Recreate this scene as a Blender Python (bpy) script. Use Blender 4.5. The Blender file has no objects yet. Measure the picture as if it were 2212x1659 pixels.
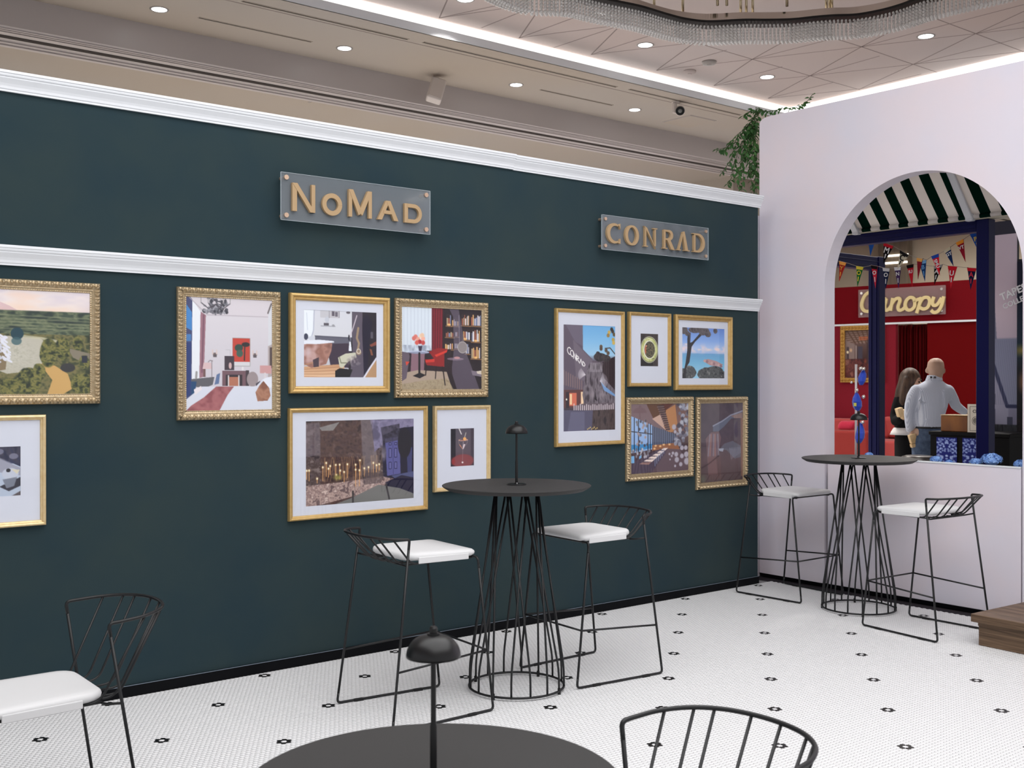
import bpy, math, random
import numpy as np
from mathutils import Vector, Matrix
random.seed(7)
RNG = np.random.default_rng(11)
sc = bpy.context.scene
col = sc.collection
PI = math.pi

# ------------------------------------------------------------------ camera, world, lights, exposure
FPX, TH, PITCH, HC = 2363.6, math.radians(51.39), -0.0031, 1.6      # focal length in pixels (2212 wide), heading, tilt, eye height
cam_d = bpy.data.cameras.new('camera')
cam = bpy.data.objects.new('camera', cam_d); col.objects.link(cam)
cam.location = (0, 0, HC)
cam.rotation_euler = (PI / 2 + PITCH, 0, TH - PI / 2)
cam_d.sensor_width = 36; cam_d.lens = FPX * 36 / 2212
cam_d.clip_end = 200
cam_d.dof.use_dof = True; cam_d.dof.focus_distance = 6.0; cam_d.dof.aperture_fstop = 7.0
sc.camera = cam

world = bpy.data.worlds.new('world'); sc.world = world; world.use_nodes = True
wbg = world.node_tree.nodes['Background']
wbg.inputs[0].default_value = (0.96, 0.97, 1.0, 1); wbg.inputs[1].default_value = 0.76

def area(name, loc, size, power, colr=(1, 1, 1), rot=(0, 0, 0), sy=None):
    d = bpy.data.lights.new(name, 'AREA'); d.shape = 'RECTANGLE'; d.size = size; d.size_y = sy or size
    d.energy = power; d.color = colr
    o = bpy.data.objects.new(name, d); col.objects.link(o); o.location = loc; o.rotation_euler = rot
    return o
area('hall_ceiling_light', (2.6, 1.2, 4.9), 7.0, 445, (0.985, 0.995, 1.0))  # unseen soft panel added to stand for light from chandelier and downlights
area('aisle_ceiling_light', (14.0, 6.5, 4.9), 5.0, 190, (1.0, 0.96, 0.92))  # added out of view behind the pink wall to brighten the red booth
area('far_hall_light', (19.0, 10.5, 4.9), 4.0, 520, (1.0, 0.95, 0.86))  # unseen panel added to brighten the far beige wall
area('back_hall_light', (6.0, 18.0, 4.9), 14.0, 1350, (1.0, 0.95, 0.89), sy=8.0)  # added out of view behind the green wall; its floor bounce brightens the ceiling

sc.view_settings.view_transform = 'Standard'; sc.view_settings.look = 'None'
sc.view_settings.exposure = 0.0; sc.view_settings.gamma = 1.0; sc.view_settings.use_curve_mapping = False

# ------------------------------------------------------------------ survey helpers: sight line through a photo pixel, cut with a known plane of the room
_fw = np.array([math.cos(TH), math.sin(TH), 0]); _rt = np.array([math.sin(TH), -math.cos(TH), 0]); _up = np.array([0, 0, 1.0])
_f2 = _fw * math.cos(PITCH) + _up * math.sin(PITCH); _u2 = _up * math.cos(PITCH) - _fw * math.sin(PITCH)
_C = np.array([0, 0, HC])
def ray(u, v): return _f2 + _rt * (u - 1106) / FPX - _u2 * (v - 829.5) / FPX
def atZ(u, v, z): d = ray(u, v); return _C + d * ((z - HC) / d[2])
def atY(u, v, y): d = ray(u, v); return _C + d * (y / d[1])
def atX(u, v, x): d = ray(u, v); return _C + d * (x / d[0])
def atD(u, v, dep): return _C + ray(u, v) * dep
def atP(u, v, p0, n):
    d = ray(u, v); n = np.asarray(n, float); return _C + d * (np.dot(np.asarray(p0) - _C, n) / np.dot(d, n))

# ------------------------------------------------------------------ materials
def lin(c):
    r = []
    for x in c[:3]:
        x = x / 255.0
        r.append(x / 12.92 if x <= 0.04045 else ((x + 0.055) / 1.055) ** 2.4)
    return r
def mat(name, c, rough=0.5, metal=0.0, spec=0.5, var=None, bump=None, emit=None, sheen=0.0, coat=0.0, trans=0.0, ior=1.45, stretch=None):
    m = bpy.data.materials.new(name); m.use_nodes = True
    nt = m.node_tree; b = nt.nodes['Principled BSDF']
    L = lin(c)
    b.inputs['Base Color'].default_value = (*L, 1)
    b.inputs['Roughness'].default_value = rough; b.inputs['Metallic'].default_value = metal
    b.inputs['Specular IOR Level'].default_value = spec
    b.inputs['Sheen Weight'].default_value = sheen; b.inputs['Coat Weight'].default_value = coat
    b.inputs['Transmission Weight'].default_value = trans; b.inputs['IOR'].default_value = ior
    if emit:
        b.inputs['Emission Color'].default_value = (*lin(emit[0]), 1); b.inputs['Emission Strength'].default_value = emit[1]
    vec = None
    if var or bump:
        tc = nt.nodes.new('ShaderNodeTexCoord'); vec = tc.outputs['Object']
        if stretch:
            mp = nt.nodes.new('ShaderNodeMapping'); mp.inputs['Scale'].default_value = stretch
            nt.links.new(vec, mp.inputs['Vector']); vec = mp.outputs['Vector']
    if var:                                   # (scale, second colour, detail)
        n = nt.nodes.new('ShaderNodeTexNoise'); n.inputs['Scale'].default_value = var[0]; n.inputs['Detail'].default_value = var[2]
        nt.links.new(vec, n.inputs['Vector'])
        r = nt.nodes.new('ShaderNodeValToRGB')
        r.color_ramp.elements[0].position = 0.3; r.color_ramp.elements[1].position = 0.7
        r.color_ramp.elements[0].color = (*L, 1); r.color_ramp.elements[1].color = (*lin(var[1]), 1)
        nt.links.new(n.outputs['Fac'], r.inputs['Fac']); nt.links.new(r.outputs['Color'], b.inputs['Base Color'])
    if bump:                                  # (scale, strength, distance)
        n = nt.nodes.new('ShaderNodeTexNoise'); n.inputs['Scale'].default_value = bump[0]; n.inputs['Detail'].default_value = 3
        nt.links.new(vec, n.inputs['Vector'])
        bp = nt.nodes.new('ShaderNodeBump'); bp.inputs['Strength'].default_value = bump[1]; bp.inputs['Distance'].default_value = bump[2]
        nt.links.new(n.outputs['Fac'], bp.inputs['Height']); nt.links.new(bp.outputs['Normal'], b.inputs['Normal'])
    return m
def glass_mat(name, tint=(255, 255, 255), refl=0.0, rough=0.0, haze=None):
    m = bpy.data.materials.new(name); m.use_nodes = True; nt = m.node_tree; nt.nodes.clear()
    out = nt.nodes.new('ShaderNodeOutputMaterial'); tr = nt.nodes.new('ShaderNodeBsdfTransparent'); gl = nt.nodes.new('ShaderNodeBsdfGlossy')
    tr.inputs['Color'].default_value = (*lin(tint), 1); gl.inputs['Roughness'].default_value = rough
    fr = nt.nodes.new('ShaderNodeFresnel'); fr.inputs['IOR'].default_value = 1.45
    ad = nt.nodes.new('ShaderNodeMath'); ad.operation = 'ADD'; ad.use_clamp = True; ad.inputs[1].default_value = refl
    mx = nt.nodes.new('ShaderNodeMixShader')
    ge = nt.nodes.new('ShaderNodeNewGeometry'); iv = nt.nodes.new('ShaderNodeMath'); iv.operation = 'SUBTRACT'; iv.inputs[0].default_value = 1.0   # only the outer face of a sheet reflects
    ml = nt.nodes.new('ShaderNodeMath'); ml.operation = 'MULTIPLY'
    nt.links.new(ge.outputs['Backfacing'], iv.inputs[1]); nt.links.new(fr.outputs[0], ad.inputs[0]); nt.links.new(ad.outputs[0], ml.inputs[0]); nt.links.new(iv.outputs[0], ml.inputs[1]); nt.links.new(ml.outputs[0], mx.inputs[0])
    nt.links.new(tr.outputs[0], mx.inputs[1]); nt.links.new(gl.outputs[0], mx.inputs[2])
    last = mx.outputs[0]
    if haze:                                  # a frosted share of scattered light in the sheet
        df = nt.nodes.new('ShaderNodeBsdfDiffuse'); df.inputs['Color'].default_value = (*lin(haze[0]), 1)
        m2 = nt.nodes.new('ShaderNodeMixShader'); m2.inputs[0].default_value = haze[1]
        nt.links.new(last, m2.inputs[1]); nt.links.new(df.outputs[0], m2.inputs[2]); last = m2.outputs[0]
    nt.links.new(last, out.inputs['Surface'])
    return m
def print_mat(name, rough=0.6, spec=0.3, gain=1.0):
    m = bpy.data.materials.new(name); m.use_nodes = True; nt = m.node_tree; b = nt.nodes['Principled BSDF']
    a = nt.nodes.new('ShaderNodeVertexColor'); a.layer_name = 'ink'
    nt.links.new(a.outputs['Color'], b.inputs['Base Color'])
    b.inputs['Roughness'].default_value = rough; b.inputs['Specular IOR Level'].default_value = spec
    return m

M = {
 'green': mat('green_wall_fabric', (40, 57, 64), 0.95, spec=0.12, var=(2.2, (48, 62, 64), 3), bump=(900, 0.25, 0.001), sheen=0.05),
 'white_paint': mat('white_satin_paint', (230, 233, 237), 0.45, spec=0.4),
 'black_base': mat('black_gloss_baseboard', (5, 6, 10), 0.5, spec=0.15),
 'pink': mat('pale_pink_stretched_fabric', (229, 217, 223), 0.9, spec=0.15, var=(1.7, (220, 217, 229), 4), bump=(600, 0.15, 0.001)),
 'tile_white': mat('white_glazed_mosaic', (236, 236, 237), 0.35, spec=0.4),
 'tile_black': mat('black_glazed_mosaic', (20, 18, 18), 0.35, spec=0.4),
 'grout': mat('grey_grout', (168, 168, 168), 0.95, spec=0.1, var=(6, (150, 150, 150), 2)),
 'mosaic_far': mat('white_mosaic_surface', (220, 220, 220), 0.5, var=(60, (228, 228, 228), 2)),
 'floor_dark': mat('hall_carpet', (160, 159, 160), 0.95, spec=0.1, var=(14, (146, 145, 146), 3)),
 'border_dark': mat('dark_subfloor', (46, 42, 47), 0.9, spec=0.2),
 'bead_grey': mat('grey_edge_bead', (120, 132, 146), 0.4),  # highlight tone for the baseboard's top edge
 'ceil': mat('beige_ceiling_paint', (180, 166, 150), 0.85, spec=0.25, var=(0.35, (178, 170, 162), 2)),
 'coffer': mat('rose_beige_ceiling_paint', (194, 184, 182), 0.8, spec=0.25, var=(0.5, (196, 180, 174), 2)),
 'beam': mat('satin_beam_paint', (184, 176, 174), 0.33, spec=0.45),
 'groove': mat('ceiling_groove', (140, 126, 122), 0.9),
 'slot': mat('dark_slot', (50, 42, 38), 0.9),
 'led': mat('cove_led', (255, 255, 255), 0.5, emit=((255, 252, 246), 1.5)),  # glow of the lit cove back, put into an emissive surface
 'lens': mat('downlight_lens', (255, 255, 255), 0.4, emit=((255, 255, 255), 7.0)),
 'trim_grey': mat('grey_light_trim', (150, 144, 140), 0.4),
 'black_metal': mat('black_powder_coat', (22, 23, 25), 0.42, spec=0.5),
 'black_matte': mat('black_matte_metal', (9, 9, 11), 0.36, spec=0.5),
 'table_top': mat('charcoal_table_laminate', (56, 55, 55), 0.6, spec=0.3, bump=(400, 0.1, 0.0005)),
 'cushion': mat('white_cushion_vinyl', (217, 217, 218), 0.55, spec=0.4, bump=(25, 0.15, 0.004)),
 'plastic': mat('black_plastic', (16, 16, 17), 0.6),
 'gold': mat('satin_gold_moulding', (206, 174, 116), 0.38, metal=0.5, spec=0.5, var=(40, (194, 160, 100), 2)),
 'pale_gold': mat('pale_gold_moulding', (226, 204, 160), 0.36, metal=0.45, spec=0.5, var=(40, (214, 186, 136), 2)),
 'champagne': mat('champagne_carved_moulding', (190, 172, 142), 0.34, metal=0.6, spec=0.5, var=(70, (168, 146, 112), 3)),
 'frame_side': mat('dark_frame_edge', (40, 32, 26), 0.6),
 'mat_board': mat('white_mat_board', (214, 218, 230), 0.8, spec=0.2),
 'glass': glass_mat('picture_glass'),
 'acrylic': glass_mat('clear_acrylic_sheet', (232, 236, 238), 0.03, 0.05, haze=((190, 196, 204), 0.16)),
 'acrylic_edge': mat('acrylic_cut_edge', (190, 200, 205), 0.2, spec=0.6),
 'bronze': mat('bronze_letter_paint', (176, 148, 112), 0.5, spec=0.4),
 'standoff': mat('brushed_rose_standoff', (214, 184, 160), 0.3, metal=0.7),
 'print': print_mat('printed_ink'),
 'wood': None,
 'leaf': mat('ruscus_leaf', (44, 84, 40), 0.5, spec=0.4, var=(8, (74, 122, 62), 2)),
 'stem': mat('vine_stem', (72, 84, 52), 0.7),
 'chrome': mat('chandelier_chrome', (214, 206, 198), 0.12, metal=1.0),
 'champagne_rod': mat('champagne_rod', (196, 180, 150), 0.25, metal=1.0),
 'crystal': mat('cut_crystal', (250, 248, 246), 0.06, spec=1.0, trans=0.28, ior=1.55),
 'white_plastic': mat('white_plastic', (206, 196, 190), 0.5),
 'lens_glass': mat('camera_glass', (120, 122, 120), 0.15, spec=0.8),
 'navy': mat('navy_gloss_paint', (4, 6, 62), 0.4, spec=0.25),
 'red_wall': mat('red_felt_wall', (118, 17, 27), 0.9, spec=0.1, var=(220, (106, 11, 19), 2)),
 'red_lower': mat('rose_red_felt_wall', (140, 38, 52), 0.9, spec=0.1, var=(220, (126, 30, 42), 2)),
 'red_drape': mat('dark_red_drape', (88, 8, 12), 0.85, spec=0.1),
 'red_panel': mat('plain_red_panel', (102, 5, 8), 0.8, spec=0.1),
 'beige_wall': mat('beige_hall_wall', (226, 214, 192), 0.8, var=(0.4, (216, 206, 190), 2)),
 'wood_col': mat('grey_wood_veneer', (136, 124, 110), 0.6, var=(9, (114, 102, 92), 4), stretch=(1, 1, 0.06)),
 'led_line': mat('column_led', (255, 255, 255), 0.5, emit=((255, 246, 226), 2.5)),
 'alu': mat('white_aluminium', (206, 208, 212), 0.35, spec=0.5),
 'cream_beam': mat('cream_beam_paint', (196, 190, 170), 0.5),
 'canopy_letter': mat('cream_letter', (226, 206, 150), 0.5),
 'plaque_clear': glass_mat('clear_plaque', (235, 225, 225), 0.04, 0.05, haze=((214, 190, 190), 0.22)),
 'coral': mat('coral_velvet', (176, 66, 64), 0.85, sheen=0.2),
 'orange_red': mat('brick_velvet', (140, 36, 30), 0.85, sheen=0.1),
 'magenta': mat('raspberry_cushion', (190, 24, 62), 0.8, sheen=0.3),
 'old_gold': mat('old_gold_frame', (190, 146, 70), 0.4, metal=0.5, var=(60, (160, 116, 52), 3)),
 'skin': mat('skin', (186, 146, 124), 0.55, spec=0.35),
 'skin_head': mat('scalp_skin', (184, 152, 132), 0.45, spec=0.4, var=(9, (168, 136, 116), 3)),
 'hair': mat('brown_hair', (44, 30, 24), 0.5, spec=0.35, var=(14, (86, 64, 48), 3), stretch=(3, 3, 0.5)),
 'jacket': mat('black_jacket', (14, 14, 16), 0.85, spec=0.2),
 'white_shirt': mat('white_shirt', (230, 226, 224), 0.85, spec=0.2),
 'denim': mat('slate_denim', (84, 98, 120), 0.9, spec=0.15, var=(30, (64, 76, 96), 3)),
 'belt': mat('black_belt', (14, 14, 18), 0.5),
 'block_wood': mat('pale_wood_block', (214, 186, 144), 0.6, var=(12, (190, 158, 112), 2)),
 'box_wood': mat('amber_wood_box', (150, 96, 44), 0.35, spec=0.5, var=(5, (78, 38, 18), 4), stretch=(1, 1, 0.4)),
 'card': mat('cream_card', (216, 206, 190), 0.8),
 'ink': mat('dark_ink', (62, 58, 56), 0.8),
 'black_counter': mat('black_counter', (5, 5, 7), 0.6, spec=0.2),
 'grey_metal': mat('dark_pewter', (86, 82, 80), 0.3, metal=0.7),
 'blue_satin': mat('royal_blue_satin', (14, 58, 176), 0.35, spec=0.6, sheen=0.3),
 'silver_ball': mat('silver_bauble', (226, 220, 214), 0.15, metal=0.9),
 'pole_white': mat('pale_metal_pole', (196, 190, 190), 0.3, metal=0.3),
 'petal': mat('hydrangea_petal', (96, 140, 214), 0.7, var=(40, (150, 186, 236), 2)),
 'petal_leaf': mat('hydrangea_leaf', (40, 84, 44), 0.6),
 'tag_yellow': mat('yellow_tag', (206, 200, 90), 0.7),
 'dark_panel': mat('dark_night_panel', (16, 20, 34), 0.5),
 'string': mat('grey_string', (140, 130, 120), 0.8),
 'white_letter': mat('white_letter', (236, 238, 242), 0.5),
 'bottle': mat('dark_bottle', (14, 18, 16), 0.15, spec=0.6),
 'far_wall': mat('lilac_far_wall', (206, 200, 206), 0.8),
 'gold_trim': mat('gold_door_trim', (190, 168, 110), 0.4, metal=0.4),
 'brown_door': mat('dark_brown_door', (46, 30, 22), 0.5, var=(20, (64, 40, 26), 3)),
}
def wood_mat(name, a, b, scale=1.0):
    m = bpy.data.materials.new(name); m.use_nodes = True; nt = m.node_tree; p = nt.nodes['Principled BSDF']
    tc = nt.nodes.new('ShaderNodeTexCoord'); mp = nt.nodes.new('ShaderNodeMapping'); mp.inputs['Scale'].default_value = (14 * scale, 0.9 * scale, 30 * scale)
    n = nt.nodes.new('ShaderNodeTexNoise'); n.inputs['Scale'].default_value = 2.2; n.inputs['Detail'].default_value = 7; n.inputs['Distortion'].default_value = 0.8
    r = nt.nodes.new('ShaderNodeValToRGB'); r.color_ramp.elements[0].position = 0.3; r.color_ramp.elements[1].position = 0.72
    r.color_ramp.elements[0].color = (*lin(a), 1); r.color_ramp.elements[1].color = (*lin(b), 1)
    nt.links.new(tc.outputs['Object'], mp.inputs['Vector']); nt.links.new(mp.outputs['Vector'], n.inputs['Vector'])
    nt.links.new(n.outputs['Fac'], r.inputs['Fac']); nt.links.new(r.outputs['Color'], p.inputs['Base Color'])
    p.inputs['Roughness'].default_value = 0.5; p.inputs['Specular IOR Level'].default_value = 0.35
    return m
M['wood'] = wood_mat('walnut_board', (70, 52, 38), (126, 102, 80))
# striped shirt: fine vertical pinstripe on the cloth itself
def stripe_mat():
    m = bpy.data.materials.new('pinstripe_shirt'); m.use_nodes = True; nt = m.node_tree; p = nt.nodes['Principled BSDF']
    tc = nt.nodes.new('ShaderNodeTexCoord'); w = nt.nodes.new('ShaderNodeTexWave'); w.bands_direction = 'X'; w.inputs['Scale'].default_value = 42; w.inputs['Distortion'].default_value = 0.6
    r = nt.nodes.new('ShaderNodeValToRGB'); r.color_ramp.elements[0].color = (*lin((172, 178, 194)), 1); r.color_ramp.elements[1].color = (*lin((206, 210, 220)), 1)
    nt.links.new(tc.outputs['Object'], w.inputs['Vector']); nt.links.new(w.outputs['Fac'], r.inputs['Fac']); nt.links.new(r.outputs['Color'], p.inputs['Base Color'])
    p.inputs['Roughness'].default_value = 0.9; p.inputs['Specular IOR Level'].default_value = 0.15
    return m
M['shirt'] = stripe_mat()
def canvas_mat(name, c):                      # thin cloth: part of the light from above comes through
    m = bpy.data.materials.new(name); m.use_nodes = True; nt = m.node_tree; nt.nodes.clear()
    out = nt.nodes.new('ShaderNodeOutputMaterial'); d = nt.nodes.new('ShaderNodeBsdfDiffuse'); t = nt.nodes.new('ShaderNodeBsdfTranslucent'); x = nt.nodes.new('ShaderNodeMixShader')
    d.inputs[0].default_value = (*lin(c), 1); t.inputs[0].default_value = (*lin(c), 1); x.inputs[0].default_value = 0.55
    nt.links.new(d.outputs[0], x.inputs[1]); nt.links.new(t.outputs[0], x.inputs[2]); nt.links.new(x.outputs[0], out.inputs[0]); return m
M['awning_white'] = canvas_mat('white_awning_canvas', (244, 240, 236)); M['awning_green'] = canvas_mat('dark_green_awning_canvas', (8, 46, 36))

# ------------------------------------------------------------------ mesh helpers
class MB:
    def __init__(s): s.v = []; s.f = []
    def add(s, vs, fs):
        o = len(s.v); s.v.extend([tuple(map(float, p)) for p in vs]); s.f.extend([tuple(i + o for i in f) for f in fs]); return s
    def box(s, a, b):
        (x0, y0, z0), (x1, y1, z1) = a, b
        if x1 < x0: x0, x1 = x1, x0
        if y1 < y0: y0, y1 = y1, y0
        if z1 < z0: z0, z1 = z1, z0
        return s.add([(x0, y0, z0), (x1, y0, z0), (x1, y1, z0), (x0, y1, z0), (x0, y0, z1), (x1, y0, z1), (x1, y1, z1), (x0, y1, z1)],
                     [(0, 3, 2, 1), (4, 5, 6, 7), (0, 1, 5, 4), (1, 2, 6, 5), (2, 3, 7, 6), (3, 0, 4, 7)])
    def obox(s, c, ax, ay, az):            # oriented box: centre and three half-axis vectors
        c, ax, ay, az = map(np.asarray, (c, ax, ay, az)); P = []
        for k in (-1, 1):
            for i, j in ((-1, -1), (1, -1), (1, 1), (-1, 1)): P.append(c + ax * i + ay * j + az * k)
        return s.add(P, [(0, 3, 2, 1), (4, 5, 6, 7), (0, 1, 5, 4), (1, 2, 6, 5), (2, 3, 7, 6), (3, 0, 4, 7)])
    def prism(s, poly, d):                 # poly: 3-D points of a planar outline, d: extrusion vector
        n = len(poly); A = [np.asarray(p, float) for p in poly]; B = [p + np.asarray(d, float) for p in A]
        return s.add(A + B, [tuple(range(n - 1, -1, -1)), tuple(range(n, 2 * n))] + [(i, (i + 1) % n, n + (i + 1) % n, n + i) for i in range(n)])
    def tube(s, pts, r, n=8, closed=False):
        P = [np.asarray(p, float) for p in pts]; m = len(P); R = r if hasattr(r, '__len__') else [r] * m
        vs = []; prev = None
        for i in range(m):
            a = P[(i - 1) % m] if (closed or i > 0) else P[i]; b = P[(i + 1) % m] if (closed or i < m - 1) else P[i]
            t = b - a; t = t / (np.linalg.norm(t) + 1e-12)
            if prev is None:
                h = np.array([0, 0, 1.0]) if abs(t[2]) < 0.9 else np.array([1.0, 0, 0])
                e = np.cross(h, t)
            else:
                e = prev - t * np.dot(prev, t)
            e = e / (np.linalg.norm(e) + 1e-12); prev = e; g = np.cross(t, e)
            for k in range(n):
                q = 2 * PI * k / n; vs.append(P[i] + R[i] * (math.cos(q) * e + math.sin(q) * g))
        fs = []
        for i in range(m if closed else m - 1):
            j = (i + 1) % m
            for k in range(n): fs.append((i * n + k, i * n + (k + 1) % n, j * n + (k + 1) % n, j * n + k))
        if not closed: fs += [tuple(range(n - 1, -1, -1)), tuple((m - 1) * n + k for k in range(n))]
        return s.add(vs, fs)
    def lathe(s, prof, n=24, c=(0, 0, 0), cap=True):   # prof: (r, z) bottom to top about a vertical axis
        vs = []; m = len(prof)
        for r, z in prof:
            for k in range(n): q = 2 * PI * k / n; vs.append((c[0] + r * math.cos(q), c[1] + r * math.sin(q), c[2] + z))
        fs = [(i * n + k, i * n + (k + 1) % n, (i + 1) * n + (k + 1) % n, (i + 1) * n + k) for i in range(m - 1) for k in range(n)]
        if cap: fs += [tuple(range(n - 1, -1, -1)), tuple((m - 1) * n + k for k in range(n))]
        return s.add(vs, fs)
    def ball(s, c, r, nu=12, nv=8, sc3=(1, 1, 1)):
        vs = [(c[0], c[1], c[2] - r * sc3[2])]
        for j in range(1, nv):
            t = -PI / 2 + PI * j / nv
            for k in range(nu): q = 2 * PI * k / nu; vs.append((c[0] + r * sc3[0] * math.cos(t) * math.cos(q), c[1] + r * sc3[1] * math.cos(t) * math.sin(q), c[2] + r * sc3[2] * math.sin(t)))
        vs.append((c[0], c[1], c[2] + r * sc3[2])); fs = []
        for k in range(nu): fs.append((0, 1 + (k + 1) % nu, 1 + k))
        for j in range(nv - 2):
            for k in range(nu): a = 1 + j * nu; fs.append((a + k, a + (k + 1) % nu, a + nu + (k + 1) % nu, a + nu + k))
        L = len(vs) - 1; a = 1 + (nv - 2) * nu
        for k in range(nu): fs.append((a + k, a + (k + 1) % nu, L))
        return s.add(vs, fs)
    def mesh(s, name, m, smooth=False, shift=None):
        me = bpy.data.meshes.new(name)
        V = np.array(s.v, float)
        if shift is not None: V = V - np.asarray(shift, float)
        me.from_pydata(V.tolist(), [], s.f)
        if m: me.materials.append(m)
        if smooth:
            me.polygons.foreach_set('use_smooth', [True] * len(me.polygons))
        me.update(); return me
    def build(s, name, m, parent=None, smooth=False, bevel=None, auto=None, loc=None):
        # loc: origin of a top-level object; its vertices were given in world space
        me = s.mesh(name, m, smooth, shift=loc)
        o = bpy.data.objects.new(name, me); col.objects.link(o)
        if loc is not None: o.location = loc
        if parent is not None:
            o.parent = parent
        if bevel:
            b = o.modifiers.new('bevel', 'BEVEL'); b.width = bevel[0]; b.segments = bevel[1]; b.limit_method = 'ANGLE'; b.angle_limit = 0.6
            b.harden_normals = False
        if auto:
            me.polygons.foreach_set('use_smooth', [True] * len(me.polygons))
            try: me.set_sharp_from_angle(angle=auto)
            except Exception: pass
        return o
def tag(o, label=None, cat=None, group=None, kind=None):
    if label: o['label'] = label
    if cat: o['category'] = cat
    if group: o['group'] = group
    if kind: o['kind'] = kind
    return o
def thing(name, label, cat, loc=(0, 0, 0), rz=0.0, group=None):
    o = bpy.data.objects.new(name, None); col.objects.link(o); o.location = loc; o.rotation_euler = (0, 0, rz)
    o.empty_display_size = 0.1
    return tag(o, label, cat, group)
def copy_tree(o, parent=None):
    c = o.copy(); col.objects.link(c); c.parent = parent
    for ch in list(o.children): copy_tree(ch, c)
    return c
def fillet(pts, r, seg=5):
    P = [np.asarray(p, float) for p in pts]; out = [P[0]]
    for i in range(1, len(P) - 1):
        a, b, c = P[i - 1], P[i], P[i + 1]; d1 = a - b; d2 = c - b; l1 = np.linalg.norm(d1); l2 = np.linalg.norm(d2); d1 /= l1; d2 /= l2
        rr = r[i] if hasattr(r, '__len__') else r
        k = min(rr, l1 * 0.45, l2 * 0.45); p, q = b + d1 * k, b + d2 * k
        for t in np.linspace(0, 1, seg + 1): out.append((1 - t) ** 2 * p + 2 * t * (1 - t) * b + t * t * q)
    out.append(P[-1]); return out
def spline(pts, n=8, closed=False):         # Catmull-Rom
    P = [np.asarray(p, float) for p in pts]; m = len(P); out = []
    for i in range(m if closed else m - 1):
        p0 = P[(i - 1) % m] if (closed or i > 0) else 2 * P[0] - P[1]; p1 = P[i]; p2 = P[(i + 1) % m]
        p3 = P[(i + 2) % m] if (closed or i + 2 < m) else 2 * P[-1] - P[-2]
        for t in np.linspace(0, 1, n, endpoint=False):
            out.append(0.5 * (2 * p1 + (p2 - p0) * t + (2 * p0 - 5 * p1 + 4 * p2 - p3) * t * t + (3 * p1 - p0 - 3 * p2 + p3) * t ** 3))
    if not closed: out.append(P[-1])
    return out
def ribbon(pts, w):                          # flat outline of a pen stroke (2-D), w: width or widths
    P = np.array(pts, float); n = len(P); W = np.array(w if hasattr(w, '__len__') else [w] * n) / 2
    T = np.gradient(P, axis=0); T /= (np.linalg.norm(T, axis=1, keepdims=True) + 1e-9); N = np.stack([-T[:, 1], T[:, 0]], 1)
    A = P + N * W[:, None]; B = P - N * W[:, None]
    return A, B
def stroke_mesh(mb, pts, w, mapf, depth):    # pen stroke extruded by `depth` (vector); mapf: 2-D -> 3-D
    A, B = ribbon(pts, w); n = len(A); d = np.asarray(depth, float)
    F = [np.asarray(mapf(p)) for p in A] + [np.asarray(mapf(p)) for p in B]
    vs = F + [p + d for p in F]
    fs = []
    for i in range(n - 1):
        a, b, c, e = i, i + 1, n + i + 1, n + i
        fs += [(a, b, c, e), (2 * n + a, 2 * n + e, 2 * n + c, 2 * n + b), (a, 2 * n + a, 2 * n + b, b), (e, c, 2 * n + c, 2 * n + e)]
    fs += [(0, n, 3 * n, 2 * n), (n - 1, 3 * n - 1, 4 * n - 1, 2 * n - 1)]
    mb.add(vs, fs)
def text_mesh(body, size, depth, bold=0.0):
    cu = bpy.data.curves.new('lettering', 'FONT'); cu.body = body; cu.size = size; cu.extrude = depth; cu.offset = bold; cu.resolution_u = 3
    cu.align_x = 'CENTER'; cu.align_y = 'CENTER'
    o = bpy.data.objects.new('lettering', cu); col.objects.link(o)
    dg = bpy.context.evaluated_depsgraph_get()
    me = bpy.data.meshes.new_from_object(o.evaluated_get(dg))
    bpy.data.objects.remove(o); bpy.data.curves.remove(cu); return me
# ================================================================== THE SETTING
YW, XP = 5.545, 7.17                      # face of the green wall, face of the pink wall
# ---- floor: dark hall floor, grout bed, mosaic of hexagons
fl = MB().add([(-8, -8, -0.006), (40, -8, -0.006), (40, 26, -0.006), (-8, 26, -0.006)], [(0, 1, 2, 3)]).build('floor', M['floor_dark'])
tag(fl, 'floor of small white hexagon mosaic with black flower motifs', kind='structure')
PH = 0.02390; GAP = 0.0017
ROWH = PH * math.sqrt(3) / 2
OX, OY = 6.836, 5.476                     # centre of the flower nearest the corner
XE, YE = 7.06, 5.526                      # the mosaic ends in a cut-less wavy edge along the pink wall
def in_view(X, Y, m):
    dep = X * _fw[0] + Y * _fw[1]; lat = X * _rt[0] + Y * _rt[1]
    u = FPX * lat / np.maximum(dep, 0.1)
    return (dep > 4.0) & (np.abs(u) < 1106 + m)
jj = np.arange(-4, 190); rows = []
A_, B_ = [], []
for j in range(-3, 200):
    y = OY - j * ROWH
    if y > YE: continue
    ks = np.arange(-300, 12); x = OX + (ks + 0.5 * (j % 2)) * PH
    ok = in_view(x, np.full_like(x, y), 260) & (x < XE)
    for k, xx in zip(ks[ok], x[ok]): A_.append((xx, y, j, k))
cent = np.array(A_)
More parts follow.
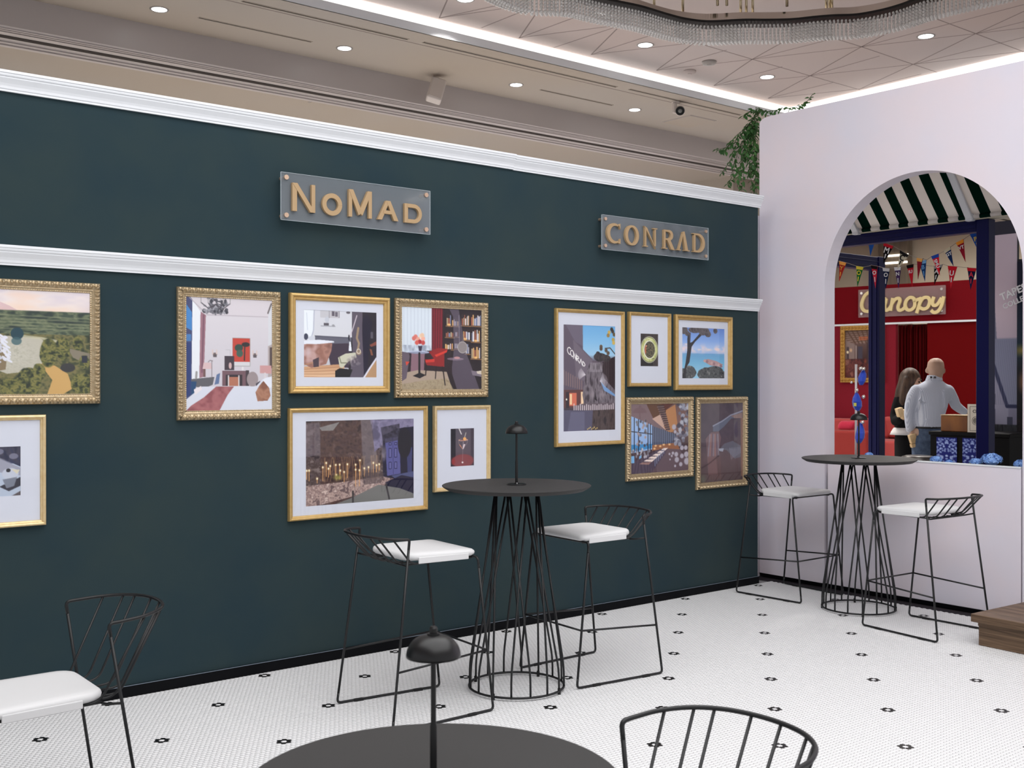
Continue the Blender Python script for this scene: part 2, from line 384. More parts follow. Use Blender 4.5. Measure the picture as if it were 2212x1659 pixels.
# flower lattice: every 17 rows, shifted by 17.5 hexagons
flower = {}
for r in range(-2, 16):
    for c in range(-14, 8):
        j = 17 * (r + c); xoff = 17.5 * (c - r)
        flower[(j, round(xoff * 2))] = (r, c)
ring = set()
for (j, x2) in flower:
    for dj, dx2 in ((0, 2), (0, -2), (1, 1), (1, -1), (-1, 1), (-1, -1)): ring.add((j + dj, x2 + dx2))
x2all = np.round((cent[:, 0] - OX) / PH * 2).astype(int); jall = cent[:, 2].astype(int)
isblack = np.array([(int(j), int(x)) in ring for j, x in zip(jall, x2all)])
RH = (PH - GAP) / math.sqrt(3)
ang = np.radians(30 + 60 * np.arange(6))
hx_top = np.stack([RH * 0.93 * np.cos(ang), RH * 0.93 * np.sin(ang), np.zeros(6)], 1)
hx_bot = np.stack([RH * np.cos(ang), RH * np.sin(ang), np.full(6, -0.0016)], 1)
hx = np.concatenate([hx_top, hx_bot])
W = cent[~isblack]
n = len(W)
V = (hx[None] + np.stack([W[:, 0], W[:, 1], np.zeros(n)], 1)[:, None, :]).reshape(-1, 3)
loops = []
base = np.arange(n) * 12
sides = [[i, 6 + i, 6 + (i + 1) % 6, (i + 1) % 6] for i in range(6)]
top_idx = (base[:, None] + np.arange(6)[None]).astype(np.int32)
side_idx = (base[:, None, None] + np.array(sides)[None]).astype(np.int32)
loop_v = np.concatenate([top_idx.reshape(n, 6), side_idx.reshape(n, 24)], 1).reshape(-1)
sizes = np.tile(np.array([6] + [4] * 6), n); starts = np.concatenate([[0], np.cumsum(sizes)[:-1]])
me = bpy.data.meshes.new('white_hex_tiles')
me.vertices.add(len(V)); me.vertices.foreach_set('co', V.ravel())
me.loops.add(len(loop_v)); me.loops.foreach_set('vertex_index', loop_v)
me.polygons.add(len(sizes)); me.polygons.foreach_set('loop_start', starts.astype(np.int32))
try: me.polygons.foreach_set('loop_total', sizes.astype(np.int32))
except Exception: pass
me.update(calc_edges=True); me.validate(); me.materials.append(M['tile_white'])
o = bpy.data.objects.new('white_hex_tiles', me); col.objects.link(o); o.parent = fl; tag(o, kind='stuff')
bed = MB().add([(0.4, 5.53, -0.0014), (0.4, 1.2, -0.0014), (7.05, 1.2, -0.0014), (7.05, 5.53, -0.0014)], [(0, 1, 2, 3)]).build('grout_bed', M['grout'], fl)
rest = MB().add([(-5, -5, -0.003), (XE, -5, -0.003), (XE, 5.53, -0.003), (-5, 5.53, -0.003)], [(0, 1, 2, 3)]).build('mosaic_surface', M['mosaic_far'], fl)
bme = MB().add(hx, [tuple(range(6))] + [tuple(q) for q in sides]).mesh('hex_tile', M['tile_black'])
K = cent[isblack]; dist = K[:, 0] * _fw[0] + K[:, 1] * _fw[1]; lat = np.abs(K[:, 0] * _rt[0] + K[:, 1] * _rt[1]) * FPX / dist
order = np.lexsort((dist, lat > 1106))
far_black = MB()
for q, i in enumerate(order):
    if q < 300:
        t = bpy.data.objects.new('hex_tile', bme); col.objects.link(t); t.location = (K[i, 0], K[i, 1], 0); t.parent = fl
    else:
        far_black.add(hx + np.array([K[i, 0], K[i, 1], 0]), [tuple(range(6))] + [tuple(q2) for q2 in sides])
if far_black.v: tag(far_black.build('black_hex_tiles', M['tile_black'], fl), kind='stuff')
print('hex', n, isblack.sum())

# ---- green wall with crown, rail and baseboard
w = MB().box((-2.0, YW, 0), (6.915, 5.69, 2.99)).build('wall_left', M['green']); tag(w, 'dark green fabric wall hung with framed pictures', kind='structure')
PROF = [(0, 0), (0.013, 0), (0.013, 0.010), (0.017, 0.012), (0.019, 0.024), (0.024, 0.036), (0.031, 0.048), (0.037, 0.058), (0.037, 0.064), (0.042, 0.067), (0.044, 0.073), (0.044, 0.078), (0.048, 0.081), (0.048, 0.093), (0, 0.093)]
def moulding(name, x0, x1, zb, dy=0.0):
    poly = [(x0, YW - d - dy, zb + z) for d, z in PROF]
    mb = MB(); m = len(poly)
    B = [(x1, p[1], p[2]) for p in poly]
    mb.add(poly + B, [tuple(range(m)), tuple(range(2 * m - 1, m - 1, -1))] + [(i, m + i, m + (i + 1) % m, (i + 1) % m) for i in range(m)])
    o = mb.build(name, M['white_paint']); return tag(o, kind='structure')
tag(moulding('trim_1', -2.0, 4.43, 2.967), 'white crown moulding on the left stretch of the green wall')
tag(moulding('trim_2', 4.4305, 6.935, 2.964, -0.003), 'white crown moulding from the joint to the pink wall')
tag(moulding('trim_3', -2.0, 6.915, 2.146), 'white chair rail moulding across the green wall')
b = MB().box((-2.0, 5.53, 0), (6.915, YW, 0.057)).build('baseboard_left', M['black_base'], bevel=(0.002, 1)); tag(b, 'black baseboard along the green wall', kind='structure')
MB().box((-2.0, 5.5295, 0.0545), (6.915, 5.5315, 0.0575)).build('edge_bead', M['bead_grey'], b)  # thin pale strip painting in the highlight on the baseboard's top edge
cap = MB().box((-2.0, YW, 2.99), (6.915, 5.69, 3.052)).build('trim_4', M['white_paint']); tag(cap, 'flat white cap on top of the green wall', kind='structure')

# ---- pink wall with the arch
YL, YR = 5.735, -1.0
YA, RA, ZS = 4.33, 0.775, 2.325           # arch centre, radius, springing height
TP = 0.13
def pink_top(y): 
    t = np.clip((YL - y) / 0.10, 0, 1); round_ = 0.045 * (1 - math.sqrt(max(0, 1 - (1 - t) ** 2)))
    return 3.745 - 0.012 * (YL - y) - round_ * (1 if y > YL - 0.10 else 0)
mb = MB()
ys = [YL, YL - 0.01, YL - 0.03, YL - 0.06, YL - 0.10, 5.4] + [YA + RA] ; ys_arch = [YA + RA * math.cos(q) for q in np.linspace(0, PI, 49)]
ys_r = [YA - RA, 2.5, 1.0, YR]
def strip(ya, yb, za, zb, ta, tb):
    x0, x1 = XP, XP + TP
    v = [(x0, ya, za), (x0, yb, zb), (x0, yb, tb), (x0, ya, ta), (x1, ya, za), (x1, yb, zb), (x1, yb, tb), (x1, ya, ta)]
    mb.add(v, [(0, 1, 2, 3), (5, 4, 7, 6), (3, 2, 6, 7), (1, 0, 4, 5)])
for a, c in zip(ys[:-1], ys[1:]): strip(a, c, 0.03, 0.03, pink_top(a), pink_top(c))
for i in range(48):
    a, c = ys_arch[i], ys_arch[i + 1]; za, zc = ZS + math.sqrt(max(0, RA ** 2 - (a - YA) ** 2)), ZS + math.sqrt(max(0, RA ** 2 - (c - YA) ** 2))
    strip(a, c, za, zc, pink_top(a), pink_top(c))
for a, c in zip(ys_r[:-1], ys_r[1:]): strip(a, c, 0.03, 0.03, pink_top(a), pink_top(c))
for yy in (YA + RA, YA - RA): mb.add([(XP, yy, 0.03), (XP + TP, yy, 0.03), (XP + TP, yy, ZS), (XP, yy, ZS)], [(0, 1, 2, 3)])
mb.add([(XP, YL, 0.03), (XP + TP, YL, 0.03), (XP + TP, YL, pink_top(YL)), (XP, YL, pink_top(YL))], [(0, 1, 2, 3)])
w = mb.build('wall_right', M['pink'], auto=0.6); tag(w, 'pale pink wall with a tall arched opening', kind='structure')
b = MB().box((XP + 0.01, YA + RA, 0), (XP + 0.1, YL, 0.03)).box((XP + 0.01, YR, 0), (XP + 0.1, YA + RA, 0.03)).build('baseboard_right', M['black_base']); tag(b, 'thin black base strip under the pink wall', kind='structure')
MB().box((6.6, 5.745, 0), (7.3, 5.762, 2.95)).build('return_panel', M['pink'], w)  # unseen filler added to stop light leaking through the corner gap
MB().add([(7.045, YR, -0.0045), (7.4, YR, -0.0045), (7.4, 5.76, -0.0045), (7.045, 5.76, -0.0045)], [(0, 1, 2, 3)]).build('dark_border', M['border_dark'], fl)
pl = thing('planter_box', 'low pale pink planter front closing the lower part of the arch', 'planter', (XP, YA, 0.031))
def inpl(mb_): return mb_
pbm = MB().box((0.004, -RA + 0.012, 0), (0.03, RA - 0.026, 0.985)).build('front_panel', M['pink'], pl, bevel=(0.003, 2))
MB().box((0.0, -RA + 0.012, 0.985), (0.034, RA - 0.026, 0.994)).build('rim', M['white_paint'], pl)
MB().box((0.03, -RA + 0.012, 0.0), (0.24, RA - 0.026, 0.86)).build('soil_bed', M['brown_door'], pl)

# ---- ceiling
ZC, ZK = 5.0, 5.3
YF, YB, XF, XB = 8.92, 9.25, 11.92, 12.2
ce = MB()
ce.add([(-8, YF, ZC), (30, YF, ZC), (30, 26, ZC), (-8, 26, ZC)], [(3, 2, 1, 0)])
ce.add([(XF, -8, ZC), (30, -8, ZC), (30, YF, ZC), (XF, YF, ZC)], [(3, 2, 1, 0)])
ceo = ce.build('ceiling', M['ceil']); tag(ceo, 'beige hall ceiling with dropped beam beyond the green wall', kind='structure')
cof = MB().add([(-8, -8, ZK), (XB, -8, ZK), (XB, YB, ZK), (-8, YB, ZK)], [(3, 2, 1, 0)]).build('ceiling_coffer', M['coffer']); tag(cof, 'raised rose beige ceiling field with thin diagonal grooves', kind='structure')
fas = MB().box((-8, YF, ZC), (XF, YF + 0.015, ZC + 0.085)).box((XF, -8, ZC), (XF + 0.015, YF + 0.015, ZC + 0.085)).build('trim_5', M['white_paint']); tag(fas, 'white fascia lip of the lit cove', kind='structure')
bk = MB().add([(-8, YB, ZC), (XB, YB, ZC), (XB, YB, ZK), (-8, YB, ZK)], [(0, 1, 2, 3)]).add([(XB, YB, ZC), (XB, -8, ZC), (XB, -8, ZK), (XB, YB, ZK)], [(0, 1, 2, 3)]).add([(-8, YF, ZC + 0.002), (XB, YF, ZC + 0.002), (XB, YB, ZC + 0.002), (-8, YB, ZC + 0.002)], [(0, 1, 2, 3)]).add([(XF, -8, ZC + 0.002), (XB, -8, ZC + 0.002), (XB, YF, ZC + 0.002), (XF, YF, ZC + 0.002)], [(0, 1, 2, 3)]).build('trim_6', M['white_paint']); tag(bk, 'white recess of the lit cove', kind='structure')
cl = thing('cove_light', 'bright white light strip running in the ceiling cove', 'light', (XB, YB, ZC + 0.1))  # the recess wall's lit look is built as emissive bands
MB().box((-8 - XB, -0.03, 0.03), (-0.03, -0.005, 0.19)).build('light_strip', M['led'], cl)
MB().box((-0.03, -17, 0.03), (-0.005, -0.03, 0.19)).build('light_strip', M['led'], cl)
# diagonal grooves in the raised field
SEG = [((1121.6, 82.3), (1163, 22)), ((1121.6, 82), (1254, 33)), ((1121.6, 81.5), (1340, 54)), ((1196, 103), (1340, 55)), ((1277, 118), (1341, 54)), ((1277, 118), (1425, 70)),
 ((1040, 60), (1132, 23)), ((949, 38.8), (966, 0)), ((949, 38.8), (1105, 5)), ((949, 38.8), (1130, 12)), ((1277, 118), (1500, 92)), ((1418, 152), (1500, 92)), ((1418, 152), (1570, 108)), ((1418, 152), (1625, 128)),
 ((1470, 82), (1564, 110)), ((1564, 110), (1625, 128)), ((1625, 128), (1750, 163.7)), ((1750, 163.7), (1858, 194)), ((1542, 185), (1625, 128)), ((1625, 128), (1700, 86)), ((1659, 212.6), (1750, 163.7)), ((1750, 163.7), (1861, 101)), ((1861, 101), (1922, 69)),
 ((1780, 76), (1861, 101)), ((1861, 101), (1972.7, 139)), ((1972.7, 139), (2024, 156)), ((1858, 192), (1972.7, 139)), ((1972.7, 139), (2107.7, 72.6)), ((2107.7, 72.6), (2230, 16)), ((2010, 36), (2107.7, 72.6)), ((2107.7, 72.6), (2230, 119)),
 ((1625, 128), (1861, 101)), ((1625, 128), (1790, 86)), ((1542, 185), (1750, 163.7)), ((1542, 185), (1690, 144)), ((1750, 163.7), (1972.7, 139)), ((1750, 163.7), (1900, 121)), ((1861, 101), (2107.7, 72.6)), ((1861, 101), (2230, 5)), ((1659, 212.6), (1858, 192)), ((1659, 212.6), (1800, 178)),
 ((1972.7, 139), (2230, 76)), ((1972.7, 139), (2230, 108)), ((1858, 192), (1990, 160)), ((2107.7, 72.6), (2230, 42)), ((2107.7, 72.6), (2230, 58))]
for a, c in SEG:
    p, q = atZ(*a, ZK), atZ(*c, ZK); d = q - p; L = np.linalg.norm(d); d /= L; nrm = np.array([-d[1], d[0], 0])
    MB().obox((p + q) / 2 - np.array([0, 0, 0.0004]), d * L / 2, nrm * 0.007, np.array([0, 0, 0.0004])).build('groove_strip', M['groove'], cof)
# dropped beam with partition track
YBM = 10.33
zb = float(atY(740, 193, YBM)[2])
bm = MB().box((-8, YBM, zb), (30, 11.0, ZC + 0.1)).build('ceiling_beam', M['beam']); tag(bm, 'satin grey dropped ceiling beam with partition track', kind='structure')
tr = MB()
for y0, y1, dz in ((10.38, 10.40, 0.012), (10.43, 10.45, 0.012), (10.49, 10.52, 0.012), (10.80, 10.83, 0.012), (10.9, 10.92, 0.012)): tr.box((-8, y0, zb - dz), (30, y1, zb + 0.001))
tr.build('track_rib', M['beam'], bm)
MB().box((-8, 10.62, zb - 0.004), (30, 10.70, zb + 0.001)).build('track_slot', M['slot'], bm)

# ---- downlights
def downlight(u, v, z, label, r=0.068):
    p = atZ(u, v, z); t = thing('downlight', label, 'ceiling light', tuple(p), 0, 'recessed round downlights')
    mb = MB().lathe([(r, -0.004), (r + 0.016, -0.006), (r + 0.018, 0.0)], 28, cap=False); mb.build('trim_ring', M['trim_grey'], t, smooth=True)
    MB().lathe([(0.0005, -0.004), (r, -0.004), (r, -0.0005), (0.0005, -0.0005)], 28).build('lens', M['lens'], t)
    ld = bpy.data.lights.new('downlight_beam', 'SPOT'); ld.energy = 640 if z > 5.1 else 520; ld.color = (1.0, 0.96, 0.91); ld.spot_size = math.radians(110); ld.spot_blend = 0.7; ld.shadow_soft_size = r
    lo = bpy.data.objects.new('downlight_beam', ld); col.objects.link(lo); lo.parent = t; lo.location = (0, 0, -0.02)
    return t
rowA = [(344, 20), (744, 104), (1115, 183), (1371, 237)]
rowB = [(193, 121), (560, 187), (908, 249), (1157, 292), (1425, 340)]
ordn = ['first', 'second', 'third', 'fourth', 'fifth']
for i, p in enumerate(rowA): downlight(*p, ZC, f'{ordn[i]} round ceiling downlight from the left in the row in front of the grey beam')
for i, p in enumerate(rowB): downlight(*p, ZC, f'{ordn[i]} round ceiling downlight from the left in the row behind the grey beam')
downlight(1394, 97, ZK, 'round ceiling downlight just below the chandelier, beside the left part of its crystal fringe', 0.078)
downlight(1657, 166, ZK, 'round ceiling downlight above the corner where the lit coves meet', 0.078)
downlight(2000, 78, ZK, 'round ceiling downlight above the pink arch, right of the chandelier', 0.078)
downlight(1005, -2, ZK, 'round ceiling downlight cut by the top edge, left of the chandelier', 0.078)
# ---- slots and access panels
def slot(a, c, z, w, label):
    p, q = atZ(*a, z), atZ(*c, z); y = (p[1] + q[1]) / 2; cx = (p[0] + q[0]) / 2
    t = thing('air_slot', label, 'air vent', (cx, y, z)); L = abs(q[0] - p[0]) / 2
    MB().box((-L, -w, -0.003), (L, w, 0.0)).build('slot_gap', M['slot'], t)
    fm = MB().box((-L - .01, -w - 0.008, -0.004), (L + .01, -w, 0)).box((-L - .01, w, -0.004), (L + .01, w + 0.008, 0)); fm.build('slot_edge', M['ceil'], t)
slot((430, 38), (672, 90), ZC, 0.011, 'short dark linear air slot between the first two downlights in front of the beam')
slot((1168, 194), (1323, 227), ZC, 0.011, 'short dark linear air slot between the third and fourth downlights in front of the beam')
slot((265, 135), (490, 174), ZC, 0.011, 'short dark linear air slot behind the beam above the left end of the crown')
slot((960, 258), (1111, 284), ZC, 0.011, 'short dark linear air slot behind the beam right of the white speaker')
slot((525, 2), (880, 85), ZC, 0.012, 'long dark linear air slot beside the cove, leftmost of three')
slot((914, 92), (1333, 187), ZC, 0.012, 'long dark linear air slot beside the cove, middle of three')
slot((1360, 193), (1600, 248), ZC, 0.012, 'long dark linear air slot beside the cove, by the security camera')
pa = thing('ceiling_seam', 'thin dark seam line running along the ceiling beside the long air slots', 'ceiling seam', (5.0, 9.24, ZC)); MB().box((-12, -0.005, -0.002), (9, 0.005, 0)).build('seam_strip', M['groove'], pa)
def panel(u, v, z, sx, sy, label):
    p = atZ(u, v, z); t = thing('access_panel', label, 'ceiling panel', tuple(p)); MB().box((-sx, -sy, -0.006), (sx, sy, 0)).build('hatch', M['beam'], t, bevel=(0.003, 1)); MB().box((-sx + .012, -sy + .012, -0.009), (sx - .012, sy - .012, -0.006)).build('hatch_face', M['ceil'], t)
panel(733, 219, ZC, 0.28, 0.28, 'faint square ceiling hatch behind the beam left of the speaker')
panel(1300, 318, ZC, 0.25, 0.25, 'faint square ceiling hatch behind the beam left of the black dome')
panel(1489, 262, ZC, 0.25, 0.25, 'faint square ceiling hatch below the security camera')
# ---- devices on the ceiling
def detector(u, v, z, r, label, m):
    p = atZ(u, v, z); t = thing('smoke_detector', label, 'detector', tuple(p)); MB().lathe([(r * .7, -0.035), (r * .92, -0.028), (r, -0.012), (r, 0)], 24).build('housing', m, t, smooth=True); MB().lathe([(r * .2, -0.042), (r * .35, -0.038), (r * .35, -0.03)], 16).build('sensor', m, t, smooth=True)
detector(1532, 133, ZK, 0.085, 'round grey smoke detector under the chandelier fringe', M['trim_grey'])
detector(1490, 153, ZK, 0.075, 'flat pale round ceiling disc left of the smoke detector', M['coffer'])
detector(1345, 328, ZC, 0.075, 'black dome device on the ceiling behind the crown moulding', M['black_matte'])
# speaker on a bracket in front of the beam
pc = atY(942, 196, 10.05)
sp = thing('wall_speaker', 'white box speaker tilted down in front of the grey ceiling beam', 'speaker', (pc[0], pc[1], pc[2]))
Rm = Matrix.Rotation(math.radians(-30), 3, 'Z') @ Matrix.Rotation(math.radians(16), 3, 'Y') @ Matrix.Rotation(math.radians(-12), 3, 'X')
ax, ay, az = [np.array(Rm.col[i]) for i in range(3)]
MB().obox((0, 0, 0), ax * 0.085, ay * 0.07, az * 0.13).build('cabinet', M['white_plastic'], sp, bevel=(0.02, 3))
MB().obox(-ay * 0.073, ax * 0.07, ay * 0.004, az * 0.115).build('grille', M['white_plastic'], sp, bevel=(0.004, 1))
MB().tube(fillet([ay * 0.06, ay * 0.16, ay * 0.16 + np.array([0, 0, 0.16])], 0.04), 0.012).build('bracket', M['white_plastic'], sp, smooth=True)
# security camera
pc = atZ(1466, 219, ZC)
sk = thing('security_camera', 'white security camera with black round lens under the ceiling slot', 'camera', tuple(pc))
MB().lathe([(0.045, -0.02), (0.05, -0.01), (0.05, 0)], 20, (-0.02, 0.03, 0)).build('mount', M['white_plastic'], sk, smooth=True)
MB().box((-0.075, 0.0, -0.15), (-0.02, 0.04, -0.02)).build('arm', M['white_plastic'], sk, bevel=(0.012, 2))
toc = -np.array([pc[0], pc[1], pc[2] - HC]); toc /= np.linalg.norm(toc); cb = np.array([0.015, -0.01, -0.115])
MB().tube([cb - toc * 0.09, cb - toc * 0.05, cb + toc * 0.03, cb + toc * 0.045], [0.05, 0.062, 0.062, 0.055], 20).build('body', M['white_plastic'], sk, smooth=True)
MB().tube([cb + toc * 0.044, cb + toc * 0.052], 0.054, 24).build('lens_ring', M['black_matte'], sk)
MB().tube([cb + toc * 0.051, cb + toc * 0.058], [0.026, 0.022], 20).build('lens', M['lens_glass'], sk, smooth=True)

# ---- far hall walls, seen over the green wall and through the arch
fw_ = MB().add([(-8, 25, 0), (30, 25, 0), (30, 25, ZC), (-8, 25, ZC)], [(0, 1, 2, 3)]).build('wall_back', M['beige_wall']); tag(fw_, 'far beige wall of the hall', kind='structure')
XR = 15.2
w = MB().add([(XR, 11.9, 0), (XR, 25, 0), (XR, 25, ZC), (XR, 11.9, ZC)], [(0, 1, 2, 3)]).build('wall_far', M['far_wall']); tag(w, 'pale far wall behind the trailing vines', kind='structure')
so = MB().box((XR - 1.0, 11.9, 4.35), (XR, 25, ZC)).build('ceiling_soffit', M['ceil']); tag(so, 'stepped beige soffit along the far wall', kind='structure')
so2 = MB().box((XR - 0.25, 11.9, 4.22), (XR, 25, 4.36)).build('trim_7', M['beam']); tag(so2, 'grey moulding under the far soffit', kind='structure')
d0, d1 = atX(1582, 380, XR), atX(1500, 402, XR)
dr = thing('door_transom', 'dark brown gold-trimmed doorway top on the far wall behind the vines', 'doorway', (XR, (d0[1] + d1[1]) / 2, 0)); hw = abs(d1[1] - d0[1]) / 2; zt = d0[2]
MB().box((-0.03, -hw, 0), (-0.005, hw, zt - 0.03)).build('door_panel', M['brown_door'], dr)
MB().box((-0.06, -hw - 0.05, 0), (-0.0, -hw, zt)).build('door_trim', M['gold_trim'], dr)
MB().box((-0.06, hw, 0), (-0.0, hw + 0.05, zt)).build('door_trim', M['gold_trim'], dr)
MB().box((-0.06, -hw, zt - 0.03), (-0.0, hw, zt)).build('door_trim', M['brown_door'], dr)
MB().box((-0.045, -hw, zt - 0.24), (-0.03, hw, zt - 0.19)).build('door_rail', M['gold_trim'], dr)
MB().box((-0.045, hw - 0.3, 0), (-0.03, hw - 0.26, zt - 0.03)).build('door_rail', M['gold_trim'], dr)
# ================================================================== PICTURES ON THE GREEN WALL
INK_GAIN = 1.12
class Pic:                                   # a small painter: flat print colours on a grid of points
    def __init__(s, w, h, cell=0.0028, ss=2):
        s.nx, s.ny, s.ss = max(8, int(w / cell)), max(8, int(h / cell)), ss
        NX, NY = s.nx * ss, s.ny * ss; s.asp = w / h
        s.u, s.v = np.meshgrid((np.arange(NX) + 0.5) / NX, (np.arange(NY) + 0.5) / NY)
        s.c = np.zeros((NY, NX, 3)); s.px = 1.0 / NY
    def blend(s, m, c, a=1.0):
        m = np.clip(m, 0, 1)[..., None] * a; c = np.asarray(c, float); s.c = s.c * (1 - m) + c * m; return s
    def fill(s, c): s.c[:] = c; return s
    def gv(s, stops, mask=None):             # vertical gradient
        vs = [k for k, _ in stops]; g = np.stack([np.interp(s.v, vs, [c[i] for _, c in stops]) for i in range(3)], -1)
        m = np.ones_like(s.v) if mask is None else mask
        s.c = s.c * (1 - m[..., None]) + g * m[..., None]; return s
    def pm(s, pts):
        m = np.zeros(s.u.shape, bool); n = len(pts)
        for i in range(n):
            (x0, y0), (x1, y1) = pts[i], pts[(i + 1) % n]
            if y0 == y1: continue
            k = ((s.v >= min(y0, y1)) & (s.v < max(y0, y1))) & (s.u < x0 + (s.v - y0) * (x1 - x0) / (y1 - y0)); m ^= k
        return m.astype(float)
    def poly(s, pts, c, a=1.0): return s.blend(s.pm(pts), c, a)
    def rect(s, x0, y0, x1, y1, c, a=1.0): return s.blend(((s.u >= x0) & (s.u < x1) & (s.v >= y0) & (s.v < y1)).astype(float), c, a)
    def em(s, cx, cy, rx, ry, soft=0.08, ang=0.0):
        du, dv = (s.u - cx) * s.asp, s.v - cy; ca, sa = math.cos(ang), math.sin(ang)
        d = np.sqrt(((du * ca + dv * sa) / (rx * s.asp)) ** 2 + ((-du * sa + dv * ca) / ry) ** 2)
        return np.clip((1 - d) / soft, 0, 1)
    def ell(s, cx, cy, rx, ry, c, a=1.0, soft=0.08, ang=0.0): return s.blend(s.em(cx, cy, rx, ry, soft, ang), c, a)
    def ring(s, cx, cy, rx, ry, c, t=0.1, a=1.0): return s.blend(s.em(cx, cy, rx, ry, 0.04) * (1 - s.em(cx, cy, rx * (1 - t), ry * (1 - t), 0.04)), c, a)
    def line(s, pts, w, c, a=1.0):
        m = np.zeros(s.u.shape)
        for (x0, y0), (x1, y1) in zip(pts[:-1], pts[1:]):
            ax, ay, bx, by = x0 * s.asp, y0, x1 * s.asp, y1; px, py = s.u * s.asp, s.v
            L2 = (bx - ax) ** 2 + (by - ay) ** 2 + 1e-9; t = np.clip(((px - ax) * (bx - ax) + (py - ay) * (by - ay)) / L2, 0, 1)
            d = np.hypot(px - ax - t * (bx - ax), py - ay - t * (by - ay)); m = np.maximum(m, np.clip((w - d) / s.px * 0.5 + 0.5, 0, 1))
        return s.blend(m, c, a)
    def noise(s, sx, sy, seed, octv=3):
        r = np.random.default_rng(seed); out = np.zeros(s.u.shape); amp = 1; tot = 0
        for o in range(octv):
            nx, ny = int(sx * 2 ** o) + 2, int(sy * 2 ** o) + 2; g = r.random((ny + 1, nx + 1))
            x, y = s.u * (nx - 1), s.v * (ny - 1); i, j = x.astype(int), y.astype(int); fx, fy = x - i, y - j
            fx, fy = fx * fx * (3 - 2 * fx), fy * fy * (3 - 2 * fy)
            out += amp * ((g[j, i] * (1 - fx) + g[j, i + 1] * fx) * (1 - fy) + (g[j + 1, i] * (1 - fx) + g[j + 1, i + 1] * fx) * fy); tot += amp; amp *= 0.6
        return out / tot
    def mottle(s, mask, cols, sx, sy, seed, octv=3, sharp=2.2):
        n = np.clip((s.noise(sx, sy, seed, octv) - 0.5) * sharp + 0.5, 0, 0.9999); k = n * (len(cols) - 1); i = k.astype(int); f = (k - i)[..., None]; C = np.array(cols, float)
        c = C[i] * (1 - f) + C[np.minimum(i + 1, len(cols) - 1)] * f; m = np.clip(mask, 0, 1)[..., None]; s.c = s.c * (1 - m) + c * m; return s
    def tree(s, cx, cy, rx, ry, cols, seed):
        m = s.em(cx, cy, rx, ry, 0.5) * 1.6 - 0.75 * (s.noise(9 / rx * 0.15, 9 / ry * 0.15, seed + 5, 3)) ; return s.mottle(np.clip(m * 4, 0, 1), cols, 26, 26, seed, 3)
    def colors(s):
        C = s.c.reshape(s.ny, s.ss, s.nx, s.ss, 3).mean((1, 3)) / 255.0
        L = np.where(C <= 0.04045, C / 12.92, ((C + 0.055) / 1.055) ** 2.4); return np.clip(L * INK_GAIN, 0, 0.95)
def print_mesh(pic, O, ex, ez, name='print'):
    # grid of points: O top-left corner, ex across, ez down
    C = pic.colors(); ny, nx = pic.ny, pic.nx
    O, ex, ez = map(np.asarray, (O, ex, ez)); gu, gv = np.meshgrid(np.linspace(0, 1, nx), np.linspace(0, 1, ny))
    V = O[None, None] + gu[..., None] * ex + gv[..., None] * ez
    idx = np.arange(nx * ny).reshape(ny, nx); F = np.stack([idx[:-1, :-1], idx[1:, :-1], idx[1:, 1:], idx[:-1, 1:]], -1).reshape(-1, 4)
    me = bpy.data.meshes.new(name); me.vertices.add(nx * ny); me.vertices.foreach_set('co', V.ravel()); nf = len(F)
    me.loops.add(nf * 4); me.loops.foreach_set('vertex_index', F.astype(np.int32).ravel()); me.polygons.add(nf); me.polygons.foreach_set('loop_start', np.arange(nf, dtype=np.int32) * 4)
    try: me.polygons.foreach_set('loop_total', np.full(nf, 4, np.int32))
    except Exception: pass
    me.update(calc_edges=True); a = me.color_attributes.new('ink', 'FLOAT_COLOR', 'POINT')
    a.data.foreach_set('color', np.concatenate([C.reshape(-1, 3), np.ones((nx * ny, 1))], 1).ravel()); me.materials.append(M['print']); return me
def put(me, name, parent):
    o = bpy.data.objects.new(name, me); col.objects.link(o); o.parent = parent; return o

# moulding rails, mitred: profile is a list of (inset from the outer edge, height off the wall)
def rail_mesh(L, prof, relief=None, ns=2):
    # along +x from 0..L, inset grows to +y; ends cut at 45 degrees
    w = prof[-1][0]; mb = MB(); m = len(prof); S = np.linspace(0, 1, ns)
    rows = []
    for sfrac in S:
        for (t, h) in prof:
            x = t + sfrac * (L - 2 * t); rows.append((x, t, h + (relief(x, t, L) if relief else 0)))
    fs = [(i * m + k, (i + 1) * m + k, (i + 1) * m + k + 1, i * m + k + 1) for i in range(ns - 1) for k in range(m - 1)]
    mb.add(rows, fs); return mb
PLAIN = [(0, 0), (0, 0.020), (0.003, 0.026), (0.009, 0.0285), (0.015, 0.026), (0.017, 0.020), (0.020, 0.019), (0.024, 0.017), (0.026, 0.012), (0.026, 0.006)]
WIDEP = [(0, 0), (0, 0.022), (0.004, 0.029), (0.012, 0.032), (0.019, 0.029), (0.022, 0.022), (0.025, 0.021), (0.030, 0.0235), (0.036, 0.020), (0.040, 0.012), (0.040, 0.006)]
def carved_profile():
    P = [(0, 0), (0, 0.012)]
    for t in np.linspace(0.002, 0.030, 15): P.append((t, 0.014 + 0.013 * math.sin(PI * (t / 0.032)) ** 0.8))
    P += [(0.032, 0.014), (0.034, 0.017), (0.037, 0.0175), (0.039, 0.014), (0.043, 0.012), (0.0455, 0.0125), (0.0475, 0.0135), (0.0495, 0.012), (0.051, 0.006)]
    return P
CARV = carved_profile()
PITCHL = 0.036
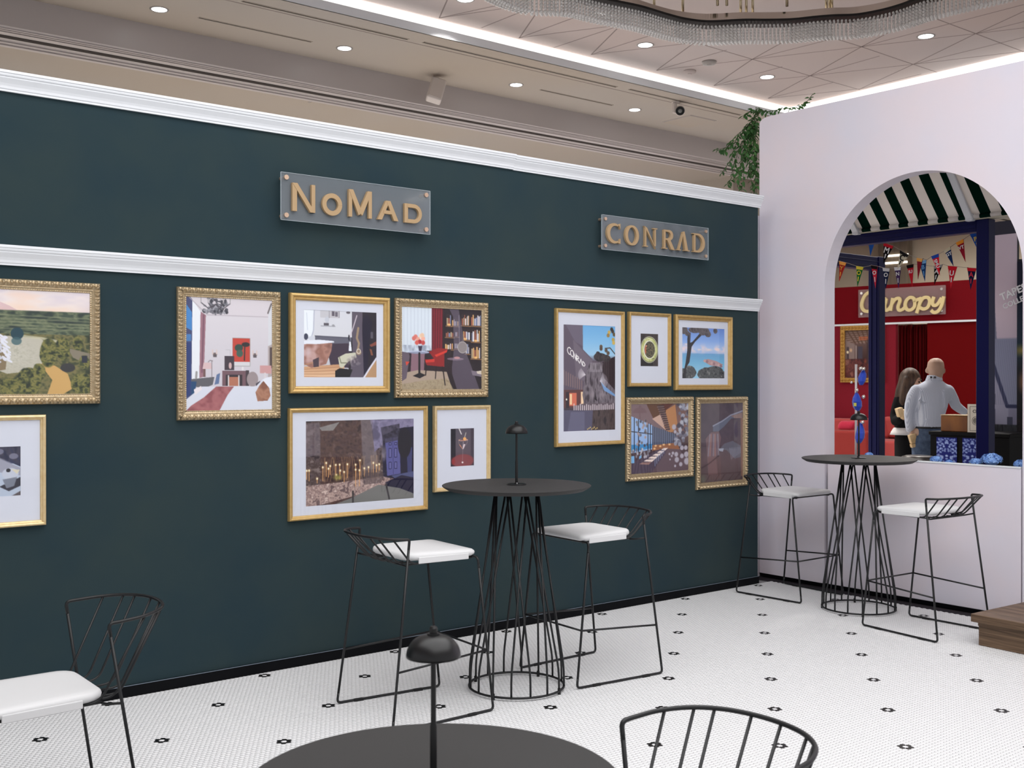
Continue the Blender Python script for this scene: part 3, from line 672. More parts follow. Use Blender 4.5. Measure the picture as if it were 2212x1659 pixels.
def leaf_relief(x, t, L):
    n = max(1, round(L / PITCHL)); p = x / (L / n); f = p - math.floor(p); r = 0.0
    if 0.002 <= t <= 0.030:
        q = (t - 0.002) / 0.028
        a = f - 0.30 - 0.22 * (q - 0.5)                       # broad curling leaf
        leaf = math.exp(-(a / 0.17) ** 2) * math.exp(-((q - 0.55) / 0.34) ** 2)
        curl = math.exp(-((f - 0.42) / 0.07) ** 2 - ((q - 0.30) / 0.16) ** 2)
        b = f - 0.80 + 0.16 * (q - 0.5)                       # narrow upright leaf between
        nar = math.exp(-(b / 0.075) ** 2) * (0.35 + 0.65 * math.sin(PI * q))
        r = 0.0075 * leaf + 0.006 * curl + 0.0068 * nar - 0.0052 * (1 - min(1, leaf + nar + curl)) * math.sin(PI * q)
    elif 0.0445 <= t <= 0.050:
        m = max(1, round(L / 0.011)); r = 0.0016 * math.sin(2 * PI * x / (L / m))
    return r
RAILS = {}
def rails_for(W, H, style, parent, mats):
    # parent's origin: lower-left outer corner on the wall plane; local x right, y into wall, z up
    prof = {'carved': CARV, 'plain': PLAIN, 'wide': WIDEP}[style]
    for (L, tf) in ((W, lambda x, t, h: (x, -h, t)), (W, lambda x, t, h: (W - x, -h, H - t)), (H, lambda x, t, h: (W - t, -h, x)), (H, lambda x, t, h: (t, -h, H - x))):
        ns = 2 if style != 'carved' else int(L / 0.003)
        mb = rail_mesh(L, prof, leaf_relief if style == 'carved' else None, ns); mb.v = [tf(*p) for p in mb.v]
        o = mb.build('rail', mats, parent, smooth=(style == 'carved'))
        if style != 'carved':
            o.data.polygons.foreach_set('use_smooth', [True] * len(o.data.polygons))
            try: o.data.set_sharp_from_angle(angle=0.5)
            except Exception: pass
    return prof[-1][0]
def framed(x0, x1, z0, z1, style, mats, label, paint, mat_margin=None, cell=0.0028):
    W, H = x1 - x0, z1 - z0
    t = thing('framed_picture', label, 'picture', (x0, YW - 0.001, z0), 0, 'framed pictures on the green wall')
    iw = rails_for(W, H, style, t, mats)
    MB().box((0.004, -0.008, 0.004), (W - 0.004, 0, H - 0.004)).build('backing', M['frame_side'], t)
    ox0, ox1, oz0, oz1 = iw - 0.003, W - iw + 0.003, iw - 0.003, H - iw + 0.003
    if mat_margin:
        l, r, tp, bt = mat_margin
        px0, px1, pz0, pz1 = ox0 + l * (ox1 - ox0), ox1 - r * (ox1 - ox0), oz0 + bt * (oz1 - oz0), oz1 - tp * (oz1 - oz0)
        y = -0.0105; mb = MB()
        for a, b_, c, d in ((ox0, px0, oz0, oz1), (px1, ox1, oz0, oz1), (px0, px1, oz0, pz0), (px0, px1, pz1, oz1)): mb.box((a, y, c), (b_, -0.0085, d))
        mb.build('mat_board', M['mat_board'], t)
    else: px0, px1, pz0, pz1 = ox0, ox1, oz0, oz1
    pic = Pic(px1 - px0, pz1 - pz0, cell); paint(pic)
    put(print_mesh(pic, (px0, -0.0090, pz1), (px1 - px0, 0, 0), (0, 0, pz0 - pz1)), 'print', t)
    MB().box((ox0 - .001, -0.0128, oz0 - .001), (ox1 + .001, -0.0118, oz1 + .001)).build('glass_pane', M['glass'], t)
    return t

# ---- the prints
def p_lake(p):
    p.gv([(0, (214, 206, 212)), (0.12, (226, 214, 208)), (0.2, (226, 206, 190)), (0.201, (84, 92, 84)), (0.34, (70, 80, 66)), (0.42, (92, 96, 76)), (0.7, (86, 86, 62)), (1, (60, 62, 44))])
    sky = (p.v < 0.2).astype(float); p.mottle(sky * 0.45, [(200, 190, 206), (226, 214, 212), (236, 200, 176)], 3, 9, 3)
    p.poly([(0.16, 0.14), (0.3, 0.12), (0.38, 0.16), (0.44, 0.2), (0.12, 0.2)], (196, 160, 168), 0.6)
    p.mottle(((p.v > 0.2) & (p.v < 0.45)).astype(float), [(44, 56, 52), (72, 84, 66), (108, 116, 90), (60, 74, 62)], 12, 26, 5)
    for k in range(5): p.line([(0, 0.24 + 0.035 * k), (0.5, 0.25 + 0.03 * k), (1, 0.26 + 0.03 * k)], 0.004, (146, 150, 118), 0.6)
    p.mottle((p.v > 0.42).astype(float), [(48, 56, 40), (86, 88, 56), (120, 112, 72), (62, 70, 48)], 16, 16, 8)
    p.poly([(0.05, 0.46), (0.3, 0.44), (0.46, 0.45), (0.60, 0.455), (0.655, 0.5), (0.63, 0.6), (0.62, 0.72), (0.5, 0.78), (0.36, 0.8), (0.15, 0.7), (0.04, 0.58)], (182, 178, 164))
    p.mottle(p.em(0.4, 0.62, 0.26, 0.2, 0.9) * 0.5, [(150, 150, 132), (206, 204, 196), (170, 168, 150)], 40, 60, 4)
    p.line([(0.45, 0.44), (0.62, 0.46), (0.8, 0.5)], 0.012, (190, 186, 160), 0.8)
    p.ell(0.435, 0.42, 0.05, 0.06, (30, 62, 74)); p.ell(0.43, 0.49, 0.04, 0.04, (60, 92, 100), 0.8)
    p.poly([(0.0, 0.5), (0.22, 0.44), (0.30, 0.48), (0.36, 0.62), (0.35, 0.76), (0.2, 0.8), (0, 0.8)], (128, 112, 86))
    r = np.random.default_rng(3)
    for k in range(34):
        x, y = 0.31 + 0.05 * r.random() + 0.03 * (k / 34), 0.44 + 0.25 * k / 34; p.ell(x, y, 0.017, 0.010, (216, 218, 230), 0.95, ang=0.6)
    for k in range(20): p.ell(0.24 + 0.08 * r.random(), 0.5 + 0.24 * r.random(), 0.016, 0.01, (196, 200, 214), 0.9)
    p.poly([(0.6, 0.7), (0.72, 0.72), (0.82, 0.8), (0.86, 0.94), (0.78, 1), (0.66, 1), (0.7, 0.86)], (196, 158, 98))
    p.poly([(0.82, 0.55), (1.0, 0.6), (1, 0.72), (0.86, 0.64)], (128, 120, 104))
    for cx, cy, rx, ry, sd in ((0.67, 0.6, 0.08, 0.17, 1), (0.78, 0.56, 0.07, 0.13, 2), (0.52, 0.88, 0.11, 0.16, 3), (0.6, 0.78, 0.06, 0.1, 7), (0.93, 0.9, 0.1, 0.13, 4), (0.38, 0.93, 0.1, 0.1, 5), (0.2, 0.9, 0.16, 0.12, 6), (0.95, 0.68, 0.05, 0.08, 9), (0.9, 0.5, 0.05, 0.08, 10)):
        p.tree(cx, cy, rx, ry, [(38, 46, 34), (86, 90, 50), (132, 126, 70), (64, 72, 46)], sd)
    p.ell(0.82, 0.74, 0.06, 0.045, (52, 52, 54)); p.rect(0.93, 0.62, 0.975, 0.69, (40, 44, 56))
def p_coffee(p):
    p.fill((176, 188, 206)); p.poly([(0, 0), (1, 0), (1, 0.42), (0.3, 0.1), (0, 0.2)], (40, 44, 70)); p.mottle(((p.v < 0.35) & (p.u > 0.3)).astype(float) * 0.6, [(30, 34, 60), (80, 72, 80), (48, 52, 84)], 9, 9, 1)
    p.poly([(0.25, 0.1), (1.0, 0.44), (1.0, 0.60), (0.5, 0.5), (0.2, 0.4)], (150, 152, 168)); p.poly([(0.55, 0.8), (1, 0.62), (1, 0.8), (0.75, 0.9)], (56, 56, 66))
    p.ell(0.32, 0.55, 0.2, 0.16, (206, 216, 212)); p.ell(0.3, 0.56, 0.12, 0.1, (170, 190, 176)); p.ell(0.78, 0.55, 0.18, 0.12, (186, 192, 206)); p.ell(0.74, 0.48, 0.05, 0.04, (36, 36, 44)); p.poly([(0.8, 0.46), (0.98, 0.48), (0.92, 0.56)], (206, 200, 178))
    p.poly([(0.62, 0.66), (0.92, 0.62), (0.86, 0.8), (0.7, 0.84)], (120, 126, 140)); p.ell(0.3, 0.88, 0.24, 0.1, (196, 204, 220)); p.poly([(0.8, 1), (1, 0.9), (1, 1)], (92, 84, 88))
    for x, y in ((0.25, 0.08), (0.85, 0.2), (0.55, 0.1)): p.ell(x, y, 0.1, 0.06, (150, 150, 170), 0.6)
def p_bedroom(p):
    p.gv([(0, (196, 190, 198)), (0.18, (206, 202, 208)), (0.7, (198, 194, 202)), (1, (190, 190, 200))])
    p.rect(0, 0, 0.075, 1, (66, 72, 110)); p.poly([(0, 0.06), (0.07, 0.14), (0.07, 0.3), (0, 0.27)], (66, 128, 190)); p.rect(0, 0.33, 0.06, 0.39, (70, 120, 176)); p.poly([(0, 0.4), (0.06, 0.4), (0.055, 0.86), (0, 0.88)], (40, 58, 112))
    p.poly([(0.075, 0.03), (0.165, 0.13), (0.15, 0.72), (0.065, 0.74)], (222, 226, 232)); p.poly([(0.165, 0.13), (0.225, 0.16), (0.2, 0.7), (0.15, 0.71)], (150, 110, 122)); p.line([(0.2, 0.16), (0.18, 0.66)], 0.006, (116, 80, 96))
    p.poly([(0.04, 0), (1, 0), (0.95, 0.155), (0.24, 0.155)], (206, 200, 206)); p.line([(0.24, 0.157), (0.95, 0.155)], 0.003, (170, 162, 170)); p.line([(0.04, 0.01), (0.24, 0.157)], 0.003, (170, 162, 170))
    p.poly([(0.95, 0.1), (1, 0.03), (1, 0.42), (0.95, 0.45)], (206, 208, 214)); p.line([(0.945, 0.12), (0.985, 0.035)], 0.007, (104, 96, 98)); p.poly([(0.945, 0.42), (1, 0.4), (1, 0.72), (0.945, 0.7)], (170, 160, 160)); p.rect(0.965, 0.43, 1, 0.62, (84, 70, 70))
    r = np.random.default_rng(9)                                   # chandelier
    for k in range(70):
        x, y = 0.335 + 0.13 * (r.random() - .5) * 2, 0.01 + 0.13 * r.random() ** 0.8; p.ell(x, y, 0.012 + 0.012 * r.random(), 0.008 + 0.016 * r.random(), [(70, 70, 78), (110, 110, 118), (150, 150, 158), (52, 52, 60)][k % 4], 0.9)
    for x0 in (0.17, 0.25, 0.42, 0.5): p.line([(0.335, 0.06), ((x0 + 0.335) / 2, 0.10), (x0, 0.05)], 0.004, (70, 66, 74)); p.line([(x0, 0.0), (x0, 0.05)], 0.004, (160, 156, 160))
    p.rect(0.525, 0.35, 0.735, 0.605, (150, 150, 148)); p.rect(0.53, 0.355, 0.73, 0.566, (186, 66, 54)); p.rect(0.53, 0.566, 0.73, 0.6, (206, 206, 210))     # poster on the back wall: plain blobs
    p.ell(0.6, 0.44, 0.05, 0.034, (44, 70, 62)); p.ell(0.61, 0.49, 0.04, 0.034, (60, 92, 80)); p.line([(0.67, 0.4), (0.665, 0.55)], 0.006, (52, 44, 44)); p.ell(0.68, 0.41, 0.05, 0.022, (44, 42, 44))
    p.rect(0.435, 0.515, 0.545, 0.64, (62, 52, 62)); p.ell(0.5, 0.6, 0.018, 0.03, (200, 170, 170)); p.line([(0.45, 0.46), (0.5, 0.46), (0.5, 0.51)], 0.002, (170, 170, 176))
    for x in (0.325, 0.79): p.ell(x, 0.50, 0.03, 0.014, (120, 104, 104)); p.line([(x - .025, 0.5), (x - .025, 0.465)], 0.006, (206, 190, 186)); p.line([(x + .02, 0.5), (x + .02, 0.465)], 0.006, (206, 190, 186)); p.rect(x - .02, 0.5, x + .02, 0.525, (92, 84, 88))
    p.poly([(0.2, 0.575), (0.28, 0.575), (0.295, 0.63), (0.185, 0.63)], (206, 180, 182)); p.line([(0.29, 0.56), (0.29, 0.7)], 0.003, (120, 110, 116)); p.line([(0.25, 0.57), (0.27, 0.555), (0.3, 0.56)], 0.003, (120, 110, 116)); p.rect(0.195, 0.63, 0.22, 0.7, (110, 84, 84))
    p.poly([(0.06, 0.72), (0.32, 0.70), (0.3, 0.77), (0.2, 0.8), (0.06, 0.78)], (92, 92, 98)); p.poly([(0.06, 0.74), (0.12, 0.74), (0.1, 0.86), (0.06, 0.86)], (30, 70, 110)); p.line([(0.12, 0.66), (0.115, 0.71)], 0.01, (150, 150, 150))
    p.poly([(0.345, 0.68), (0.385, 0.665), (0.37, 0.76), (0.32, 0.77)], (92, 112, 150))
    p.poly([(0.41, 0.645), (0.68, 0.645), (0.68, 0.78), (0.41, 0.78)], (112, 84, 92)); p.rect(0.45, 0.68, 0.64, 0.78, (52, 44, 50)); p.poly([(0.49, 0.7), (0.6, 0.7), (0.6, 0.78), (0.48, 0.78)], (170, 110, 88)); p.line([(0.48, 0.69), (0.48, 0.78)], 0.006, (206, 200, 200)); p.line([(0.6, 0.69), (0.6, 0.78)], 0.006, (206, 200, 200)); p.ell(0.645, 0.625, 0.014, 0.018, (216, 214, 216)); p.rect(0.68, 0.64, 0.72, 0.78, (66, 56, 62))
    p.ell(0.76, 0.72, 0.07, 0.07, (150, 138, 140)); p.poly([(0.85, 0.595), (0.985, 0.595), (0.985, 0.67), (0.85, 0.665)], (196, 150, 150)); p.line([(0.91, 0.67), (0.91, 0.71)], 0.01, (206, 200, 204)); p.poly([(0.8, 0.76), (0.85, 0.735), (0.86, 0.79), (0.8, 0.79)], (70, 66, 76))
    p.poly([(0, 0.9), (0.18, 0.785), (0.8, 0.785), (0.88, 0.72), (1, 0.69), (1, 1), (0, 1)], (206, 210, 222)); p.poly([(0.09, 0.81), (0.17, 0.78), (0.18, 0.81), (0.1, 0.86)], (222, 216, 220)); p.ell(0.96, 0.75, 0.09, 0.05, (220, 224, 234))
    p.poly([(0.34, 0.784), (0.545, 0.784), (0.47, 0.86), (0.375, 1), (0, 1), (0.06, 0.95), (0.2, 0.88)], (150, 88, 92)); p.mottle(p.pm([(0.34, 0.784), (0.545, 0.784), (0.47, 0.86), (0.375, 1), (0, 1), (0.06, 0.95), (0.2, 0.88)]) * 0.6, [(128, 70, 76), (162, 100, 104), (176, 116, 116)], 14, 18, 2)
    p.poly([(0.89, 0.735), (0.96, 0.8), (0.975, 0.87), (0.94, 0.915), (0.82, 0.92), (0.795, 0.84), (0.84, 0.78)], (150, 104, 84)); p.mottle(p.pm([(0.89, 0.735), (0.96, 0.8), (0.975, 0.87), (0.94, 0.915), (0.82, 0.92), (0.795, 0.84), (0.84, 0.78)]) * 0.7, [(120, 76, 60), (176, 130, 104), (140, 92, 72)], 9, 12, 5)
def p_bath(p):
    p.gv([(0, (206, 208, 216)), (0.4, (206, 208, 214)), (1, (180, 180, 188))]); p.poly([(0, 0), (0.13, 0), (0.12, 0.4), (0.1, 0.45), (0, 0.44)], (226, 232, 240)); p.line([(0.14, 0), (0.13, 0.3), (0.1, 0.42)], 0.008, (176, 180, 196)); p.line([(0.04, 0.05), (0.05, 0.3)], 0.005, (196, 204, 216))
    p.rect(0.22, 0.0, 0.34, 0.11, (190, 190, 196)); p.rect(0.345, 0.0, 0.48, 0.11, (186, 184, 190)); p.rect(0.375, 0.01, 0.41, 0.08, (90, 84, 96)); p.rect(0.42, 0.02, 0.455, 0.09, (104, 98, 110)); p.line([(0.34, 0), (0.34, 0.11)], 0.004, (120, 116, 124)); p.line([(0.475, 0), (0.475, 0.1)], 0.005, (110, 106, 114)); p.ell(0.6, 0.02, 0.03, 0.02, (96, 92, 100))
    p.line([(0.23, 0.235), (0.42, 0.235)], 0.006, (150, 152, 162)); p.rect(0.265, 0.19, 0.335, 0.225, (88, 84, 92)); p.ell(0.395, 0.225, 0.02, 0.02, (150, 150, 156)); p.ell(0.31, 0.14, 0.03, 0.05, (190, 194, 204))
    p.poly([(0.15, 0.38), (0.66, 0.40), (0.66, 0.62), (0.15, 0.6)], (96, 96, 110)); p.line([(0.15, 0.385), (0.66, 0.4)], 0.006, (70, 70, 84)); p.poly([(0.3, 0.5), (0.66, 0.48), (0.7, 0.86), (0.36, 0.84)], (58, 46, 62))
    p.gv([(0.78, (186, 140, 104)), (1, (222, 186, 150))], p.pm([(0, 0.84), (0.5, 0.80), (0.55, 0.84), (0.5, 1), (0, 1)])); 
    for k in range(4): p.line([(0, 0.88 + 0.035 * k), (0.25, 0.86 + .045 * k), (0.5, 0.84 + 0.05 * k)], 0.004, (150, 96, 66), 0.7)
    p.poly([(0, 0.5), (0.38, 0.485), (0.37, 0.6), (0.3, 0.8), (0.1, 0.86), (0, 0.8)], (156, 112, 98)); p.mottle(p.pm([(0, 0.5), (0.38, 0.485), (0.37, 0.6), (0.3, 0.8), (0.1, 0.86), (0, 0.8)]) * 0.7, [(96, 60, 56), (176, 132, 118), (140, 96, 84), (200, 170, 170)], 5, 5, 3)
    p.ell(0.06, 0.62, 0.05, 0.1, (206, 190, 196), 0.6, 0.8); p.poly([(0, 0.46), (0.2, 0.44), (0.4, 0.455), (0.41, 0.475), (0.2, 0.505), (0, 0.51)], (222, 226, 236)); p.ell(0.10, 0.42, 0.05, 0.03, (200, 204, 214)); p.ell(0.03, 0.40, 0.03, 0.05, (60, 64, 84))
    p.poly([(0.12, 0.74), (0.2, 0.7), (0.2, 0.84), (0.13, 0.85)], (70, 56, 66)); p.line([(0, 0.82), (0.12, 0.78)], 0.006, (176, 130, 96))
    p.poly([(0.65, 0.0), (1, 0), (1, 1), (0.6, 1), (0.62, 0.6), (0.65, 0.4)], (30, 26, 36)); p.poly([(0.65, 0), (0.8, 0.0), (0.795, 0.3), (0.82, 1), (0.62, 1), (0.66, 0.6)], (88, 80, 94)); p.poly([(0.8, 0.1), (0.86, 0.02), (0.94, 0.16), (0.9, 0.4), (0.86, 1), (0.82, 1), (0.8, 0.4)], (18, 16, 40))
    p.line([(0.72, 0.06), (0.67, 0.24), (0.62, 0.4)], 0.008, (200, 190, 200)); p.line([(0.74, 0.25), (0.72, 0.4), (0.75, 0.48), (0.73, 0.6)], 0.018, (170, 146, 112), 0.8); p.ell(0.745, 0.62, 0.04, 0.04, (150, 130, 110)); p.ring(0.745, 0.6, 0.032, 0.04, (216, 206, 190), 0.3)
    p.poly([(0.615, 0.46), (0.635, 0.46), (0.65, 0.6), (0.605, 0.6)], (226, 230, 240)); p.ell(0.61, 0.4, 0.012, 0.05, (40, 40, 52))
    p.poly([(0.46, 0.7), (0.56, 0.64), (0.7, 0.62), (0.72, 0.7), (0.6, 0.76), (0.52, 0.86), (0.48, 0.84)], (196, 196, 176)); p.line([(0.48, 0.7), (0.5, 0.78), (0.58, 0.78)], 0.008, (120, 122, 100)); p.mottle(p.em(0.68, 0.74, 0.12, 0.1, 0.6) * 0.7, [(90, 80, 92), (216, 206, 206), (120, 108, 112)], 14, 14, 8)
    p.poly([(0.42, 0.9), (0.48, 0.86), (0.66, 0.88), (0.62, 1), (0.42, 1)], (16, 14, 20)); p.poly([(0.82, 1), (1, 0.72), (1, 1)], (176, 140, 104)); p.line([(0.82, 1), (0.9, 0.86), (1, 0.7)], 0.014, (214, 214, 226)); p.poly([(0.9, 0.5), (1, 0.44), (1, 0.5), (0.92, 0.53)], (128, 70, 56)); p.poly([(0.9, 0.56), (0.93, 0.57), (0.95, 0.66), (0.92, 0.66)], (130, 80, 56)); p.rect(0.915, 0.3, 0.95, 0.4, (96, 92, 104), 0.8)
def p_library(p):
    p.fill((26, 16, 22)); p.rect(0, 0, 0.37, 0.56, (208, 218, 228))
    for k in range(9): p.line([(0.03 + 0.042 * k, 0), (0.03 + 0.042 * k, 0.5)], 0.004, (184, 194, 208), 0.8)
    p.mottle(((p.u < 0.37) & (p.v > 0.46) & (p.v < 0.56)).astype(float) * 0.7, [(150, 160, 178), (204, 214, 226), (120, 130, 150)], 14, 5, 2)
    p.rect(0.365, 0, 0.5, 0.52, (122, 22, 38)); 
    for k in range(5): p.line([(0.38 + 0.03 * k, 0), (0.375 + 0.03 * k, 0.5)], 0.007, (78, 10, 22), 0.9)
    for (x0, y0, w, h) in ((0.55, 0.08, 0.06, 0.13), (0.62, 0.13, 0.08, 0.08), (0.74, 0.07, 0.1, 0.13), (0.86, 0.06, 0.13, 0.14), (0.54, 0.29, 0.1, 0.06), (0.66, 0.27, 0.04, 0.07), (0.76, 0.25, 0.09, 0.13), (0.87, 0.25, 0.1, 0.15), (0.53, 0.42, 0.1, 0.08), (0.65, 0.4, 0.04, 0.09), (0.79, 0.43, 0.05, 0.12), (0.865, 0.46, 0.12, 0.15)):
        r = np.random.default_rng(int(x0 * 100 + y0 * 1000)); p.rect(x0 - .005, y0 - .01, x0 + w, y0 + h + .004, (40, 28, 30))
        xx = x0
        while xx < x0 + w - .008:
            bw = 0.010 + 0.014 * r.random(); hh = h * (0.6 + 0.4 * r.random()); c = [(206, 200, 206), (170, 150, 120), (216, 170, 110), (120, 130, 160), (226, 222, 224), (150, 90, 70)][int(r.integers(6))]
            p.rect(xx, y0 + h - hh, xx + bw * 0.85, y0 + h, c); xx += bw
        p.line([(x0 - .01, y0 + h + .008), (x0 + w + .01, y0 + h + .012)], 0.005, (150, 110, 70))
    for x, y in ((0.58, 0.2), (0.78, 0.37), (0.92, 0.39), (0.92, 0.6)): p.ell(x, y, 0.03, 0.02, (246, 196, 120), 0.9, 0.6)
    p.poly([(0.58, 0), (0.7, 0.0), (0.8, 0.55), (0.86, 0.7), (0.97, 1), (0.68, 1), (0.61, 0.78), (0.64, 0.5), (0.63, 0.1)], (112, 104, 122), 0.62)
    p.ell(0.75, 0.475, 0.065, 0.075, (136, 128, 128)); p.ring(0.75, 0.475, 0.065, 0.075, (170, 162, 160), 0.12); p.line([(0.705, 0.08), (0.71, 0.42)], 0.003, (150, 144, 160))
    p.poly([(0, 0.56), (0.37, 0.52), (0.6, 0.5), (0.62, 0.8), (0, 0.8)], (34, 22, 28)); p.poly([(0.12, 0.56), (0.28, 0.56), (0.27, 0.78), (0.11, 0.78)], (132, 100, 112)); p.poly([(0, 0.8), (0.2, 0.76), (0.55, 0.78), (0.62, 1), (0, 1)], (166, 148, 132)); p.mottle(p.pm([(0, 0.93), (0.3, 0.88), (0.56, 0.86), (0.64, 1), (0, 1)]) * 0.8, [(132, 118, 92), (168, 154, 124), (146, 130, 104)], 50, 50, 4)
    p.ell(0.205, 0.545, 0.135, 0.018, (190, 200, 222)); p.ell(0.205, 0.553, 0.13, 0.016, (110, 116, 140), 0.6); p.line([(0.215, 0.56), (0.215, 0.8)], 0.014, (14, 12, 16)); p.poly([(0.135, 0.83), (0.22, 0.79), (0.295, 0.82), (0.22, 0.86)], (18, 16, 20)); p.poly([(0.2, 0.47), (0.25, 0.47), (0.24, 0.53), (0.21, 0.53)], (50, 44, 66))
    for x, y, c in ((0.17, 0.36, (214, 120, 110)), (0.2, 0.39, (222, 160, 140)), (0.235, 0.35, (232, 206, 180)), (0.26, 0.38, (236, 170, 150)), (0.22, 0.42, (168, 40, 48)), (0.26, 0.43, (190, 70, 66)), (0.185, 0.43, (206, 90, 80)), (0.25, 0.34, (226, 190, 160)), (0.15, 0.38, (206, 110, 100))): p.ell(x, y, 0.028, 0.032, c, 1, 0.3)
    p.poly([(0.33, 0.54), (0.44, 0.49), (0.57, 0.5), (0.52, 0.56), (0.52, 0.72), (0.3, 0.7), (0.28, 0.63), (0.4, 0.63)], (138, 26, 26)); p.poly([(0.4, 0.575), (0.56, 0.51), (0.55, 0.54), (0.42, 0.6)], (206, 56, 42)); p.poly([(0.29, 0.64), (0.4, 0.62), (0.4, 0.66), (0.29, 0.67)], (196, 48, 36)); p.line([(0.5, 0.72), (0.53, 0.94)], 0.008, (22, 14, 16)); p.line([(0.3, 0.7), (0.29, 0.82)], 0.008, (22, 14, 16)); p.line([(0.42, 0.72), (0.41, 0.86)], 0.007, (22, 14, 16))
    p.poly([(0, 0.54), (0.09, 0.555), (0.1, 0.6), (0.06, 0.86), (0, 0.9)], (96, 84, 96)); p.poly([(0.05, 0.66), (0.1, 0.66), (0.06, 0.71)], (206, 70, 52)); p.ell(0.66, 0.62, 0.11, 0.018, (150, 130, 146), 0.7); p.ell(0.68, 0.605, 0.04, 0.015, (206, 150, 150), 0.8); p.poly([(0.86, 0.76), (1, 0.78), (1, 0.84), (0.88, 0.82)], (120, 110, 122)); p.poly([(0.93, 0.77), (1, 0.76), (1, 0.81), (0.94, 0.8)], (200, 190, 176))
def p_candles(p):
    p.fill((66, 54, 56)); p.mottle(np.ones_like(p.u), [(48, 38, 42), (92, 78, 78), (70, 56, 54), (120, 106, 104)], 18, 16, 3); p.mottle(((p.u > 0.13) & (p.u < 0.5)).astype(float) * 0.6, [(48, 28, 30), (86, 58, 48), (64, 40, 40)], 24, 20, 6)
    p.poly([(0.12, 0.08), (0.3, 0.02), (0.24, 0.12), (0.14, 0.12)], (150, 152, 152), 0.7); p.poly([(0.49, 0), (0.6, 0), (0.66, 0.6), (0.52, 0.62)], (112, 102, 106), 0.75); p.poly([(0.0, 0.04), (0.12, 0.02), (0.13, 0.4), (0, 0.42)], (112, 100, 108), 0.6)
    p.poly([(0.6, 0), (1, 0), (1, 0.2), (0.8, 0.16), (0.7, 0.3), (0.62, 0.4)], (112, 106, 134)); p.mottle(p.pm([(0.58, 0), (1, 0), (1, 0.3), (0.62, 0.36)]) * 0.6, [(70, 66, 88), (146, 140, 170), (104, 98, 126)], 16, 10, 2)
    p.poly([(0.7, 0.2), (0.84, 0.12), (1, 0.1), (1, 0.98), (0.76, 0.94), (0.7, 0.7)], (16, 14, 40)); p.poly([(0.72, 0.24), (0.86, 0.22), (0.87, 0.68), (0.74, 0.7)], (84, 84, 140)); p.mottle(p.pm([(0.68, 0.1), (0.86, 0.06), (0.86, 0.26), (0.7, 0.3)]) * 0.8, [(28, 24, 36), (66, 62, 78), (36, 32, 44)], 20, 12, 7)
    for x in (0.755, 0.81):
        for y0, y1 in ((0.29, 0.325), (0.36, 0.48), (0.53, 0.62)): p.rect(x, y0, x + 0.028, y1, (28, 26, 66)); p.rect(x + .006, y0 + .008, x + .022, y1 - .008, (104, 104, 160))
    p.line([(0.795, 0.24), (0.8, 0.68)], 0.003, (40, 38, 84)); p.poly([(0.93, 0.36), (0.985, 0.36), (0.98, 0.7), (0.94, 0.7)], (52, 56, 100)); p.rect(0.905, 0.44, 0.93, 0.465, (206, 222, 236)); p.ell(0.91, 0.3, 0.07, 0.2, (14, 12, 24)); p.poly([(0.78, 0.7), (1, 0.66), (1, 0.75), (0.82, 0.74)], (70, 76, 116))
    p.mottle(p.em(0.71, 0.42, 0.03, 0.12, 0.6), [(70, 64, 76), (130, 122, 136), (90, 84, 96)], 10, 10, 5)
    p.poly([(0, 0.78), (0.2, 0.76), (0.5, 0.72), (0.66, 0.7), (0.82, 0.74), (0.7, 0.82), (0.5, 0.9), (0.1, 1), (0, 1)], (140, 116, 112)); p.mottle(p.pm([(0, 0.76), (0.3, 0.74), (0.7, 0.7), (0.8, 0.74), (0.55, 0.88), (0.1, 1), (0, 1)]) * 0.85, [(96, 78, 80), (190, 166, 156), (128, 106, 104), (216, 196, 186)], 26, 18, 9)
    p.poly([(0.25, 1), (0.4, 0.94), (0.66, 0.8), (0.86, 0.86), (1, 0.94), (1, 1)], (110, 110, 108)); p.poly([(0.72, 0.78), (0.88, 0.7), (1, 0.74), (1, 0.94), (0.86, 0.86)], (22, 18, 46)); p.line([(0.73, 0.8), (0.76, 0.98)], 0.012, (48, 44, 48)); p.line([(0.42, 0.86), (0.42, 1)], 0.012, (52, 48, 50))
    r = np.random.default_rng(4)
    for k in range(26):
        x = 0.05 + 0.62 * r.random(); p.line([(x, 0.72), (x + 0.1 * (r.random() - .5), 0.44)], 0.003, (176, 140, 104), 0.6)
    for x, y, h in ((0.03, 0.58, 0.12), (0.01, 0.58, 0.1), (0.15, 0.55, 0.16), (0.18, 0.50, 0.16), (0.215, 0.54, 0.1), (0.2, 0.57, 0.1), (0.265, 0.53, 0.12), (0.3, 0.53, 0.17), (0.305, 0.6, 0.1), (0.34, 0.62, 0.12), (0.37, 0.53, 0.16), (0.445, 0.54, 0.14), (0.445, 0.6, 0.2), (0.485, 0.49, 0.18), (0.48, 0.61, 0.19), (0.525, 0.59, 0.1), (0.565, 0.58, 0.1), (0.61, 0.53, 0.14), (0.64, 0.56, 0.08), (0.665, 0.55, 0.08), (0.1, 0.68, 0.05), (0.27, 0.65, 0.05)):
        p.line([(x, y), (x, y + h)], 0.005, (214, 160, 104), 0.9); p.ell(x, y, 0.02, 0.026, (226, 170, 100), 0.6, 1.0); p.ell(x, y, 0.009, 0.016, (252, 238, 206), 1, 0.5)
    p.mottle(p.em(0.28, 0.68, 0.05, 0.05, 0.8), [(96, 92, 50), (150, 140, 76), (120, 110, 60)], 12, 12, 8)
    p.poly([(0.52, 0.7), (0.54, 0.64), (0.72, 0.66), (0.68, 0.78), (0.52, 0.79)], (70, 58, 60), 0.6)
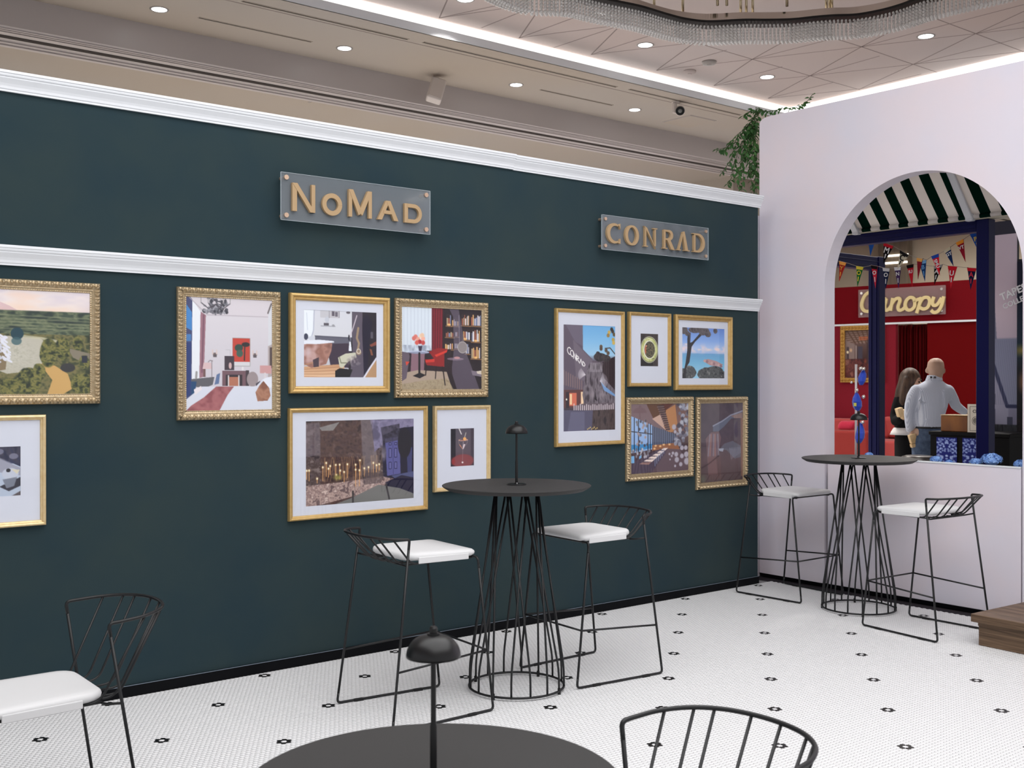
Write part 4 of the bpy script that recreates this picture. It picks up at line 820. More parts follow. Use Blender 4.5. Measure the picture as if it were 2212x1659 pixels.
def p_cocktail(p):
    p.gv([(0, (80, 74, 86)), (0.6, (86, 74, 84)), (1, (70, 50, 60))]); p.rect(0, 0, 0.22, 1, (16, 12, 26)); p.rect(0.86, 0, 1, 1, (62, 52, 64)); p.ell(0.52, 0.86, 0.5, 0.19, (128, 62, 66), 1, 0.15); p.ell(0.12, 0.86, 0.1, 0.13, (140, 36, 36), 0.8, 0.5)
    p.line([(0.36, 0.0), (0.46, 0.15)], 0.016, (214, 208, 206)); p.line([(0.655, 0.12), (0.6, 0.24)], 0.008, (216, 210, 196)); p.ell(0.54, 0.31, 0.2, 0.028, (196, 140, 120), 0.9); p.ell(0.52, 0.30, 0.14, 0.016, (92, 74, 84)); p.ell(0.6, 0.28, 0.08, 0.05, (232, 170, 96), 1, 0.3); p.ring(0.54, 0.31, 0.2, 0.03, (216, 180, 160), 0.12)
    p.line([(0.35, 0.32), (0.36, 0.4), (0.51, 0.55)], 0.004, (190, 170, 166), 0.8); p.line([(0.73, 0.32), (0.7, 0.4), (0.52, 0.55)], 0.004, (190, 170, 166), 0.8); p.poly([(0.36, 0.42), (0.42, 0.44), (0.52, 0.55), (0.47, 0.52)], (216, 140, 100)); p.poly([(0.56, 0.42), (0.63, 0.42), (0.55, 0.55), (0.5, 0.55)], (216, 200, 204)); p.line([(0.54, 0.36), (0.52, 0.54)], 0.008, (170, 156, 160))
    p.line([(0.52, 0.55), (0.51, 0.88)], 0.005, (150, 130, 136)); p.ell(0.51, 0.90, 0.05, 0.03, (232, 222, 224), 1, 0.5); p.ring(0.51, 0.9, 0.2, 0.035, (110, 80, 88), 0.15, 0.7)
def p_tower(p):
    p.gv([(0, (106, 168, 216)), (0.15, (128, 184, 224)), (0.28, (156, 198, 226)), (0.34, (92, 80, 92)), (1, (54, 46, 52))])
    p.poly([(0, 0), (0.365, 0), (0.37, 0.23), (0.55, 0.32), (0.55, 0.6), (0.36, 0.68), (0, 0.66)], (92, 82, 96)); p.poly([(0.04, 0), (0.36, 0), (0.37, 0.2), (0.22, 0.16)], (104, 96, 112)); p.poly([(0.18, 0.14), (0.37, 0.24), (0.55, 0.33), (0.52, 0.55), (0.24, 0.5)], (112, 102, 114), 0.8)
    letters = {'C': [[(1, .12), (.6, 0), (.15, .2), (0, .5), (.15, .8), (.6, 1), (1, .88)]], 'O': [[(.5, 0), (.1, .2), (0, .5), (.1, .8), (.5, 1), (.9, .8), (1, .5), (.9, .2), (.5, 0)]], 'N': [[(0, 1), (0, 0), (1, 1), (1, 0)]], 'R': [[(0, 1), (0, 0), (.8, .1), (.9, .35), (.1, .5), (1, 1)]], 'A': [[(0, 1), (.5, 0), (1, 1)]], 'D': [[(0, 0), (0, 1), (.7, .85), (1, .5), (.7, .15), (0, 0)]]}
    for k, ch in enumerate('CONRAD'):
        x0, y0 = 0.075 + 0.058 * k, 0.205 + 0.0275 * k; w, h = 0.046 if k > 1 else 0.062, 0.066 - 0.005 * k
        for st in letters[ch]: p.line([(x0 + a * w, y0 + b * h + a * 0.014) for a, b in st], 0.0042, (240, 238, 236))
    for k in range(9): x = 0.01 + 0.042 * k; p.line([(x, 0.43 + 0.012 * k), (x, 0.56 + 0.006 * k)], 0.006, (140, 116, 112), 0.8)
    p.rect(0, 0.61, 0.4, 0.78, (92, 58, 56)); p.rect(0.11, 0.64, 0.25, 0.76, (206, 110, 84)); p.rect(0.12, 0.65, 0.16, 0.75, (246, 206, 160)); p.rect(0.33, 0.63, 0.38, 0.76, (240, 206, 170)); p.rect(0.05, 0.63, 0.11, 0.78, (52, 40, 46)); p.ell(0.06, 0.7, 0.014, 0.01, (252, 240, 220))
    p.poly([(0.7, 0.36), (1, 0.29), (1, 1), (0.6, 1)], (52, 36, 40)); 
    for k in range(6): p.line([(0.76 + .045 * k, 0.35 - .01 * k), (0.76 + .045 * k, 0.7)], 0.008, (34, 22, 28), 0.9)
    for x, y, rx, ry, sd in ((0.7, 0.30, 0.14, 0.05, 1), (0.82, 0.31, 0.1, 0.04, 2), (0.66, 0.27, 0.05, 0.03, 3)): p.tree(x, y, rx, ry, [(30, 28, 34), (66, 58, 56), (44, 38, 42)], sd)
    p.line([(0.8, 0.215), (0.9, 0.21), (1.0, 0.27)], 0.005, (60, 50, 46))
    for x, y, c in ((0.88, 0.06, (196, 164, 84)), (0.86, 0.09, (150, 120, 62)), (0.96, 0.13, (190, 160, 80)), (0.95, 0.05, (70, 60, 50)), (0.98, 0.08, (96, 80, 52)), (0.97, 0.16, (206, 176, 92)), (0.72, 0.2, (96, 76, 56)), (0.72, 0.22, (80, 62, 50)), (0.82, 0.235, (84, 70, 60)), (0.86, 0.26, (90, 72, 56)), (0.93, 0.03, (60, 52, 48))): p.ell(x, y, 0.035, 0.022, c, 1, 0.3)
    p.poly([(0.5, 0.36), (0.72, 0.35), (0.78, 0.5), (1.0, 0.62), (1.0, 0.76), (0.4, 0.78), (0.36, 0.66), (0.42, 0.46)], (84, 76, 84)); p.mottle(p.pm([(0.5, 0.36), (0.72, 0.35), (0.78, 0.5), (1.0, 0.62), (1.0, 0.76), (0.4, 0.78), (0.36, 0.66), (0.42, 0.46)]) * 0.8, [(50, 42, 50), (130, 122, 130), (90, 82, 90)], 30, 12, 5)
    p.poly([(0.7, 0.52), (0.8, 0.58), (1, 0.66), (1, 0.68), (0.78, 0.62)], (112, 150, 196)); p.poly([(0.6, 0.6), (0.64, 0.72), (0.58, 0.7)], (24, 20, 26)); p.ell(0.55, 0.66, 0.08, 0.07, (150, 140, 146), 0.7, 0.8); p.ell(0.74, 0.66, 0.08, 0.06, (150, 140, 146), 0.7, 0.8)
    for k in range(14):
        q = math.radians(150 + k * 6); p.line([(0.44 + 0.03 * math.cos(q), 0.47), (0.44 + 0.16 * math.cos(q), 0.47 + 0.08 * math.sin(q) * -1 * -1)], 0.002, (206, 200, 206), 0.8)
        p.line([(0.7, 0.53), (0.7 + 0.15 * math.cos(math.radians(-70 + 9 * k)), 0.53 + 0.08 * math.sin(math.radians(-70 + 9 * k)))], 0.002, (200, 196, 206), 0.8)
        p.line([(0.5 + 0.018 * k, 0.44), (0.52 + .018 * k, 0.355)], 0.002, (196, 190, 196), 0.7)
    p.poly([(0.2, 0.76), (0.4, 0.74), (1, 0.74), (1, 0.8), (0.5, 0.81), (0.2, 0.8)], (96, 84, 92))
    for k in range(20): p.line([(0.2 + 0.04 * k, 0.745 + 0.02 * abs(math.sin(k))), (0.2 + 0.04 * k, 0.8)], 0.006, (220, 210, 214), 0.85)
    p.poly([(0, 0.8), (0.56, 0.81), (0.54, 1), (0, 1)], (84, 82, 104)); p.poly([(0.56, 0.81), (1, 0.8), (1, 1), (0.54, 1)], (52, 42, 44)); p.mottle(p.pm([(0.56, 0.81), (1, 0.8), (1, 1), (0.54, 1)]) * 0.7, [(36, 28, 32), (92, 78, 74), (60, 48, 48)], 18, 10, 3); p.poly([(0.14, 0.82), (0.4, 0.82), (0.4, 1), (0.08, 1)], (104, 104, 128), 0.7)
    for k in range(8): p.ell(0.46 + 0.026 * k, 0.985 - 0.008 * (k % 3), 0.012, 0.006, (206, 180, 110))
def p_bowl(p):
    p.mottle(np.ones_like(p.u), [(40, 32, 32), (66, 54, 52), (52, 42, 42)], 5, 9, 1); p.rect(0, 0.8, 0.72, 1, (22, 16, 18), 0.8)
    p.ell(0.5, 0.49, 0.5, 0.41, (216, 216, 196), 1, 0.03); p.ell(0.5, 0.49, 0.475, 0.395, (96, 100, 52), 1, 0.03); p.ell(0.5, 0.49, 0.46, 0.38, (186, 192, 128), 1, 0.05); p.mottle(p.em(0.5, 0.49, 0.45, 0.37, 0.1) * 0.8, [(146, 152, 84), (214, 216, 160), (176, 180, 112)], 5, 6, 4)
    p.ell(0.5, 0.49, 0.33, 0.29, (226, 226, 206), 1, 0.04); p.ell(0.52, 0.49, 0.30, 0.26, (60, 56, 44), 1, 0.06); p.mottle(p.em(0.53, 0.49, 0.28, 0.25, 0.1), [(30, 28, 26), (84, 78, 60), (120, 112, 84), (50, 46, 38)], 18, 26, 6); p.ell(0.29, 0.5, 0.05, 0.15, (190, 104, 74), 1, 0.4); p.ell(0.33, 0.38, 0.05, 0.03, (216, 150, 120), 0.9); p.line([(0.66, 0.78), (0.76, 0.75)], 0.01, (52, 44, 36)); p.line([(0.2, 0.2), (0.4, 0.13), (0.62, 0.18)], 0.008, (236, 238, 214), 0.7)
def p_sea(p):
    p.gv([(0, (106, 138, 206)), (0.25, (132, 168, 226)), (0.42, (176, 198, 232)), (0.5, (156, 184, 224)), (0.51, (104, 160, 206)), (0.7, (120, 182, 216)), (0.9, (150, 200, 226))])
    cl = np.clip((p.noise(5, 9, 3) - 0.5) * 6, 0, 1) * np.exp(-((p.v - 0.42) / 0.07) ** 2); p.blend(cl, (236, 214, 216), 0.9)
    for x, y, rx, ry in ((0.62, 0.43, 0.12, 0.035), (0.82, 0.42, 0.09, 0.03), (0.4, 0.43, 0.06, 0.02), (0.1, 0.33, 0.06, 0.025)): p.ell(x, y, rx, ry, (240, 216, 212), 0.85, 0.9)
    p.poly([(0.48, 0.65), (0.6, 0.61), (0.8, 0.65), (0.97, 0.72), (0.9, 0.76), (0.66, 0.74)], (176, 144, 146)); 
    for k in range(8): x, y = 0.53 + 0.055 * k, 0.655 + 0.014 * k; p.poly([(x - .04, y), (x, y - 0.045), (x + .045, y + .012), (x, y + 0.03)], [(196, 160, 158), (150, 116, 124), (182, 148, 150)][k % 3])
    bsh = [(38, 40, 44), (92, 94, 96), (60, 62, 66), (126, 126, 124)]
    for x, y, rx, ry, sd in ((0.18, 0.88, 0.17, 0.16, 1), (0.05, 0.92, 0.12, 0.14, 2), (0.55, 0.92, 0.22, 0.16, 3), (0.75, 0.88, 0.26, 0.15, 4), (0.9, 0.94, 0.2, 0.12, 5)): p.tree(x, y, rx, ry, bsh, sd)
    p.poly([(0.0, 1), (0.08, 0.7), (0.12, 0.45), (0.125, 0.1), (0.2, 0.1), (0.19, 0.3), (0.24, 0.28), (0.4, 0.12), (0.46, 0.14), (0.3, 0.28), (0.22, 0.38), (0.17, 0.68), (0.1, 0.78), (0.08, 1)], (42, 38, 44)); p.poly([(0.16, 0.1), (0.2, 0.1), (0.19, 0.3), (0.17, 0.3)], (86, 80, 92), 0.8)
    lf = [(62, 56, 60), (100, 92, 96), (78, 72, 76)]
    for x, y, rx, ry, sd in ((0.05, 0.06, 0.1, 0.09, 6), (0.3, 0.05, 0.18, 0.07, 7), (0.5, 0.06, 0.16, 0.1, 8), (0.6, 0.12, 0.09, 0.07, 9), (0.78, 0.05, 0.06, 0.06, 10), (0.12, 0.12, 0.06, 0.06, 12)): p.tree(x, y, rx, ry, lf, sd)
def p_hall(p):
    p.gv([(0, (104, 76, 74)), (0.35, (128, 92, 84)), (0.6, (70, 52, 56)), (1, (78, 62, 74))]); p.poly([(0, 0.0), (0.28, 0), (0.68, 0.42), (0.4, 0.34), (0, 0.17)], (122, 100, 104)); p.poly([(0.26, 0), (0.62, 0), (0.62, 0.12), (0.38, 0.22)], (92, 58, 38)); p.poly([(0.36, 0.22), (0.5, 0.16), (0.62, 0.36), (0.66, 0.42), (0.58, 0.38)], (196, 162, 146)); p.poly([(0.6, 0.1), (0.76, 0.02), (0.8, 0.3), (0.72, 0.42), (0.62, 0.42), (0.56, 0.34)], (176, 122, 78)); p.poly([(0.52, 0.0), (0.74, 0.0), (0.6, 0.1), (0.54, 0.08)], (84, 36, 26))
    for k in range(12):
        y = 0.03 + 0.031 * k; x = 0.52 + 0.011 * k; w = 0.075 - 0.0022 * k; p.poly([(x - w, y), (x + w * .6, y - 0.004), (x + w * .62, y + 0.013), (x - w + .01, y + 0.017)], (56, 36, 38)); p.poly([(x - w, y + .016), (x + w * .6, y + .012), (x + w * .6, y + .024), (x - w, y + .028)], (120, 96, 96))
    p.poly([(0, 0.17), (0.36, 0.31), (0.36, 0.66), (0, 0.70)], (150, 180, 222)); p.poly([(0, 0.58), (0.36, 0.58), (0.36, 0.64), (0, 0.68)], (70, 140, 196))
    for x in (0.06, 0.13, 0.29, 0.33): p.line([(x, 0.18 + x * .35), (x, 0.68)], 0.008, (30, 28, 40))
    p.line([(0, 0.39), (0.36, 0.44)], 0.006, (36, 32, 44)); p.poly([(0.36, 0.32), (0.78, 0.46), (0.78, 0.6), (0.36, 0.62)], (96, 104, 128)); 
    for k in range(12): p.line([(0.37 + .036 * k, 0.33 + .011 * k), (0.37 + .036 * k, 0.61)], 0.005, (36, 30, 40), 0.9)
    p.poly([(0.36, 0.6), (0.8, 0.58), (0.84, 0.68), (0.6, 0.66), (0.36, 0.68)], (150, 100, 74)); 
    for x, y in ((0.42, 0.61), (0.56, 0.6), (0.66, 0.6), (0.4, 0.65), (0.5, 0.62)): p.ell(x, y, 0.03, 0.02, (250, 206, 150), 0.9, 0.7)
    p.poly([(0, 0.84), (0.5, 0.66), (0.62, 0.66), (0.6, 0.76), (0.36, 0.98), (0, 1)], (78, 66, 82)); p.poly([(0.36, 0.98), (0.6, 0.72), (0.62, 0.66), (0.84, 0.68), (1, 0.9), (1, 1), (0.34, 1)], (96, 78, 86))
    for k in range(6): y = 0.86 - 0.038 * k; x = 0.14 + 0.075 * k; w = 0.21 - 0.018 * k; p.poly([(x, y), (x + .05, y - .022), (x + w, y - .02), (x + w - .05, y + .016)], [(150, 116, 110), (232, 214, 206)][min(1, k)])
    for k in range(6): p.line([(0.41 + .03 * k, 0.9 - .035 * k), (0.41 + .03 * k, 0.8 - .03 * k)], 0.006, (140, 160, 196), 0.8)
    r = np.random.default_rng(5)
    for k in range(70):
        a = r.random(); x, y = 0.80 + 0.2 * r.random() - 0.06 * (a > 0.75), 0.02 + 0.62 * a; c = [(150, 152, 168), (108, 106, 122), (176, 178, 190), (70, 62, 76)][k % 4]; p.ell(x, y, 0.03 + .018 * r.random(), 0.028 + .016 * r.random(), c, 0.95, 0.4)
    for x, y, q in ((0.74, 0.35, 0.045), (0.76, 0.42, 0.03), (0.66, 0.74, 0.02), (0.72, 0.73, 0.026), (0.7, 0.77, 0.02), (0.78, 0.75, 0.04), (0.79, 0.83, 0.046), (0.88, 0.78, 0.04), (0.96, 0.76, 0.05), (0.97, 0.86, 0.06), (0.76, 0.92, 0.022), (0.86, 0.9, 0.036), (0.67, 0.82, 0.016), (0.88, 0.66, 0.04), (0.95, 0.66, 0.04)): p.ell(x, y, q, q * 1.05, (176, 170, 182), 1, 0.35)
    for k in range(26): x, y = 0.1 + 0.18 * r.random(), 0.24 + 0.36 * r.random(); p.ell(x, y, 0.022, 0.026, [(120, 116, 122), (170, 150, 150), (84, 78, 88)][k % 3], 0.95, 0.4)
    for k in range(24): x, y = 0.02 + 0.3 * r.random(), 0.64 + 0.12 * r.random(); p.ell(x, y, 0.02, 0.03, [(206, 206, 214), (150, 150, 162), (110, 108, 120)][k % 3], 0.8, 0.5)
    p.rect(0, 0.74, 0.06, 0.84, (120, 176, 222)); p.poly([(0.14, 0.75), (0.18, 0.73), (0.18, 0.77), (0.14, 0.79)], (130, 180, 222))
def p_figure(p):                              # soft blurred drapery study
    p.gv([(0, (84, 74, 82)), (0.4, (80, 70, 82)), (0.7, (96, 76, 80)), (1, (78, 60, 60))]); p.mottle(np.ones_like(p.u) * 0.25, [(70, 62, 72), (112, 98, 104), (86, 74, 80)], 4, 6, 2)
    p.poly([(0.29, 0.28), (0.4, 0.25), (0.7, 0.16), (0.96, 0.12), (0.98, 0.2), (0.72, 0.2), (0.55, 0.3), (0.42, 0.36), (0.29, 0.36)], (104, 112, 132), 0.8); p.poly([(0.7, 0.17), (0.98, 0.13), (0.98, 0.2), (0.8, 0.2)], (150, 116, 104), 0.7); p.line([(0.29, 0.29), (0.5, 0.235), (0.7, 0.16), (0.98, 0.11)], 0.008, (156, 158, 176), 0.8)
    p.poly([(0.12, 0.45), (0.24, 0.37), (0.42, 0.36), (0.48, 0.44), (0.42, 0.62), (0.36, 0.68), (0.4, 0.9), (0.18, 0.9), (0.15, 0.6)], (126, 100, 104), 0.75)
    for k in range(7): p.line([(0.22 + .03 * k, 0.40), (0.18 + 0.04 * k, 0.66)], 0.012, [(150, 150, 166), (176, 130, 118), (110, 96, 112)][k % 3], 0.55)
    p.poly([(0.42, 0.60), (0.55, 0.52), (0.75, 0.49), (0.95, 0.56), (0.95, 0.7), (0.8, 0.72), (0.6, 0.6)], (106, 108, 122), 0.75)
    for k in range(8): p.line([(0.68 + .035 * k, 0.58), (0.72 + .03 * k, 0.72 - .01 * k)], 0.006, (160, 164, 182), 0.5)
    p.poly([(0.42, 0.58), (0.54, 0.58), (0.52, 0.62), (0.44, 0.61)], (176, 182, 200), 0.8); p.line([(0, 0.82), (0.2, 0.76), (0.42, 0.67)], 0.01, (64, 50, 54), 0.8); p.ell(0.05, 0.95, 0.12, 0.08, (110, 120, 100), 0.6, 1.0)
    p.poly([(0.94, 0.2), (1, 0.2), (1, 0.95), (0.95, 0.95)], (150, 110, 90), 0.7)
    for k in range(5): p.line([(0.2 + .06 * k, 0.7), (0.22 + .06 * k, 0.95)], 0.02, (120, 84, 80), 0.35)

CH, GO, PG = M['champagne'], M['gold'], M['pale_gold']
framed(1.0995, 1.7965, 1.4855, 2.0815, 'carved', CH, 'carved champagne frame with an aerial lake photo, at the left picture edge', p_lake)
framed(1.104, 1.5365, 0.9045, 1.4365, 'plain', PG, 'thin pale gold frame below the lake picture, wide white mat, coffee cup print', p_coffee, (0.22, 0.235, 0.26, 0.26))
framed(2.190, 2.778, 1.392, 2.0895, 'carved', CH, 'tall carved champagne frame with a bedroom photo showing a bed and chandelier', p_bedroom)
framed(2.8316, 3.484, 1.5285, 2.090, 'wide', GO, 'gold frame with white mat around a bathroom photo with a copper tub', p_bath, (0.095, 0.085, 0.11, 0.11))
framed(3.525, 4.222, 1.4965, 2.0935, 'carved', CH, 'carved champagne frame with a photo of a red armchair and bookshelves', p_library)
framed(2.8255, 3.7555, 0.8155, 1.446, 'plain', GO, 'large wide gold frame with a night dinner photo full of candles', p_candles, (0.098, 0.083, 0.09, 0.09))
framed(3.803, 4.2365, 0.9155, 1.4448, 'plain', PG, 'pale gold frame with a small cocktail glass print in a wide white mat', p_cocktail, (0.275, 0.26, 0.25, 0.265))
framed(4.787, 5.425, 1.155, 2.085, 'plain', GO, 'tall gold frame with a photo of a hotel building at dusk under a blue sky', p_tower, (0.09, 0.10, 0.095, 0.09))
framed(5.470, 5.8985, 1.557, 2.088, 'plain', GO, 'small gold frame with a food bowl print in a wide white mat', p_bowl, (0.265, 0.265, 0.265, 0.255))
framed(5.945, 6.580, 1.5294, 2.087, 'wide', GO, 'gold frame with a blue sea photo and a dark leaning tree', p_sea, (0.085, 0.075, 0.115, 0.105))
framed(5.450, 6.146, 0.886, 1.4815, 'carved', CH, 'carved champagne frame with a hall photo of white balloons and a long table', p_hall)
framed(6.182, 6.770, 0.781, 1.477, 'carved', CH, 'carved champagne frame with a dim blurred figure print, nearest the pink wall', p_figure)

# ================================================================== ACRYLIC SIGNS
def sign_base(name, label, x0, x1, z0, z1, standoff_r, plate_mat, off=0.055):
    t = thing(name, label, 'sign', (x0, YW, z0)); W, H = x1 - x0, z1 - z0
    MB().box((0, -off - 0.006, 0), (W, -off, H)).build('acrylic_plate', plate_mat, t)
    ed = MB()
    e = 0.0016
    for a, b_ in (((0, 0), (W, e)), ((0, H - e), (W, H)), ((0, 0), (e, H)), ((W - e, 0), (W, H))): ed.box((a[0], -off - 0.0066, a[1]), (b_[0], -off - 0.0002, b_[1]))
    ed.build('plate_edge', M['acrylic_edge'], t)
    for x in (0.032, W - 0.032):
        for z in (0.028, H - 0.028):
            s = MB(); s.tube([(x, 0, z), (x, -off, z)], standoff_r * 0.8, 14); s.tube([(x, -off - 0.006, z), (x, -off - 0.014, z)], standoff_r, 18); s.build('standoff', M['standoff'], t, auto=0.7)
    return t, W, H, off
def letters(t, glyphs, mt, yf, thick, mapf):
    for g in glyphs:
        mb = MB()
        for k, (kind, data, w) in enumerate(g):
            dz = -thick - 0.0006 * k; y0 = yf - 0.0003 * k
            if kind == 's': stroke_mesh(mb, data, w, lambda p: (mapf(p)[0], y0, mapf(p)[1]), (0, dz, 0))
            else: mb.prism([(mapf(p)[0], y0, mapf(p)[1]) for p in data], (0, dz, 0))
        mb.build('letter', mt, t)
def arc(cx, cz, rx, rz, a0, a1, n=22): return [(cx + rx * math.cos(math.radians(a)), cz + rz * math.sin(math.radians(a))) for a in np.linspace(a0, a1, n)]
t, W, H, off = sign_base('wall_sign', 'clear acrylic wall sign with bronze letters reading NoMad', 2.756, 3.747, 2.483, 2.747, 0.0135, M['acrylic'])
def zx(ox, oy, s, px, py, x0, z0, y):          # photo survey of a letter corner -> plate coordinates
    p = atY(ox + px / s, oy + py / s, y); return (p[0] - x0, p[2] - z0)
yl = YW - off - 0.024
q = lambda a, b_: zx(560, 340, 5.027, a, b_, 2.756, 2.483, yl)
nl, nb = q(360, 578); nr, _ = q(607, 600); _, nt_ = q(360, 272)
sw = 0.028
def bar(x0, x1, z0, z1): return ('p', [(x0, z0), (x1, z0), (x1, z1), (x0, z1)], 0)
gN = [bar(nl, nl + sw, nb, nt_), bar(nr - sw * .8, nr, nb, nt_), ('p', [(nl, nt_), (nl + 0.030, nt_), (nr, nb), (nr - 0.030, nb)], 0)]
oc = q(793, 510); o0 = q(685, 510)[0]; o1 = q(900, 510)[0]; rz_ = (q(790, 392)[1] - q(795, 630)[1]) / 2; rx_ = (o1 - o0) / 2
gO = [('s', arc((o0 + o1) / 2, (q(790, 392)[1] + q(795, 630)[1]) / 2, rx_ - .013, rz_ - .012, 0, 360, 48), 0.026)]
ml, mbz = q(972, 640); mr = q(1222, 660)[0]; mt_ = q(972, 343)[1]; mm = (ml + mr) / 2
gM = [bar(ml, ml + .022, mbz, mt_), bar(mr - .022, mr, mbz, mt_), ('p', [(ml, mt_), (ml + .028, mt_), (mm + .012, mbz + .03), (mm - .012, mbz + .012)], 0), ('p', [(mr - .028, mt_), (mr, mt_), (mm + .012, mbz + .012), (mm - .012, mbz + .03)], 0)]
al, ab = q(1285, 670); ar = q(1510, 690)[0]; at_ = q(1400, 472)[1]; am = (al + ar) / 2
gA = [('p', [(al, ab), (al + .030, ab), (am + .012, at_), (am - .014, at_)], 0), ('p', [(ar - .030, ab), (ar, ab), (am + .016, at_), (am - .012, at_)], 0), bar(al + .04, ar - .04, ab + .036, ab + .056)]
dl, db = q(1578, 705); dr_ = q(1762, 700)[0]; dt = q(1578, 497)[1]; dh = (dt - db) / 2; dw = dr_ - dl
gD = [bar(dl, dl + .024, db, dt), ('s', [(dl + .02, dt - .011)] + arc(dr_ - dh + .002, (dt + db) / 2, dh - .011, dh - .011, 90, -90, 24) + [(dl + .02, db + .011)], 0.022)]
letters(t, [gN, gO, gM, gA, gD], M['bronze'], -off - 0.007, 0.018, lambda p: p)
t, W, H, off = sign_base('wall_sign', 'clear acrylic wall sign with bronze letters reading CONRAD', 5.167, 6.261, 2.501, 2.741, 0.012, M['acrylic'])
q = lambda a, b_: zx(1260, 430, 5.53, a, b_, 5.167, 2.501, yl)
zt_, zb_ = q(360, 288)[1], q(360, 527)[1]; zmid = (zt_ + zb_) / 2; hh = (zt_ - zb_) / 2
def span(a, b_): return q(a, 430)[0], q(b_, 430)[0]
gl = []
a, b_ = span(287, 442); r = (b_ - a) * 0.60
C = arc(a + r, zmid, r - .012, hh - .008, 62, 298, 34); wC = [0.010 + 0.019 * math.sin(PI * k / 33) for k in range(34)]
gl.append([('s', C, wC), ('p', [(C[0][0] - .004, zt_ - .008), (b_, zt_ + .002), (b_, zt_ - .038), (b_ - .010, zt_ - .016)], 0), ('p', [(C[-1][0] - .004, zb_ + .006), (b_, zb_ + .0), (b_, zb_ + .036), (b_ - .010, zb_ + .016)], 0)])
a, b_ = span(499, 667); O = arc((a + b_) / 2, zmid, (b_ - a) / 2 - .015, hh - .006, 0, 360, 44); gl.append([('s', O, [0.013 + 0.014 * abs(math.cos(math.radians(k * 360 / 43))) for k in range(44)])])
a, b_ = span(722, 880); gl.append([bar(a + .012, a + .026, zb_, zt_), bar(b_ - .026, b_ - .012, zb_ + .01, zt_), ('p', [(a + .004, zt_ + .008), (a + .032, zt_ - .004), (b_ - .012, zb_ - .010), (b_ - .026, zb_ + .008)], 0), bar(a, a + .04, zb_, zb_ + .007), bar(b_ - .04, b_, zt_ - .007, zt_)])
a, b_ = span(948, 1090); rh = hh * 0.54; gl.append([bar(a + .012, a + .030, zb_, zt_), ('s', [(a + .02, zt_ - .007)] + arc(a + .06, zt_ - rh, rh * 0.95, rh - .007, 90, -90, 18) + [(a + .03, zt_ - 2 * rh + .007)], [0.012] + [0.014 + .012 * math.sin(PI * k / 17) for k in range(18)] + [0.012]), ('p', [(a + .045, zmid - .004), (a + .075, zmid + .004), (b_, zb_ - .004), (b_ - .036, zb_)], 0), bar(a, a + .046, zb_, zb_ + .007)])
a, b_ = span(1117, 1268); m_ = (a + b_) / 2 + .004; gl.append([('p', [(a + .014, zb_), (a + .028, zb_), (m_ + .006, zt_ + .004), (m_ - .006, zt_ - .002)], 0), ('p', [(b_ - .046, zb_), (b_ - .014, zb_), (m_ + .010, zt_ + .004), (m_ - .012, zt_ - .004)], 0), bar(a, a + .042, zb_, zb_ + .007), bar(b_ - .06, b_, zb_, zb_ + .007)])
a, b_ = span(1308, 1452); gl.append([bar(a + .012, a + .030, zb_, zt_), ('s', [(a + .012, zt_ - .006)] + arc(b_ - (b_ - a) * .62, zmid, (b_ - a) * .62 - .014, hh - .006, 90, -90, 26) + [(a + .012, zb_ + .006)], [0.012] + [0.013 + .016 * math.sin(PI * k / 25) for k in range(26)] + [0.012]), bar(a, a + .03, zt_ - .007, zt_), bar(a, a + .03, zb_, zb_ + .007)])
letters(t, gl, M['bronze'], -off - 0.007, 0.018, lambda p: p)
# ================================================================== FURNITURE
RT = 0.0063
def on_leg(b, t, z): b, t = np.asarray(b, float), np.asarray(t, float); k = (z - b[2]) / (t[2] - b[2]); return b + (t - b) * k
def cushion_mesh(x0, x1, wf, wr, z0, th, rc):
    # rounded plan outline (front x1 / rear x0), domed top, soft edge
    def outline(inset):
        P = []
        for cx, cy, a0, rad in ((x1, wf, 0, 0.035), (x0, wr, 90, rc), (x0, -wr, 180, rc), (x1, -wf, 270, 0.035)):
            sx, sy = (1 if cx == x1 else -1), (1 if cy > 0 else -1)
            c = (cx - sx * rad, cy - sy * rad); rr = max(rad - inset, 0.004); ins = inset if rad > inset else inset - rad + 0.004
            for a in np.linspace(a0, a0 + 90, 7): P.append((c[0] + rr * math.cos(math.radians(a)), c[1] + rr * math.sin(math.radians(a))))
        P = np.array(P); c = P.mean(0); return P
    mb = MB(); rings = [(0.012, 0.0), (0.002, th * 0.22), (0.0, th * 0.5), (0.004, th * 0.78), (0.014, th * 0.97), (0.05, th * 1.06), (0.10, th * 1.1)]
    vs = []; c = np.array([(x0 + x1) / 2, 0.0]); base = outline(0); n = len(base)
    for ins, z in rings:
        for p in base:
            d = c - p; L = np.linalg.norm(d); q = p + d / L * ins
            sag = -0.006 * (1 - min(1, abs(q[1]) / wf)) + 0.003 * math.sin(7 * q[0] + 3)
            vs.append((q[0], q[1], z0 + z + (sag if z > th * 0.6 else 0)))
    fs = [(i * n + k, i * n + (k + 1) % n, (i + 1) * n + (k + 1) % n, (i + 1) * n + k) for i in range(len(rings) - 1) for k in range(n)]
    fs += [tuple(range(n - 1, -1, -1)), tuple((len(rings) - 1) * n + k for k in range(n))]
    return mb.add(vs, fs)
